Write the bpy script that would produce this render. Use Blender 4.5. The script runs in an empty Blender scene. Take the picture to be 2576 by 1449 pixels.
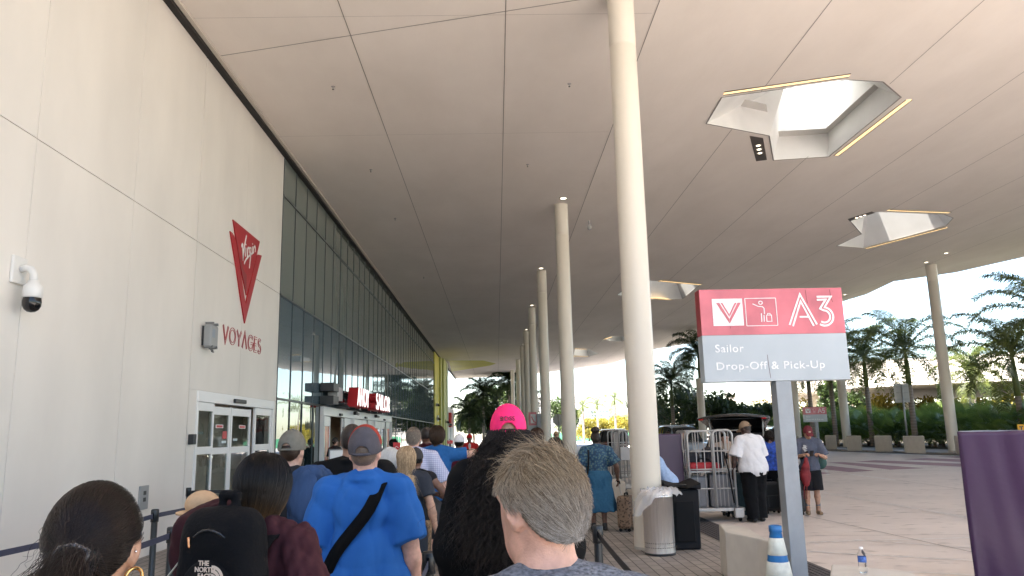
import bpy, bmesh, math, random
import numpy as np
from mathutils import Vector, Matrix
from mathutils.geometry import delaunay_2d_cdt
random.seed(7)
RNG = np.random.default_rng(7)
C = bpy.context.scene.collection
SC = bpy.context.scene
R = math.radians

# ---------------------------------------------------------------- camera (surveyed from the photograph)
FPX, CX, CY, EYE = 1930.0, 1288.0, 724.5, 1.75          # focal length and centre in pixels of a 2576-wide frame
_y = np.array([1250 - CX, -(1090 - CY), FPX]); _y /= np.linalg.norm(_y)
_k = (0.0235 * (1250 - CX) + (1090 - CY)) / FPX
_z = np.array([-0.0235, 1.0, _k]); _z /= np.linalg.norm(_z)
_x = np.cross(_y * [1, 1, -1], _z * [1, 1, -1]) * [1, 1, -1]
CAM = np.array([_x, _y, _z])                             # world = CAM @ (right, up, forward)
cam_data = bpy.data.cameras.new('camera'); cam = bpy.data.objects.new('camera', cam_data); C.objects.link(cam)
cam_data.sensor_width = 36; cam_data.lens = FPX / 2576 * 36; cam_data.clip_start = 0.05; cam_data.clip_end = 3000
_m = Matrix.Identity(4)
for i in range(3):
    _m[i][0], _m[i][1], _m[i][2] = CAM[i][0], CAM[i][1], -CAM[i][2]
_m.translation = (0, 0, EYE)
cam.matrix_world = _m
SC.camera = cam

# ---------------------------------------------------------------- daylight
SUN_EL, SUN_AZ = R(50), R(230)                           # azimuth clockwise from +Y: behind and to the left
world = bpy.data.worlds.new('World'); SC.world = world; world.use_nodes = True
_nt = world.node_tree
_sky = _nt.nodes.new('ShaderNodeTexSky'); _sky.sky_type = 'NISHITA'; _sky.sun_disc = False
_sky.sun_elevation = SUN_EL; _sky.sun_rotation = SUN_AZ; _sky.dust_density = 0.6; _sky.air_density = 1.0
_bg = _nt.nodes['Background']; _bg.inputs['Strength'].default_value = 0.075
_nt.links.new(_sky.outputs['Color'], _bg.inputs['Color'])
sun_d = bpy.data.lights.new('sun', 'SUN'); sun = bpy.data.objects.new('sun', sun_d); C.objects.link(sun)
sun_d.energy = 5.0; sun_d.angle = R(0.53); sun_d.color = (1.0, 0.94, 0.85)
_sd = Vector((math.sin(SUN_AZ) * math.cos(SUN_EL), math.cos(SUN_AZ) * math.cos(SUN_EL), math.sin(SUN_EL)))
sun.rotation_euler = _sd.to_track_quat('Z', 'Y').to_euler()
SC.view_settings.view_transform = 'Standard'; SC.view_settings.look = 'None'
SC.view_settings.exposure = 2.75; SC.view_settings.gamma = 1.0
SC.render.engine = 'CYCLES'
SC.cycles.max_bounces = 8; SC.cycles.diffuse_bounces = 6; SC.cycles.glossy_bounces = 4
SC.cycles.transmission_bounces = 6; SC.cycles.transparent_max_bounces = 10
SC.cycles.use_denoising = True; SC.cycles.use_adaptive_sampling = True
SC.cycles.sample_clamp_indirect = 6.0

# ---------------------------------------------------------------- survey helpers: a pixel meets a known plane
def _ray(x, y): return CAM @ np.array([x - CX, -(y - CY), FPX])
def onZ(x, y, z=0.0):
    d = _ray(x, y); return np.array([0, 0, EYE]) + d * ((z - EYE) / d[2])
def onX(x, y, X):
    d = _ray(x, y); return np.array([0, 0, EYE]) + d * (X / d[0])
def onY(x, y, Y):
    d = _ray(x, y); return np.array([0, 0, EYE]) + d * (Y / d[1])
CS = 0.085
def zc(X): return 9.15 if X < 3 else 9.15 + CS * (X - 3)
def onC(x, y, dz=0.0):
    p = onZ(x, y, 9.15 + dz)
    if p[0] < 3: return p
    d = _ray(x, y); A = 9.15 + dz - 3 * CS
    return np.array([0, 0, EYE]) + d * ((A - EYE) / (d[2] - CS * d[0]))
FX = -5.49                                               # plane of the terminal's facade

# ---------------------------------------------------------------- materials
def lin(r, g, b):
    f = lambda c: ((c / 255 + 0.055) / 1.055) ** 2.4 if c > 10 else c / 255 / 12.92
    return (f(r), f(g), f(b), 1.0)
def mat(name, col, rough=0.6, metal=0.0, var=0.0, vscale=6.0, bump=0.0, bscale=40.0, stretch=(1, 1, 1), emit=None, es=1.0, spec=0.5, detail=4.0, sheen=0.0, trans=0.0, coat=0.0, sub=0.0):
    m = bpy.data.materials.new(name); m.use_nodes = True
    nt = m.node_tree; b = nt.nodes['Principled BSDF']
    if len(col) == 3: col = (*col, 1)
    b.inputs['Base Color'].default_value = col; b.inputs['Roughness'].default_value = rough; b.inputs['Metallic'].default_value = metal
    b.inputs['Specular IOR Level'].default_value = spec
    if sheen: b.inputs['Sheen Weight'].default_value = sheen
    if trans: b.inputs['Transmission Weight'].default_value = trans
    if coat: b.inputs['Coat Weight'].default_value = coat
    if sub:
        b.inputs['Subsurface Weight'].default_value = sub; b.inputs['Subsurface Radius'].default_value = (0.012, 0.005, 0.003); b.inputs['Subsurface Scale'].default_value = 1.0
    if emit: b.inputs['Emission Color'].default_value = (*emit[:3], 1); b.inputs['Emission Strength'].default_value = es
    if var or bump:
        tc = nt.nodes.new('ShaderNodeTexCoord'); mp = nt.nodes.new('ShaderNodeMapping'); mp.inputs['Scale'].default_value = stretch
        nt.links.new(tc.outputs['Object'], mp.inputs['Vector'])
    if var:
        n = nt.nodes.new('ShaderNodeTexNoise'); n.inputs['Scale'].default_value = vscale; n.inputs['Detail'].default_value = detail
        nt.links.new(mp.outputs['Vector'], n.inputs['Vector'])
        r = nt.nodes.new('ShaderNodeValToRGB'); r.color_ramp.elements[0].position = 0.3; r.color_ramp.elements[1].position = 0.7
        r.color_ramp.elements[0].color = (*[c * (1 - var) for c in col[:3]], 1); r.color_ramp.elements[1].color = (*[min(1, c * (1 + var)) for c in col[:3]], 1)
        nt.links.new(n.outputs['Fac'], r.inputs['Fac']); nt.links.new(r.outputs['Color'], b.inputs['Base Color'])
    if bump:
        n2 = nt.nodes.new('ShaderNodeTexNoise'); n2.inputs['Scale'].default_value = bscale; n2.inputs['Detail'].default_value = 5
        nt.links.new(mp.outputs['Vector'], n2.inputs['Vector'])
        bp = nt.nodes.new('ShaderNodeBump'); bp.inputs['Strength'].default_value = min(1, bump); bp.inputs['Distance'].default_value = 0.02
        nt.links.new(n2.outputs['Fac'], bp.inputs['Height']); nt.links.new(bp.outputs['Normal'], b.inputs['Normal'])
    return m
_mc = {}
def M(key, *a, **k):
    if key not in _mc: _mc[key] = mat(key, *a, **k)
    return _mc[key]

# ---------------------------------------------------------------- mesh building
class MB:
    def __init__(s): s.v = []; s.f = []; s.sm = []; s.mi = []; s.n = 0
    def add(s, v, f, smooth=False, mi=0):
        v = [tuple(map(float, p)) for p in v]; s.v += v
        for q in f: s.f.append(tuple(int(i) + s.n for i in q)); s.sm.append(smooth); s.mi.append(mi)
        s.n += len(v); return s
    def box(s, lo, hi, mi=0, mtx=None):
        x0, y0, z0 = lo; x1, y1, z1 = hi
        v = [(x0, y0, z0), (x1, y0, z0), (x1, y1, z0), (x0, y1, z0), (x0, y0, z1), (x1, y0, z1), (x1, y1, z1), (x0, y1, z1)]
        if mtx is not None: v = [mtx @ Vector(p) for p in v]
        return s.add(v, [(3, 2, 1, 0), (4, 5, 6, 7), (0, 1, 5, 4), (1, 2, 6, 5), (2, 3, 7, 6), (3, 0, 4, 7)], mi=mi)
    def tube(s, pts, r, n=10, caps=True, mi=0, smooth=True):
        P = [Vector(p) for p in pts]; rs = r if isinstance(r, (list, tuple)) else [r] * len(P)
        v = []; f = []; up = None
        for i, p in enumerate(P):
            t = (P[min(i + 1, len(P) - 1)] - P[max(i - 1, 0)]).normalized()
            if up is None: up = t.orthogonal().normalized()
            up = (up - t * up.dot(t)); up = up.normalized() if up.length > 1e-6 else t.orthogonal().normalized()
            w = t.cross(up)
            for k in range(n):
                a = 2 * math.pi * k / n; v.append(p + (up * math.cos(a) + w * math.sin(a)) * rs[i])
        for i in range(len(P) - 1):
            for k in range(n):
                f.append((i * n + k, i * n + (k + 1) % n, (i + 1) * n + (k + 1) % n, (i + 1) * n + k))
        s.add(v, f, smooth, mi)
        if caps:
            b = s.n - len(v)
            s.f.append(tuple(b + k for k in reversed(range(n)))); s.sm.append(False); s.mi.append(mi)
            s.f.append(tuple(b + (len(P) - 1) * n + k for k in range(n))); s.sm.append(False); s.mi.append(mi)
        return s
    def prism(s, poly, a, b, fn, mi=0):
        """poly: 2-D outline; fn(u, v, w) -> xyz; extruded between w=a and w=b; concave outlines are triangulated."""
        n = len(poly); v = [fn(u, w, a) for u, w in poly] + [fn(u, w, b) for u, w in poly]
        r = delaunay_2d_cdt([Vector(p) for p in poly], [], [list(range(n))], 1, 1e-7)
        f = []
        if len(r[0]) == n:
            om = [o[0] for o in r[3]]
            for t in r[2]:
                f.append(tuple(om[i] for i in t)); f.append(tuple(om[i] + n for i in reversed(t)))
        else:
            f += [tuple(range(n)), tuple(reversed(range(n, 2 * n)))]
        f += [(i, i + n, (i + 1) % n + n, (i + 1) % n) for i in range(n)]
        return s.add(v, f, mi=mi)
    def ribbon(s, pts, w, a, b, fn, mi=0):
        """a flat stroke of width w along the 2-D polyline pts, extruded between a and b"""
        P = [Vector(p) for p in pts]; L = []; Rr = []; ws = w if isinstance(w, (list, tuple)) else [w] * len(P)
        for i, p in enumerate(P):
            d0 = (P[i] - P[i - 1]).normalized() if i else (P[1] - P[0]).normalized()
            d1 = (P[i + 1] - P[i]).normalized() if i < len(P) - 1 else d0
            t = (d0 + d1); t = t.normalized() if t.length > 1e-6 else d0
            nn = Vector((-t.y, t.x)); c = max(0.45, nn.dot(Vector((-d0.y, d0.x))))
            L.append(p + nn * ws[i] / 2 / c); Rr.append(p - nn * ws[i] / 2 / c)
        v = []; f = []
        for i in range(len(P)):
            v += [fn(*L[i], a), fn(*Rr[i], a), fn(*L[i], b), fn(*Rr[i], b)]
        for i in range(len(P) - 1):
            o = i * 4; q = o + 4
            f += [(o, o + 1, q + 1, q), (o + 2, q + 2, q + 3, o + 3), (o, q, q + 2, o + 2), (o + 1, o + 3, q + 3, q + 1)]
        e = (len(P) - 1) * 4
        f += [(0, 2, 3, 1), (e, e + 1, e + 3, e + 2)]
        return s.add(v, f, mi=mi)
    def lathe(s, prof, c=(0, 0, 0), n=32, mi=0, smooth=True):
        v = []; f = []
        for r, z in prof:
            for k in range(n):
                a = 2 * math.pi * k / n; v.append((c[0] + r * math.cos(a), c[1] + r * math.sin(a), c[2] + z))
        for i in range(len(prof) - 1):
            for k in range(n): f.append((i * n + k, i * n + (k + 1) % n, (i + 1) * n + (k + 1) % n, (i + 1) * n + k))
        return s.add(v, f, smooth, mi)
    def build(s, name, m, parent=None, bevel=0.0, seg=2, local=False, autosmooth=None):
        me = bpy.data.meshes.new(name)
        v = np.array(s.v, dtype=float).reshape(-1, 3)
        if parent is not None and not local:
            inv = np.array((Matrix.Translation(parent['_l']) @ Matrix.Rotation(parent['_r'], 4, 'Z')).inverted()) if '_l' in parent else np.eye(4)
            v = v @ inv[:3, :3].T + inv[:3, 3]
        me.from_pydata(v.tolist(), [], s.f)
        for x in (m if isinstance(m, (list, tuple)) else [m]): me.materials.append(x)
        me.polygons.foreach_set('use_smooth', s.sm); me.polygons.foreach_set('material_index', s.mi)
        me.update()
        o = bpy.data.objects.new(name, me); C.objects.link(o)
        if parent is not None:
            o.parent = parent
            if '_l' in parent and not local: o['_l'] = parent['_l']; o['_r'] = parent['_r']
        if bevel:
            b = o.modifiers.new('bevel', 'BEVEL'); b.width = bevel; b.segments = seg; b.limit_method = 'ANGLE'; b.angle_limit = R(35)
        return o
def thing(name, label, cat, loc=(0, 0, 0), rz=0.0, group=None):
    o = bpy.data.objects.new(name, None); C.objects.link(o); o.empty_display_size = 0.1
    loc = tuple(float(c) for c in loc)
    o.location = loc; o.rotation_euler = (0, 0, rz); o['label'] = label; o['category'] = cat
    o['_l'] = loc; o['_r'] = float(rz)
    if group: o['group'] = group
    return o
def tag(o, label, cat, group=None):
    o['label'] = label; o['category'] = cat
    if group: o['group'] = group
    return o
def structure(o): o['kind'] = 'structure'; return o
def stuff(o): o['kind'] = 'stuff'; return o
def dup(root, loc, rz, label=None, scale=None):
    r = root.copy(); C.objects.link(r); r.location = loc; r.rotation_euler = (0, 0, rz)
    if label: r['label'] = label
    if scale: r.scale = (scale,) * 3
    for ch in list(root.children):
        c = ch.copy(); C.objects.link(c); c.parent = r
        for g in list(ch.children):
            d = g.copy(); C.objects.link(d); d.parent = c
    return r
def text_mesh(txt, size=1.0, bold=0.0, depth=0.0, spacing=1.0):
    """lettering as plain 2-D/extruded geometry: returns verts, faces; baseline origin, left aligned"""
    cu = bpy.data.curves.new('txt', 'FONT'); cu.body = txt; cu.size = size; cu.offset = bold; cu.extrude = depth; cu.space_character = spacing
    cu.resolution_u = 4
    o = bpy.data.objects.new('txt', cu); C.objects.link(o)
    dg = bpy.context.evaluated_depsgraph_get(); me = bpy.data.meshes.new_from_object(o.evaluated_get(dg))
    v = np.array([tuple(p.co) for p in me.vertices]).reshape(-1, 3); f = [tuple(p.vertices) for p in me.polygons]
    bpy.data.objects.remove(o); bpy.data.curves.remove(cu); bpy.data.meshes.remove(me)
    return v, f
def add_text(mb, txt, fn, width=None, height=None, bold=0.0, depth=0.004, spacing=1.0, mi=0):
    """fn(u, v, w) -> xyz with u along the line, v up, w out of the face; scaled to fit width and/or cap height"""
    v, f = text_mesh(txt, 1.0, bold, 0.5, spacing)
    v[:, 0] -= v[:, 0].min(); caps = text_mesh('H', 1.0, bold, 0)[0]; ch = caps[:, 1].max()
    sy = (height / ch) if height else None
    sx = (width / v[:, 0].max()) if width else sy
    if sy is None: sy = sx
    mb.add([fn(p[0] * sx, p[1] * sy, (p[2] + 0.5) * depth) for p in v], f, mi=mi)
# ================================================================ ground
def nodes_mat(name, rough=0.6):
    m = bpy.data.materials.new(name); m.use_nodes = True
    nt = m.node_tree; b = nt.nodes['Principled BSDF']; b.inputs['Roughness'].default_value = rough
    tc = nt.nodes.new('ShaderNodeTexCoord')
    return m, nt, b, tc
def paver_mat():
    m, nt, b, tc = nodes_mat('pavers', 0.75)
    mp = nt.nodes.new('ShaderNodeMapping'); mp.inputs['Rotation'].default_value = (0, 0, R(90)); nt.links.new(tc.outputs['Object'], mp.inputs['Vector'])
    br = nt.nodes.new('ShaderNodeTexBrick'); br.inputs['Scale'].default_value = 1.0
    br.inputs['Brick Width'].default_value = 0.30; br.inputs['Row Height'].default_value = 0.15; br.inputs['Mortar Size'].default_value = 0.007
    br.inputs['Color1'].default_value = (0.40, 0.36, 0.32, 1); br.inputs['Color2'].default_value = (0.31, 0.28, 0.255, 1); br.inputs['Mortar'].default_value = (0.07, 0.06, 0.055, 1)
    nt.links.new(mp.outputs['Vector'], br.inputs['Vector'])
    n = nt.nodes.new('ShaderNodeTexNoise'); n.inputs['Scale'].default_value = 1.3; n.inputs['Detail'].default_value = 8; nt.links.new(tc.outputs['Object'], n.inputs['Vector'])
    mx = nt.nodes.new('ShaderNodeMix'); mx.data_type = 'RGBA'; mx.blend_type = 'MULTIPLY'; mx.inputs['Factor'].default_value = 0.45
    nt.links.new(br.outputs['Color'], mx.inputs['A']); nt.links.new(n.outputs['Fac'], mx.inputs['B'])
    nt.links.new(mx.outputs['Result'], b.inputs['Base Color'])
    bp = nt.nodes.new('ShaderNodeBump'); bp.inputs['Strength'].default_value = 0.5; bp.inputs['Distance'].default_value = 0.01; bp.invert = True
    nt.links.new(br.outputs['Fac'], bp.inputs['Height']); nt.links.new(bp.outputs['Normal'], b.inputs['Normal'])
    return m
def concrete_mat(name, c, dark=0.6, streak=True):
    m, nt, b, tc = nodes_mat(name, 0.6)
    n = nt.nodes.new('ShaderNodeTexNoise'); n.inputs['Scale'].default_value = 0.35; n.inputs['Detail'].default_value = 10; n.inputs['Roughness'].default_value = 0.65
    nt.links.new(tc.outputs['Object'], n.inputs['Vector'])
    r = nt.nodes.new('ShaderNodeValToRGB'); e = r.color_ramp.elements; e[0].position = 0.25; e[1].position = 0.75
    e[0].color = (*[x * 0.82 for x in c], 1); e[1].color = (*[x * 1.08 for x in c], 1); nt.links.new(n.outputs['Fac'], r.inputs['Fac'])
    mp = nt.nodes.new('ShaderNodeMapping'); mp.inputs['Scale'].default_value = (1.2, 3.0, 1); mp.inputs['Rotation'].default_value = (0, 0, R(12)); nt.links.new(tc.outputs['Object'], mp.inputs['Vector'])
    n2 = nt.nodes.new('ShaderNodeTexNoise'); n2.inputs['Scale'].default_value = 1.6; n2.inputs['Detail'].default_value = 6; nt.links.new(mp.outputs['Vector'], n2.inputs['Vector'])
    r2 = nt.nodes.new('ShaderNodeValToRGB'); e = r2.color_ramp.elements; e[0].position = 0.31; e[0].color = (dark, dark, dark, 1); e[1].position = 0.41; e[1].color = (1, 1, 1, 1)
    nt.links.new(n2.outputs['Fac'], r2.inputs['Fac'])
    mx = nt.nodes.new('ShaderNodeMix'); mx.data_type = 'RGBA'; mx.blend_type = 'MULTIPLY'; mx.inputs['Factor'].default_value = 0.8
    nt.links.new(r.outputs['Color'], mx.inputs['A']); nt.links.new(r2.outputs['Color'], mx.inputs['B']); nt.links.new(mx.outputs['Result'], b.inputs['Base Color'])
    n3 = nt.nodes.new('ShaderNodeTexNoise'); n3.inputs['Scale'].default_value = 60; bp = nt.nodes.new('ShaderNodeBump'); bp.inputs['Strength'].default_value = 0.15; bp.inputs['Distance'].default_value = 0.01
    nt.links.new(tc.outputs['Object'], n3.inputs['Vector']); nt.links.new(n3.outputs['Fac'], bp.inputs['Height']); nt.links.new(bp.outputs['Normal'], b.inputs['Normal'])
    return m
m_road = concrete_mat('road_concrete', (0.66, 0.595, 0.55), .5)
m_ground = mat('ground_dirt', (0.16, 0.14, 0.10), 0.9, var=0.4, vscale=0.3)
g = MB().add([(-900, -600, -0.02), (900, -600, -0.02), (900, 1500, -0.02), (-900, 1500, -0.02)], [(0, 1, 2, 3)]); structure(g.build('ground', m_ground))
g = MB().add([(3.9, -60, -0.004), (30, -60, -0.004), (60, 190, -0.004), (3.9, 190, -0.004)], [(0, 1, 2, 3)]); structure(g.build('road', m_road))
g = MB().add([(-5.45, 96, -0.010), (60, 96, -0.010), (60, 240, -0.010), (-60, 240, -0.010), (-60, 96, -0.010)], [(0, 1, 2, 3, 4)])
structure(g.build('forecourt', concrete_mat('forecourt', (0.42, 0.38, 0.33))))
g = MB().add([(-5.6, -30, 0), (3.47, -30, 0), (3.47, 105, 0), (-5.6, 105, 0)], [(0, 1, 2, 3)]); structure(g.build('pavement', paver_mat()))
# ribbed drain strip between pavement and road
dm = mat('drain_iron', (0.075, 0.07, 0.075), 0.6, var=0.3, vscale=20)
g = MB().add([(3.47, -30, 0.002), (4.06, -30, 0.002), (4.06, 105, 0.002), (3.47, 105, 0.002)], [(0, 1, 2, 3)])
for k in range(8):
    g.box((3.49 + k * 0.07, 2, 0.002), (3.53 + k * 0.07, 60, 0.010))
structure(g.build('drain_strip', dm))
# painted lines and joints on the drive
def r5(a, b): return ((3100 + a / 1.802) / 1.59, (1500 + b / 1.802) / 1.59)
def strip(mb, p, q, w, z):
    a = Vector((p[0], p[1], z)); b = Vector((q[0], q[1], z)); n = (b - a).normalized().cross(Vector((0, 0, 1))) * w / 2
    mb.add([a - n, b - n, b + n, a + n], [(0, 1, 2, 3)])
wl = MB()
for p, q, w in [((530, 713), (870, 757), .14), ((350, 843), (1410, 1027), .06), ((350, 850), (1410, 1034), .05), ((205, 878), (490, 868), .06), ((205, 1205), (1440, 1170), .07),
                ((560, 1185), (1450, 1245), .06), ((100, 1262), (1460, 1338), .07), ((560, 1400), (1470, 1440), .07), ((360, 665), (380, 720), .1)]:
    strip(wl, onZ(*r5(*p)), onZ(*r5(*q)), w, 0.0)
structure(wl.build('road_marking', mat('road_paint', (0.66, 0.64, 0.62), 0.6, var=0.22, vscale=9)))
jl = MB()
for p, q, w in [((-300, 900), (1455, 1285), .018), ((870, 757), (1700, 872), .02), ((205, 720), (1700, 632), .025), ((205, 716), (1700, 628), .02)]:
    strip(jl, onZ(*r5(*p)), onZ(*r5(*q)), w, 0.004)
for y in range(2, 90, 9):
    strip(jl, (4.1, y + 2.0), (28, y - 1.2), .012, 0.002)
structure(jl.build('road_joint', mat('joint', (0.13, 0.115, 0.10), 0.9)))
pm = MB()
for quad in [((380, 630), (505, 628), (1080, 672), (830, 682)), ((580, 624), (720, 614), (1395, 641), (1395, 664)), ((930, 607), (1100, 599), (1395, 610), (1395, 630)),
             ((120, 655), (400, 655), (720, 690), (540, 700)), ((60, 690), (180, 682), (410, 708), (330, 714)), ((1150, 588), (1395, 585), (1395, 598), (1330, 597))]:
    v = [onZ(*r5(*p)) for p in quad]
    pm.add([(a[0], a[1], 0.001) for a in v], [(0, 1, 2, 3)])
structure(pm.build('crosswalk_paint', mat('mauve_paint', (0.30, 0.17, 0.205), 0.65, var=0.2, vscale=2)))
# far pavement and planting bed
kx = lambda y: 23.2 + (55.5 - y) * 0.131
b = MB(); b.add([(kx(-30), -30, 0.12), (70, -30, 0.12), (70, 140, 0.12), (kx(62) - 1, 62, .12), (kx(55), 55, 0.12)], [(0, 1, 2, 3, 4)])
b.add([(kx(-30), -30, -0.02), (kx(-30), -30, 0.12), (kx(55), 55, 0.12), (kx(55), 55, -0.02)], [(0, 1, 2, 3)])
b.add([(kx(55), 55, -0.02), (kx(55), 55, 0.12), (kx(62) - 1, 62, 0.12), (kx(62) - 1, 62, -0.02), (70, 140, .12), (70, 140, -.02)], [(0, 1, 2, 3), (3, 2, 4, 5)])
structure(b.build('far_pavement', concrete_mat('far_concrete', (0.38, 0.345, 0.31))))
b = MB(); b.add([(kx(-30) - .35, -30, 0.003), (kx(-30), -30, 0.003), (kx(55), 55, 0.003), (kx(55) - .35, 55, 0.003)], [(0, 1, 2, 3)])
structure(b.build('gutter', mat('gutter', (0.10, 0.095, 0.095), 0.8)))
b = MB(); b.add([(29.6, -30, 0.14), (70, -30, 0.14), (70, 139, 0.14), (26, 66, 0.14), (27.6, 60, 0.14)], [(0, 1, 2, 3, 4)])
structure(b.build('planting_bed', mat('soil', (0.06, 0.05, 0.035), 0.95, var=0.4, vscale=2)))

# ================================================================ canopy roof with skylights
def s6(a, b): return ((2700 + a / 1.449) / 1.59, (200 + b / 1.449) / 1.59)
def s6a(a, b): return ((2600 + a / 1.61) / 1.59, (1000 + b / 1.61) / 1.59)
sky_px = [[s6(*p) for p in [(180, 425), (270, 272), (1000, 170), (1205, 182), (1310, 272), (890, 617), (570, 638), (545, 495)]],
          [s6(*p) for p in [(935, 1135), (1080, 1065), (1015, 990), (1140, 940), (1200, 937), (1560, 952), (1612, 972), (1570, 1018), (1090, 1147)]],
          [(1552, 742), (1600, 700), (1650, 707), (1760, 717), (1716, 752), (1640, 753)],
          [(1443, 893), (1446, 877), (1482, 879), (1505, 889), (1480, 896)],
          [(1520, 852), (1540, 846), (1578, 847), (1566, 859), (1535, 858)]]
holes = [[tuple(onC(*p)[:2]) for p in q] for q in sky_px]
outer = [(FX + .12, .3), (39.5, .3), (36.5, 20), (33.0, 45), (30.5, 49.0), (26.9, 50.2), (27.6, 55.5), (27.0, 58.6), (20.8, 80.5), (17.4, 83.4), (14.94, 98.1), (7.8, 100.8), (FX + .12, 104.4)]  # near edge, out of view, is placed to let daylight in
def in_poly(p, poly):
    x, y = p; c = False
    for i in range(len(poly)):
        (x0, y0), (x1, y1) = poly[i - 1], poly[i]
        if (y0 > y) != (y1 > y) and x < (x1 - x0) * (y - y0) / (y1 - y0) + x0: c = not c
    return c
def sheet(outer, hs, zf, flip, mb):
    pts = [Vector(p) for p in outer]; edges = []; n = len(outer)
    edges += [(i, (i + 1) % n) for i in range(n)]
    for h in hs:
        b0 = len(pts); pts += [Vector(p) for p in h]; edges += [(b0 + i, b0 + (i + 1) % len(h)) for i in range(len(h))]
    b0 = len(pts); pts += [Vector((3, .4)), Vector((3, 102.0))]; edges.append((b0, b0 + 1))
    r = delaunay_2d_cdt(pts, edges, [], 0, 1e-6)
    vs = [(p.x, p.y, zf(p.x)) for p in r[0]]; fs = []
    for t in r[2]:
        c = sum((r[0][i] for i in t), Vector((0, 0))) / len(t)
        if in_poly(c, outer) and not any(in_poly(c, h) for h in hs): fs.append(tuple(reversed(t)) if flip else tuple(t))
    mb.add(vs, fs)
RT = 2.3
tops = []
for k, h in enumerate(holes):
    if k == 0:
        A, B, Cc, Dd = [tuple(onC(*s6(*p), RT)[:2]) for p in [(650, 305), (875, 285), (1010, 150), (640, 195)]]
        tops.append(([Dd, Cc, B, A], [0, 0, 1, 1, 2, 2, 3, 3]))
    else:
        c = np.mean(np.array(h), 0); tops.append(([tuple(c + (np.array(p) - c) * 0.5) for p in h], list(range(len(h)))))
canopy = thing('entrance_canopy', 'wide smooth grey plaster canopy ceiling with faceted skylights over the drop-off drive', 'canopy', (10, 30, 9.15))
def ceil_mat():
    m, nt, b, tc = nodes_mat('ceiling_plaster', 0.85)
    mp = nt.nodes.new('ShaderNodeMapping'); mp.inputs['Scale'].default_value = (1.0, 0.5, 1); nt.links.new(tc.outputs['Object'], mp.inputs['Vector'])
    n = nt.nodes.new('ShaderNodeTexNoise'); n.inputs['Scale'].default_value = 0.5; n.inputs['Detail'].default_value = 9; n.inputs['Roughness'].default_value = 0.6; nt.links.new(mp.outputs['Vector'], n.inputs['Vector'])
    r = nt.nodes.new('ShaderNodeValToRGB'); e = r.color_ramp.elements; e[0].position = 0.3; e[1].position = 0.7
    e[0].color = (0.78, 0.715, 0.65, 1); e[1].color = (0.87, 0.805, 0.74, 1); nt.links.new(n.outputs['Fac'], r.inputs['Fac']); nt.links.new(r.outputs['Color'], b.inputs['Base Color'])
    n2 = nt.nodes.new('ShaderNodeTexNoise'); n2.inputs['Scale'].default_value = 2.2; n2.inputs['Detail'].default_value = 6; nt.links.new(mp.outputs['Vector'], n2.inputs['Vector'])
    bp = nt.nodes.new('ShaderNodeBump'); bp.inputs['Strength'].default_value = 0.35; bp.inputs['Distance'].default_value = 0.03
    nt.links.new(n2.outputs['Fac'], bp.inputs['Height']); nt.links.new(bp.outputs['Normal'], b.inputs['Normal'])
    return m
m_ceil = ceil_mat()
m_white = mat('canopy_white', (0.84, 0.84, 0.82), 0.6, var=0.05, vscale=1)
mb = MB(); sheet(outer, holes, zc, True, mb); mb.build('ceiling', m_ceil, canopy)
DK = 0.9
mb = MB(); sheet(outer, holes, lambda x: zc(x) + DK, False, mb)
mb.build('roof_deck', mat('roof_deck', (0.6, 0.58, 0.55), 0.8), canopy)
mb = MB()
for i in range(len(outer)):
    a, b2 = outer[i], outer[(i + 1) % len(outer)]
    mb.add([(*a, zc(a[0])), (*b2, zc(b2[0])), (*b2, zc(b2[0]) + DK), (*a, zc(a[0]) + DK)], [(0, 1, 2, 3)])
mb.build('fascia', m_white, canopy)
for k, (h, (t, mp_)) in enumerate(zip(holes, tops)):
    mb = MB(); n = len(h)
    v = [(*p, zc(p[0])) for p in h] + [(*p, zc(p[0]) + RT) for p in t]; f = []
    for i in range(n):
        j = (i + 1) % n; a, b2 = mp_[i], mp_[j]
        if a == b2: f.append((i, j, n + a))
        else: f.append((i, j, n + b2, n + a))
    mb.add(v, f); sk = mb.build('skylight', m_white, canopy)
    up_ = MB(); q = [(*p, zc(p[0]) + RT - .05) for p in t]; hh_ = 1.2 if k == 0 else 1.3; up_.add(q + [(a[0], a[1], a[2] + hh_) for a in q], [(i, (i + 1) % len(q), (i + 1) % len(q) + len(q), i + len(q)) for i in range(len(q))]); up_.build('added_sun_curb', m_white, sk)  # unseen curb added over each skylight to keep direct sun out
    # metal edge round the opening
    eb = MB()
    for i in range(n):
        a = Vector((*h[i], zc(h[i][0]) - 0.012)); b2 = Vector((*h[(i + 1) % n], zc(h[(i + 1) % n][0]) - 0.012)); nn = (b2 - a).normalized().cross(Vector((0, 0, 1))) * 0.018
        eb.add([a - nn, b2 - nn, b2 + nn, a + nn], [(0, 1, 2, 3)])
    eb.build('skylight_edge', M('skylight_edge', (0.26, 0.23, 0.21), 0.5), sk)
# reveal joints cut in the plaster
sj = MB()
def cstrip(p, q, w, dz=-0.006, mb=None):
    n = 14
    for i in range(n):
        a = p + (q - p) * (i / n); b2 = p + (q - p) * ((i + 1) / n)
        if a[0] < 3 < b2[0] or b2[0] < 3 < a[0]: pass
        A = Vector((a[0], a[1], zc(a[0]) + dz)); B = Vector((b2[0], b2[1], zc(b2[0]) + dz)); nn = (B - A).normalized().cross(Vector((0, 0, 1))) * w / 2
        cc = ((A + B) / 2)
        if any(in_poly(cc[:2], h) for h in holes) or not in_poly(cc[:2], outer): continue
        (mb or sj).add([A - nn, B - nn, B + nn, A + nn], [(0, 1, 2, 3)])
for X in (-2.6, 0.3, 3.0, 6.3, 9.5, 12.8, 16.1, 19.4, 22.7, 26.0):
    for y0 in range(4, 100, 4): cstrip(np.array([X, y0]), np.array([X, y0 + 4]), 0.016)
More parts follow.
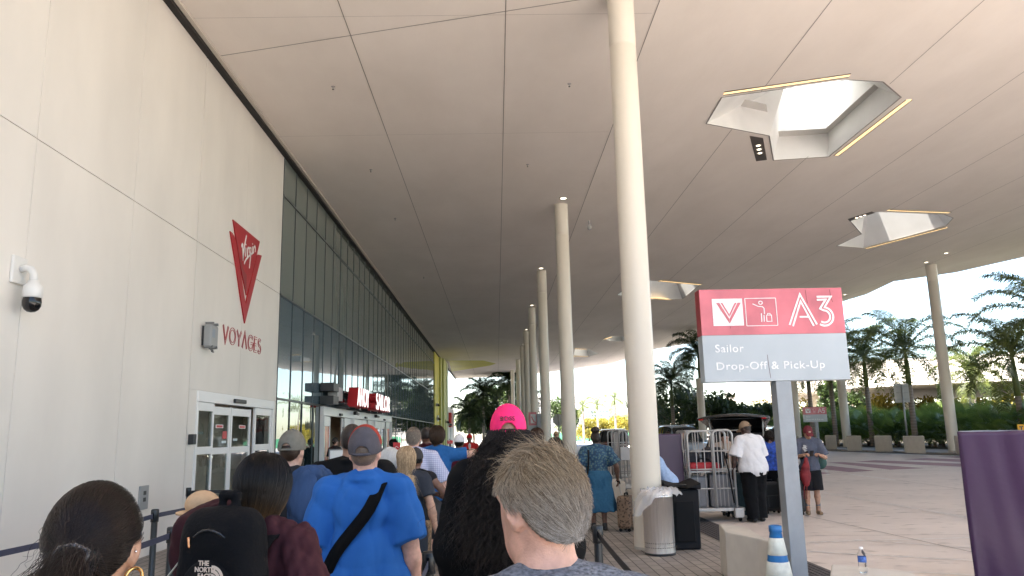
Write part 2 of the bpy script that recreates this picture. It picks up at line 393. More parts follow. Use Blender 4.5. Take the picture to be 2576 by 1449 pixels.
d = [onZ(543, 143, 9.15), onZ(1440, 5, 9.15), onZ(480, 50, 9.15), onZ(1540, 28, 9.15)]
cstrip(np.array([FX, 14.1]), np.array([3.0, 11.8]), 0.022)
for yy in (12.65, 18.2, 30, 42, 54, 66, 78): cstrip(np.array([FX + .2, yy]), np.array([2.95, yy]), 0.006)
sj.build('reveal_joint', M('joint_dark', (0.30, 0.27, 0.245), 0.9), canopy)
# dark slot between facade and ceiling
MB().box((FX - .02, .4, 9.05), (FX + .13, 104, 9.22)).build('shadow_slot', M('slot_dark', (0.03, 0.028, 0.026), 0.9), canopy)
MB().box((FX + .14, .4, 9.10), (FX + .22, 76, 9.146)).build('edge_trim', M('trim_cream', (0.62, 0.57, 0.50), 0.5), canopy)
# flat lime sheet under the ceiling, standing in for a yellow-lined skylight recess
pv = [onC((1650 + a / 2.9) / 1.59, (1350 + b2 / 2.9) / 1.59, -0.006) for a, b2 in [(362, 266), (820, 266), (970, 303), (900, 325), (450, 398), (425, 270)]]
MB().add([tuple(p) for p in pv], [tuple(range(6))]).build('lime_sheet', M('lime', (0.58, 0.56, 0.10), 0.6, var=0.1, vscale=.3), canopy)

m_warm = mat('warm_lamp', (1, .8, .5), emit=(1.0, 0.66, 0.30), es=0.20)
m_spot = mat('spot_lamp', (1, 1, 1), emit=(1.0, 0.85, 0.62), es=1.2)
m_dark = mat('dark_metal', (0.03, 0.03, 0.032), 0.45, bump=0.05)
def light_strip(p, q, label, w=0.14):
    A = onC(*p); B = onC(*q); t = thing('light_strip', label, 'ceiling light', (A + B) / 2, 0, 'strip lights beside the skylights')
    a = Vector(A) + Vector((0, 0, -0.010)); b2 = Vector(B) + Vector((0, 0, -0.010)); dirn = (b2 - a).normalized(); nn = dirn.cross(Vector((0, 0, 1))).normalized() * w / 2; up = Vector((0, 0, 0.04))
    e = MB(); e.add([a - nn, b2 - nn, b2 + nn, a + nn, a - nn + up, b2 - nn + up, b2 + nn + up, a + nn + up], [(0, 1, 2, 3), (7, 6, 5, 4), (0, 4, 5, 1), (1, 5, 6, 2), (2, 6, 7, 3), (3, 7, 4, 0)])
    e.build('diffuser', m_warm, t)
    f = MB()
    for s in (-1, 1):
        f.tube([a + nn * s * 1.12, b2 + nn * s * 1.12], 0.012, 6)
    f.build('housing', M('edge_metal', (0.1, .085, .08)), t)
light_strip(s6(283, 250), s6(1012, 145), 'warm strip light on the near side of the largest skylight')
light_strip(s6(935, 610), s6(1355, 288), 'warm strip light slanting along the far right side of the largest skylight')
light_strip(s6(1235, 928), s6(1592, 942), 'warm strip light on the near side of the second skylight', .15)
light_strip(s6(1105, 1150), s6(1575, 1028), 'warm strip light on the far side of the second skylight', .15)
light_strip((1660, 706), (1764, 716), 'warm strip light on the near side of the skylight just above the tall A3 sign', .2)
light_strip((1640, 750), (1690, 754), 'short warm strip light at the far side of the skylight left of the A3 sign', .2)
light_strip((1447, 877), (1475, 879), 'upper of the two tiny strip lights at the skylight behind the column row', .3)
light_strip((1443, 896), (1480, 897), 'lower of the two tiny strip lights at the skylight behind the column row', .3)
light_strip((1520, 853), (1536, 848), 'tiny warm strip light at the small skylight left of the nearest column', .3)
def spot_box(px, label):
    P = [onC(*p, -0.008) for p in px]; c = sum(P) / 4; t = thing('downlight_box', label, 'ceiling light', c)
    MB().add([tuple(p) for p in P], [(0, 1, 2, 3)]).build('recess', M('box_brown', (0.09, 0.075, 0.065), 0.6), t)
    for k in range(3):
        q = (P[0] + P[1]) / 2 * (0.67 - .16 * k) + (P[2] + P[3]) / 2 * (0.33 + .16 * k); q = q + np.array([0, 0, -0.012])
        MB().lathe([(0.0, 0), (0.055, 0), (0.06, 0.015)], q, 14).build('lamp', m_spot, t)
        MB().lathe([(0.061, -.006), (0.085, 0.0), (0.085, 0.012)], q, 14).build('ring', M('grey_ring', (0.35, .33, .31), .4), t)
spot_box([s6(432, 497), s6(510, 510), s6(533, 637), s6(470, 645)], 'dark recessed box with three round lamps beside the largest skylight')
spot_box([s6(1000, 980), s6(1012, 992), s6(1160, 944), s6(1140, 936)], 'dark recessed box with three round lamps at the corner of the second skylight')
spot_px = [(1417, 499), (1361, 675), (1338, 768), (1324, 829), (1316, 866), (2380, 637), (2330, 660), (2125, 741)]
spot_lab = ['beside the top of the second column in the row', 'beside the top of the third column in the row', 'beside the top of the fourth column in the row', 'beside the top of the fifth column in the row', 'beside the top of the sixth column in the row', 'just right of the top of the tall right-hand column', 'just left of the top of the tall right-hand column', 'beside the top of the column behind the A3 sign']
for p, l in zip(spot_px, spot_lab):
    q = onC(*p, -0.01); t = thing('downlight', 'small lit downlight ' + l, 'ceiling light', q, 0, 'downlights beside column tops')
    MB().lathe([(0.0, 0), (0.10, 0), (0.10, 0.02)], q, 16).build('lamp', m_spot, t)
    MB().lathe([(0.10, -.008), (0.14, 0), (0.14, 0.02)], q, 16).build('ring', M('grey_ring', (.35, .33, .31)), t)
sp_lab = {(838, 218): 'leftmost small sprinkler head, nearest the cream wall', (1432, 211): 'small sprinkler head left of the nearest column top', (1327, 414): 'small sprinkler head midway along the ceiling left of the second column',
          (933, 427): 'small sprinkler head near the glass facade, second from the camera', (994, 549): 'small sprinkler head near the glass facade, third from the camera', (1066, 697): 'small sprinkler head near the glass facade, farthest'}
for p, l in sp_lab.items():
    q = onC(*p); t = thing('sprinkler', l, 'sprinkler', q, 0, 'sprinkler heads in the ceiling')
    MB().lathe([(0.012, -.06), (0.012, -.025), (0.035, -.008), (0.045, 0)], q, 12).build('escutcheon', M('grey_ring', (.35, .33, .31)), t)
    MB().lathe([(0.0, -.07), (0.022, -.068), (0.022, -.06), (0, -.06)], q, 12).build('deflector', m_dark, t)
q = onC(1482, 556); t = thing('ceiling_camera', 'small grey camera hanging from the ceiling right of the second column', 'camera', q)
MB().tube([q, q - np.array([0, 0, .16])], 0.03, 10).build('stem', M('grey_plastic', (.45, .44, .43), .5), t)
MB().lathe([(0.0, -.34), (.06, -.32), (.085, -.26), (.085, -.20), (.05, -.15), (0, -.15)], q, 16).build('dome', M('grey_plastic', (.45, .44, .43)), t)

# ================================================================ columns
def col_mat():
    m, nt, b, tc = nodes_mat('column_paint', 0.38)
    b.inputs['Base Color'].default_value = (0.70, 0.65, 0.56, 1)
    n = nt.nodes.new('ShaderNodeTexNoise'); n.inputs['Scale'].default_value = 7; n.inputs['Detail'].default_value = 4; nt.links.new(tc.outputs['Object'], n.inputs['Vector'])
    bp = nt.nodes.new('ShaderNodeBump'); bp.inputs['Strength'].default_value = 0.35; bp.inputs['Distance'].default_value = 0.012
    nt.links.new(n.outputs['Fac'], bp.inputs['Height']); nt.links.new(bp.outputs['Normal'], b.inputs['Normal'])
    return m
m_col = col_mat()
def column(x, y, r, label, z0=0.0, top=None, xt=None, group='round columns along the pavement'):
    t = thing('column', label, 'column', (x, y, z0), 0, group)
    zt = zc(x) if top is None else top; xt = x if xt is None else xt
    n = 36; hh = zt - z0
    prof = [(r, 0), (r, hh * .25), (r, hh * .5), (r, hh * .75), (r * .99, hh - 1.05), (r * .97, hh - 1.04), (r * .97, hh - 1.0), (r, hh - .99), (r, hh)]
    v = MB().lathe(prof, (x, y, z0), n)
    v.v = [(p[0] + (xt - x) * (p[2] - z0) / hh, p[1], p[2]) for p in v.v]
    v.build('shaft', m_col, t)
    MB().lathe([(r * 1.015, .0), (r * 1.015, .035), (r * 1.003, .04)], (x, y, z0), n).build('base_ring', M('col_base', (.42, .40, .36), .6), t)
    return t
ordn = ['nearest cream column, stainless bin at its foot', 'second cream column along the kerb, seen left of the nearest', 'third cream column along the kerb', 'fourth cream column along the kerb', 'fifth cream column along the kerb', 'sixth cream column along the kerb, near the pink cap', 'seventh cream column, thin and far down the row', 'farthest column at the canopy end, in front of dark palms']
for (x, y), l in zip([(2.26, 12.0), (2.27, 24.5), (2.23, 35.1), (2.24, 45.8), (2.3, 56.5), (2.35, 66.5), (2.3, 79.0), (2.0, 92.0)], ordn): column(x, y, .225, l)
for (x, y), l in zip([(26.4, 44.8), (25.9, 57.4), (23.4, 60.4), (17.5, 66.0)], ['tall cream column at the right before the fan palms', 'cream column by the fan palms, its top behind the A3 sign', 'cream column standing just right of the A3 sign post', 'short-looking cream column beyond the dark car']):
    column(x, y, .31, l, 0.12 if y < 63 else 0.0, None if y < 63 else 6.0, None, 'round columns on the far side')

# ================================================================ terminal facade: cream wall
m_wall = mat('wall_panel', (0.75, 0.715, 0.665), 0.5, var=0.06, vscale=0.9, detail=7, stretch=(1, 1, .45), bump=0.02, bscale=5)
wall = thing('terminal_wall', 'tall smooth off-white panelled wall of the terminal at the left', 'wall', (FX, 5, 0))
ys = [-30, -20, -12, -6.3, -3.8, -1.3, 1.25, 3.8, 6.35, 8.89, 11.41, 13.93, 19.44]
for a, b2 in zip(ys[:-1], ys[1:]):
    g0 = 0.011
    low = 0.0 if a < 13.9 else 2.66
    for z0, z1 in ((low, 5.375), (5.385, 9.2)):
        if a > 13.9:
            MB().box((FX - .2, a + .014, z0), (FX, 16.62, z1)).build('wall_panel', m_wall, wall, bevel=.004)
            MB().box((FX - .2, 16.624, z0), (FX, b2, z1)).build('wall_panel', m_wall, wall, bevel=.002)
        else:
            MB().box((FX - .2, a + g0, z0), (FX, b2 - (0.014 if b2 > 13.9 else 0), z1)).build('wall_panel', m_wall, wall, bevel=.004)
MB().box((FX - .2, 13.944, 0), (FX, 14.30, 2.655)).box((FX - .2, 19.22, 0), (FX, 19.44, 2.655)).build('door_jamb', m_wall, wall)
MB().box((FX - .5, -30, 0), (FX - .21, 13.9, 9.2)).box((FX - .5, 13.9, 2.7), (FX - .21, 19.44, 9.2)).build('backing', M('slot_dark', (.03, .028, .026)), wall)
MB().box((-40, -30, 9.3), (FX - .6, 100, 12)).build('added_roof_box', m_wall, wall)  # unseen box added to keep sun out of the roof gap
# ---- glass curtain wall
def glass_mat(name, base, ior=1.9, wav=0.02):
    m, nt, b, tc = nodes_mat(name, 0.025)
    b.inputs['Base Color'].default_value = (*base, 1); b.inputs['IOR'].default_value = ior; b.inputs['Specular Tint'].default_value = (0.80, 0.94, 1.0, 1)
    mp = nt.nodes.new('ShaderNodeMapping'); mp.inputs['Scale'].default_value = (1, 1.0, 0.18); nt.links.new(tc.outputs['Object'], mp.inputs['Vector'])
    n = nt.nodes.new('ShaderNodeTexNoise'); n.inputs['Scale'].default_value = 1.1; n.inputs['Detail'].default_value = 1.5; nt.links.new(mp.outputs['Vector'], n.inputs['Vector'])
    bp = nt.nodes.new('ShaderNodeBump'); bp.inputs['Strength'].default_value = 0.5; bp.inputs['Distance'].default_value = wav
    nt.links.new(n.outputs['Fac'], bp.inputs['Height']); nt.links.new(bp.outputs['Normal'], b.inputs['Normal'])
    return m
gm_up = glass_mat('glass_upper', (0.19, 0.22, 0.20), 1.9, .006); gm_mid = glass_mat('glass_mid', (0.095, 0.145, 0.175), 2.6, .008); gm_low = glass_mat('glass_low', (0.008, 0.02, 0.018), 2.3, .014)  # bluish base of the middle row stands in for the reflected ceiling
gw = thing('glass_facade', 'long dark reflective glass curtain wall of the terminal', 'glass wall', (FX, 44, 0))
Yg0, Yg1 = 19.45, 68.6; nb = 39; st = (Yg1 - Yg0) / nb
for k in range(nb):
    a, b2 = Yg0 + k * st, Yg0 + (k + 1) * st
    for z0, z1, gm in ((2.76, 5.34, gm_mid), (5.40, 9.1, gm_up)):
        t0 = random.uniform(-.004, .004); t1 = random.uniform(-.004, .004)
        MB().add([(FX + t0, a + .02, z0), (FX + t1, b2 - .02, z0), (FX - t0 * .5, b2 - .02, z1), (FX - t1, a + .02, z1), (FX - .06, a + .02, z0), (FX - .06, b2 - .02, z0), (FX - .06, b2 - .02, z1), (FX - .06, a + .02, z1)],
                 [(0, 1, 2, 3), (7, 6, 5, 4), (0, 4, 5, 1), (2, 6, 7, 3), (1, 5, 6, 2), (3, 7, 4, 0)]).build('glass_pane', gm, gw)
lowb = [19.45, 20.7, 22.0, 23.3, 24.2] + [40.0 + i * 2.6 for i in range(12)]
for a, b2 in zip(lowb[:-1], lowb[1:]):
    if a == 24.2: continue
    t0 = random.uniform(-.005, .005)
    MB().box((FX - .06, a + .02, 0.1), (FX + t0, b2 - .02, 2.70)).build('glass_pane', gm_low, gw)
mu = MB()
for k in range(nb + 1):
    y = Yg0 + k * st; mu.box((FX - .07, y - .010, 2.73), (FX + .018, y + .010, 9.1))
for y in lowb:
    if y < 66: mu.box((FX - .07, y - .018, 0), (FX + .022, y + .018, 2.70))
mu.box((FX - .07, Yg0, 8.0), (FX + .03, Yg1, 8.05))
for z in (5.37, 2.73): mu.box((FX - .07, Yg0, z - .026), (FX + .03, Yg1, z + .026))
mu.box((FX - .07, Yg0, 0), (FX + .02, 24.2, .1)).box((FX - .07, 40.0, 0), (FX + .02, Yg1, .1))
mu.build('mullions', M('mullion', (0.045, 0.055, 0.06), 0.4), gw)
MB().box((FX - .5, Yg0, 2.76), (FX - .08, Yg1, 9.1)).box((FX - .5, Yg0, 0), (FX - .08, 24.1, 2.75)).box((FX - .5, 40.1, 0), (FX - .08, Yg1, 2.75)).build('backing', M('slot_dark', (.03, .028, .026)), gw)
# ---- yellow pier, green pier and low white wall past the glass
m_yel = mat('yellow_paint', (0.74, 0.64, 0.04), 0.6, var=0.18, vscale=1.2, stretch=(1, 1, .2))
m_lim = mat('lime_paint', (0.56, 0.58, 0.20), 0.6, var=0.22, vscale=1.5, stretch=(1, 1, .15))
m_pale = mat('pale_green_wall', (0.62, 0.68, 0.48), 0.6, var=.1, vscale=1)
t = thing('yellow_pier', 'bright yellow painted wall bay at the end of the glass facade', 'wall', (FX, 72, 0))
MB().box((FX - .5, 68.65, 0), (FX + .06, 73.6, 9.1)).build('wall', m_yel, t)
MB().box((FX - .1, 71.2, 0), (FX + .063, 73.0, 2.6)).build('door', M('yellow_dark', (.36, .30, .01), .6), t)
MB().box((FX + .06, 71.2, 2.95), (FX + .12, 72.6, 3.5)).build('notice_board', M('pale_grey', (.66, .68, .66), .5), t)
t = thing('lime_pier', 'lime green timber-marked pier beside the yellow wall bay', 'pier', (FX, 78, 0))
MB().box((FX - .5, 73.65, 0), (FX + .25, 75.2, 9.1)).box((FX - .5, 75.25, 0), (FX + .42, 79.3, 9.1)).build('pier_face', m_lim, t)
MB().box((FX - .5, 79.35, 0), (FX + .5, 80.5, 9.0)).build('pier_edge', m_pale, t)
pipe = MB(); pipe.tube([(FX + .47, 76.4, 0), (FX + .47, 76.4, 3.2)], .03, 8); pipe.build('pipe', M('lime_dark', (.3, .32, .08), .6), t)
t = thing('low_white_wall', 'low white wall past the lime pier with a red sign box', 'wall', (FX, 86, 0))
MB().box((FX - .5, 80.6, 0), (FX + .45, 92, 4.6)).build('wall', m_wall, t)
MB().box((FX + .46, 84.2, 0), (FX + .5, 86.2, 2.5)).build('door', M('grey_door', (.45, .5, .5), .4), t)
t = thing('red_sign_box', 'small red box sign on the low white wall past the lime pier', 'sign', (FX + .6, 83, 3))
MB().box((FX + .46, 81.6, 2.5), (FX + .75, 84.0, 4.0)).build('sign_box', M('red_sign', (.55, .03, .035), .4), t, bevel=.03)
wv = MB(); wv.ribbon([(82.0, 3.3), (82.6, 3.5), (83.2, 3.2), (83.6, 3.4)], .08, .003, .006, lambda u, v, w: (FX + .75 + w, u, v)); wv.build('mark', M('pale_grey', (.66, .68, .66)), t)
def small_box(name, label, cat, lo, hi, m, extra=None):
    t = thing(name, label, cat, ((lo[0] + hi[0]) / 2, (lo[1] + hi[1]) / 2, lo[2])); MB().box(lo, hi).build('housing', m, t, bevel=.012)
    if extra: extra(t)
    return t
for (y, z, x, l) in [(69.6, 4.3, FX + .06, 'small dark lamp high on the left edge of the yellow wall bay'), (70.6, 3.1, FX + .06, 'small dark camera low on the yellow wall bay'), (77.2, 2.9, FX + .42, 'small dark camera on the lime pier'), (81.3, 2.7, FX + .45, 'small dark camera on the low white wall')]:
    def ex(t, y=y, z=z, x=x): MB().tube([(x + .2, y, z + .1), (x + .32, y - .35, z)], .09, 10).build('lens_tube', m_dark, t)
    small_box('wall_camera', l, 'camera', (x + .002, y - .12, z - .05), (x + .22, y + .12, z + .2), M('grey_plastic', (.45, .44, .43)), ex)

# ================================================================ sliding doors
def pane_mat(name, tint=(0.75, 0.78, 0.76), mixv=0.62):
    m = bpy.data.materials.new(name); m.use_nodes = True; nt = m.node_tree
    for n in list(nt.nodes):
        if n.type != 'OUTPUT_MATERIAL': nt.nodes.remove(n)
    out = nt.nodes['Material Output']; tr = nt.nodes.new('ShaderNodeBsdfTransparent'); tr.inputs['Color'].default_value = (*tint, 1)
    gl = nt.nodes.new('ShaderNodeBsdfGlossy'); gl.inputs['Roughness'].default_value = 0.02; lw = nt.nodes.new('ShaderNodeFresnel'); lw.inputs['IOR'].default_value = 1.55
    mx = nt.nodes.new('ShaderNodeMixShader'); ge = nt.nodes.new('ShaderNodeNewGeometry'); iv = nt.nodes.new('ShaderNodeMath'); iv.operation = 'SUBTRACT'; iv.inputs[0].default_value = 1.0; ml = nt.nodes.new('ShaderNodeMath'); ml.operation = 'MULTIPLY'; nt.links.new(ge.outputs['Backfacing'], iv.inputs[1]); nt.links.new(lw.outputs['Fac'], ml.inputs[0]); nt.links.new(iv.outputs[0], ml.inputs[1]); nt.links.new(ml.outputs[0], mx.inputs['Fac']); nt.links.new(tr.outputs[0], mx.inputs[1]); nt.links.new(gl.outputs[0], mx.inputs[2]); nt.links.new(mx.outputs[0], out.inputs['Surface'])
    tc = nt.nodes.new('ShaderNodeTexCoord'); nz = nt.nodes.new('ShaderNodeTexNoise'); nz.inputs['Scale'].default_value = 1.5; bp = nt.nodes.new('ShaderNodeBump'); bp.inputs['Distance'].default_value = .01; bp.inputs['Strength'].default_value = .4
    nt.links.new(tc.outputs['Object'], nz.inputs['Vector']); nt.links.new(nz.outputs['Fac'], bp.inputs['Height']); nt.links.new(bp.outputs['Normal'], gl.inputs['Normal'])
    return m
m_pane = pane_mat('door_glass')
m_alu = mat('white_aluminium', (0.80, 0.80, 0.80), 0.35, bump=.02)
m_redpane = mat('red_vinyl', (0.50, 0.10, 0.085), 0.25, var=.35, vscale=.8, stretch=(1, 1, .6))
def leaf(parent, name, y0, y1, z0, z1, x, w, rails, pane, th=.05):
    """a glazed panel: stiles of width w, rails = [(z0, z1)], glass between"""
    f = MB(); f.box((x, y0, z0), (x + th, y0 + w, z1)).box((x, y1 - w, z0), (x + th, y1, z1))
    for a, b2 in rails: f.box((x, y0 + w, a), (x + th, y1 - w, b2))
    fr = f.build(name, m_alu, parent, bevel=.006)
    rs = sorted(rails)
    for (a, b2), (c, d2) in zip(rs[:-1], rs[1:]):
        MB().box((x + th * .4, y0 + w, b2), (x + th * .6, y1 - w, c)).build('glass_pane', pane, fr)
    return fr
door = thing('sliding_door', 'white framed automatic sliding door in the cream wall', 'door', (FX, 16.7, 0))
zt = 2.655; rails = [(0, .12), (1.49, 1.63), (2.29, 2.45)]
MB().box((FX - .1, 14.302, 2.452), (FX + .03, 19.218, zt)).build('header', m_alu, door, bevel=.01)
MB().box((FX - .08, 14.302, 0), (FX + .02, 14.36, 2.45)).box((FX - .08, 19.10, 0), (FX + .02, 19.218, 2.45)).build('frame', m_alu, door)
leaf(door, 'side_panel', 14.38, 15.24, 0, 2.45, FX - .05, .07, rails, m_pane)
leaf(door, 'door_leaf', 15.26, 16.36, 0, 2.41, FX - .11, .09, [(0, .12), (1.47, 1.60), (2.24, 2.40)], m_pane)
leaf(door, 'door_leaf', 16.39, 17.70, 0, 2.41, FX - .11, .09, [(0, .12), (1.47, 1.60), (2.24, 2.40)], m_pane)
leaf(door, 'side_panel', 17.80, 19.09, 0, 2.45, FX - .05, .10, rails, m_pane)
MB().box((FX + .031, 16.2, 2.50), (FX + .09, 16.9, 2.58)).build('motion_sensor', m_dark, door, bevel=.015)
for y in (15.55, 16.95):
    s_ = MB(); s_.box((FX - .075, y, 1.98), (FX - .072, y + .42, 2.05)); pl = s_.build('door_sticker', M('sticker_white', (.8, .8, .8), .5), door)
    MB().box((FX - .0718, y + .04, 1.992), (FX - .070, y + .38, 2.038)).build('red_band', M('red_sign', (.55, .03, .035)), pl)
MB().box((FX - .075, 15.95, 1.77), (FX - .072, 16.2, 1.92)).build('red_notice', M('red_sign', (.55, .03, .035)), door)
for y, z in ((15.92, 1.68), (14.65, 1.86), (16.6, 1.72)): MB().box((FX - .075, y, z), (FX - .072, y + .26, z + .05)).build('pale_sticker', M('sticker_pale', (.6, .68, .7), .5), door)
room = MB(); room.box((-6.35, 13.8, -.05), (FX - .22, 19.6, -.01)).box((-6.35, 13.6, 0), (FX - .21, 13.75, 3)).box((-6.35, 19.6, 0), (FX - .51, 19.75, 3)).box((-6.55, 13.6, 0), (-6.35, 19.75, 3)).box((-6.35, 13.6, 2.75), (FX - .52, 19.75, 2.85))
structure(room.build('vestibule_interior', M('interior', (.72, .62, .55), .7, var=.12, vscale=.7)))
# entrance doors under the AHOY SAILOR sign
XE = FX + .05
units = [(24.25, 29.3), (29.35, 34.4), (34.45, 39.9)]
ulab = ['nearest white entrance door unit under the red sign, standing open', 'middle white entrance door unit under the red sign', 'farthest white entrance door unit under the red sign']
for (a, b2), l in zip(units, ulab):
    t = thing('entrance_door', l, 'door', (XE, (a + b2) / 2, 0), 0, 'entrance doors under the red sign')
    L = b2 - a
    MB().box((XE - .12, a, 2.42), (XE + .08, b2, 2.70)).build('header', m_alu, t, bevel=.01)
    MB().box((XE - .10, a, 0), (XE + .10, a + .09, 2.415)).box((XE - .10, b2 - .09, 0), (XE + .10, b2, 2.415)).build('frame', m_alu, t)
    rl = [(0, .12), (2.10, 2.41)]
    leaf(t, 'side_panel', a + .1, a + .26 * L, 0, 2.415, XE - .04, .10, rl, m_redpane)
    leaf(t, 'side_panel', b2 - .26 * L, b2 - .1, 0, 2.415, XE - .04, .10, rl, m_redpane)
    if a > 25:
        leaf(t, 'door_leaf', a + .27 * L, a + .495 * L, 0, 2.40, XE - .10, .08, rl, m_pane)
        leaf(t, 'door_leaf', a + .505 * L, a + .73 * L, 0, 2.40, XE - .10, .08, rl, m_pane)
    else:
        leaf(t, 'door_leaf', b2 - .30 * L, b2 - .12, 0, 2.40, XE - .10, .08, rl, m_pane)
    MB().box((XE + .081, a + L * .46, 2.46), (XE + .14, a + L * .54, 2.54)).build('motion_sensor', m_dark, t, bevel=.012)
room = MB(); room.box((-6.9, 24.1, -.05), (FX - .1, 40, -.01)).box((-7.1, 24.1, 0), (-6.9, 40.1, 3)).box((-6.9, 23.9, 0), (FX - .51, 24.05, 3)).box((-6.9, 40.05, 0), (FX - .51, 40.2, 3)).box((-6.9, 24, 2.9), (FX - .2, 40.1, 3.0))
structure(room.build('lobby_interior', M('interior_tan', (.62, .46, .33), .7, var=.1, vscale=.5)))
MB().box((FX - .09, 24.2, 2.76), (FX - .07, 40, 3.0)).build('closure', M('slot_dark', (.03, .028, .026)), gw)

# ================================================================ wall fittings
t = thing('security_camera', 'white dome security camera on a bracket on the cream wall', 'camera', (FX, 9.0, 3.4))
y, z = 8.76, 3.58
MB().box((FX, y - .14, z - .02), (FX + .04, y + .12, z + .30)).build('wall_plate', M('cam_white', (.74, .73, .70), .4), t, bevel=.012)
MB().tube([(FX + .04, y, z + .15), (FX + .10, y, z + .17), (FX + .16, y, z + .15), (FX + .195, y, z + .09), (FX + .20, y, z)], [.042, .042, .042, .042, .048], 16).build('bracket_arm', M('cam_white', (.74, .73, .70)), t)
MB().lathe([(.0, .02), (.06, .015), (.065, -.02), (.098, -.045), (.105, -.10), (.105, -.17), (.095, -.185), (0, -.185)], (FX + .20, y, z), 28).build('camera_body', M('cam_white', (.74, .73, .70)), t)
MB().lathe([(.093, -.186), (.100, -.23), (.095, -.28), (.075, -.32), (.042, -.345), (0, -.352)], (FX + .20, y, z), 28).build('dome_lens', M('black_gloss', (.008, .008, .009), .06), t)
t = thing('junction_box', 'grey weatherproof box clamped to the cream wall left of the lettering', 'box', (FX, 14.5, 3.5))
MB().box((FX, 14.40, 3.50), (FX + .05, 14.64, 3.86)).build('mount', m_dark, t)
MB().box((FX + .05, 14.33, 3.46), (FX + .20, 14.70, 3.88)).build('case', M('box_grey', (.30, .31, .31), .45), t, bevel=.03)
MB().box((FX + .201, 14.38, 3.64), (FX + .203, 14.52, 3.80)).build('label_plate', M('box_label', (.26, .30, .35), .5), t)
cl = MB()
for yy in (14.40, 14.62):
    for zz in (3.44, 3.88): cl.box((FX + .06, yy - .02, zz), (FX + .215, yy + .02, zz + .05))
cl.build('clamps', M('clamp_grey', (.18, .18, .18), .4), t)
MB().tube([(FX + .15, 14.42, 3.45), (FX + .17, 14.48, 3.38), (FX + .16, 14.60, 3.38), (FX + .1, 14.66, 3.45)], .012, 8).build('cable', M('clamp_grey', (.18, .18, .18)), t)
t = thing('outlet_plate', 'grey power outlet plate low on the cream wall', 'outlet', (FX, 12.3, .75))
MB().box((FX, 12.2, .72), (FX + .03, 12.5, 1.08)).build('plate', M('box_grey', (.30, .31, .31)), t, bevel=.01)
MB().box((FX + .031, 12.31, .84), (FX + .034, 12.40, .90)).box((FX + .031, 12.31, .94), (FX + .034, 12.40, 1.0)).build('sockets', m_dark, t)
t = thing('card_reader', 'black access reader on the wall left of the sliding door', 'card reader', (FX, 14.1, 1.75))
MB().box((FX, 14.0, 1.68), (FX + .10, 14.14, 1.86)).build('case', m_dark, t, bevel=.012)
MB().lathe([(.035, 0), (.035, .012), (0, .014)], (0, 0, 0), 14).build('lens', M('black_gloss', (.008, .008, .009)), t).matrix_local = Matrix.Translation((0.11, -.03, .02)) @ Matrix.Rotation(R(90), 4, 'Y')

# ================================================================ red emblem and VOYAGES lettering
def s8(a, b2): return ((600 + a / 2.07) / 1.59, (800 + b2 / 2.07) / 1.59)
def uv8(a, b2):
    p = onX(*s8(a, b2), FX + .002); return (p[1], p[2])
fa = lambda u, v, w: (FX + w, u, v)
m_red = mat('emblem_red', (0.44, 0.018, 0.026), 0.35, var=0.12, vscale=1.0); m_red2 = mat('emblem_dark_red', (0.27, 0.014, 0.02), 0.35)
t = thing('wall_emblem', 'big red pointed emblem with white script on the cream wall', 'logo', (FX, 16.7, 4.2))
def poly8(name, pts, a, b2, m, par=t): mb = MB(); mb.prism([uv8(*p) for p in pts], a, b2, fa); return mb.build(name, m, par)
poly8('left_blade', [(655, 258), (672, 272), (690, 305), (702, 350), (735, 560), (783, 866), (810, 740), (838, 620), (876, 460), (890, 452), (916, 460), (880, 600), (776, 1022), (740, 800), (705, 560), (690, 470)], .004, .030, m_red)
tri = poly8('centre_blade', [(680, 162), (902, 345), (866, 500), (790, 790), (742, 560), (700, 290)], .004, .026, m_red)
poly8('facet', [(690, 235), (758, 560), (790, 620), (788, 780), (740, 545)], .0265, .0285, m_red2, tri)
sc = MB()
for pts, w in [([(746, 388), (752, 366), (757, 372), (759, 430), (760, 505)], .055), ([(760, 505), (764, 440), (775, 360), (788, 294)], .05), ([(783, 395), (780, 470)], .04), ([(783, 372), (784, 364)], .05), ([(795, 470), (797, 395)], .04), ([(797, 420), (803, 393), (809, 400)], .035),
               ([(826, 398), (814, 395), (811, 430), (818, 445), (826, 415)], .035), ([(826, 395), (822, 460), (812, 565)], .035), ([(836, 440), (838, 385)], .035), ([(838, 368), (839, 360)], .045), ([(845, 437), (848, 385)], .035), ([(848, 400), (857, 380), (862, 395), (860, 432)], .035),
               ([(768, 527), (785, 490), (810, 462), (848, 432)], .045)]:
    sc.ribbon([uv8(*p) for p in pts], w, .0290, .036, fa)
sc.build('white_script', M('script_white', (.78, .76, .74), .4), tri)
t = thing('wall_lettering', 'thin red double-line word VOYAGES under the emblem', 'lettering', (FX, 16.7, 3.7))
vl = MB()
def dbl(mb, pts, w, gap, a, b2, fn):
    """an inline letter stroke: two thin parallel lines"""
    P = [Vector(p) for p in pts]
    for s in (-1, 1):
        Q = []
        for i, p in enumerate(P):
            d0 = (P[i] - P[i - 1]).normalized() if i else (P[1] - P[0]).normalized(); d1 = (P[i + 1] - P[i]).normalized() if i < len(P) - 1 else d0
            tt = (d0 + d1); tt = tt.normalized() if tt.length > 1e-6 else d0
            nn = Vector((-tt.y, tt.x)); Q.append(tuple(p + nn * s * gap / max(.5, nn.dot(Vector((-d0.y, d0.x))))))
        mb.ribbon(Q, w, a, b2, fn)
def arc(cx, cy, rx, ry, a0, a1, n=14): return [(cx + rx * math.cos(R(a0 + (a1 - a0) * i / n)), cy + ry * math.sin(R(a0 + (a1 - a0) * i / n))) for i in range(n + 1)]
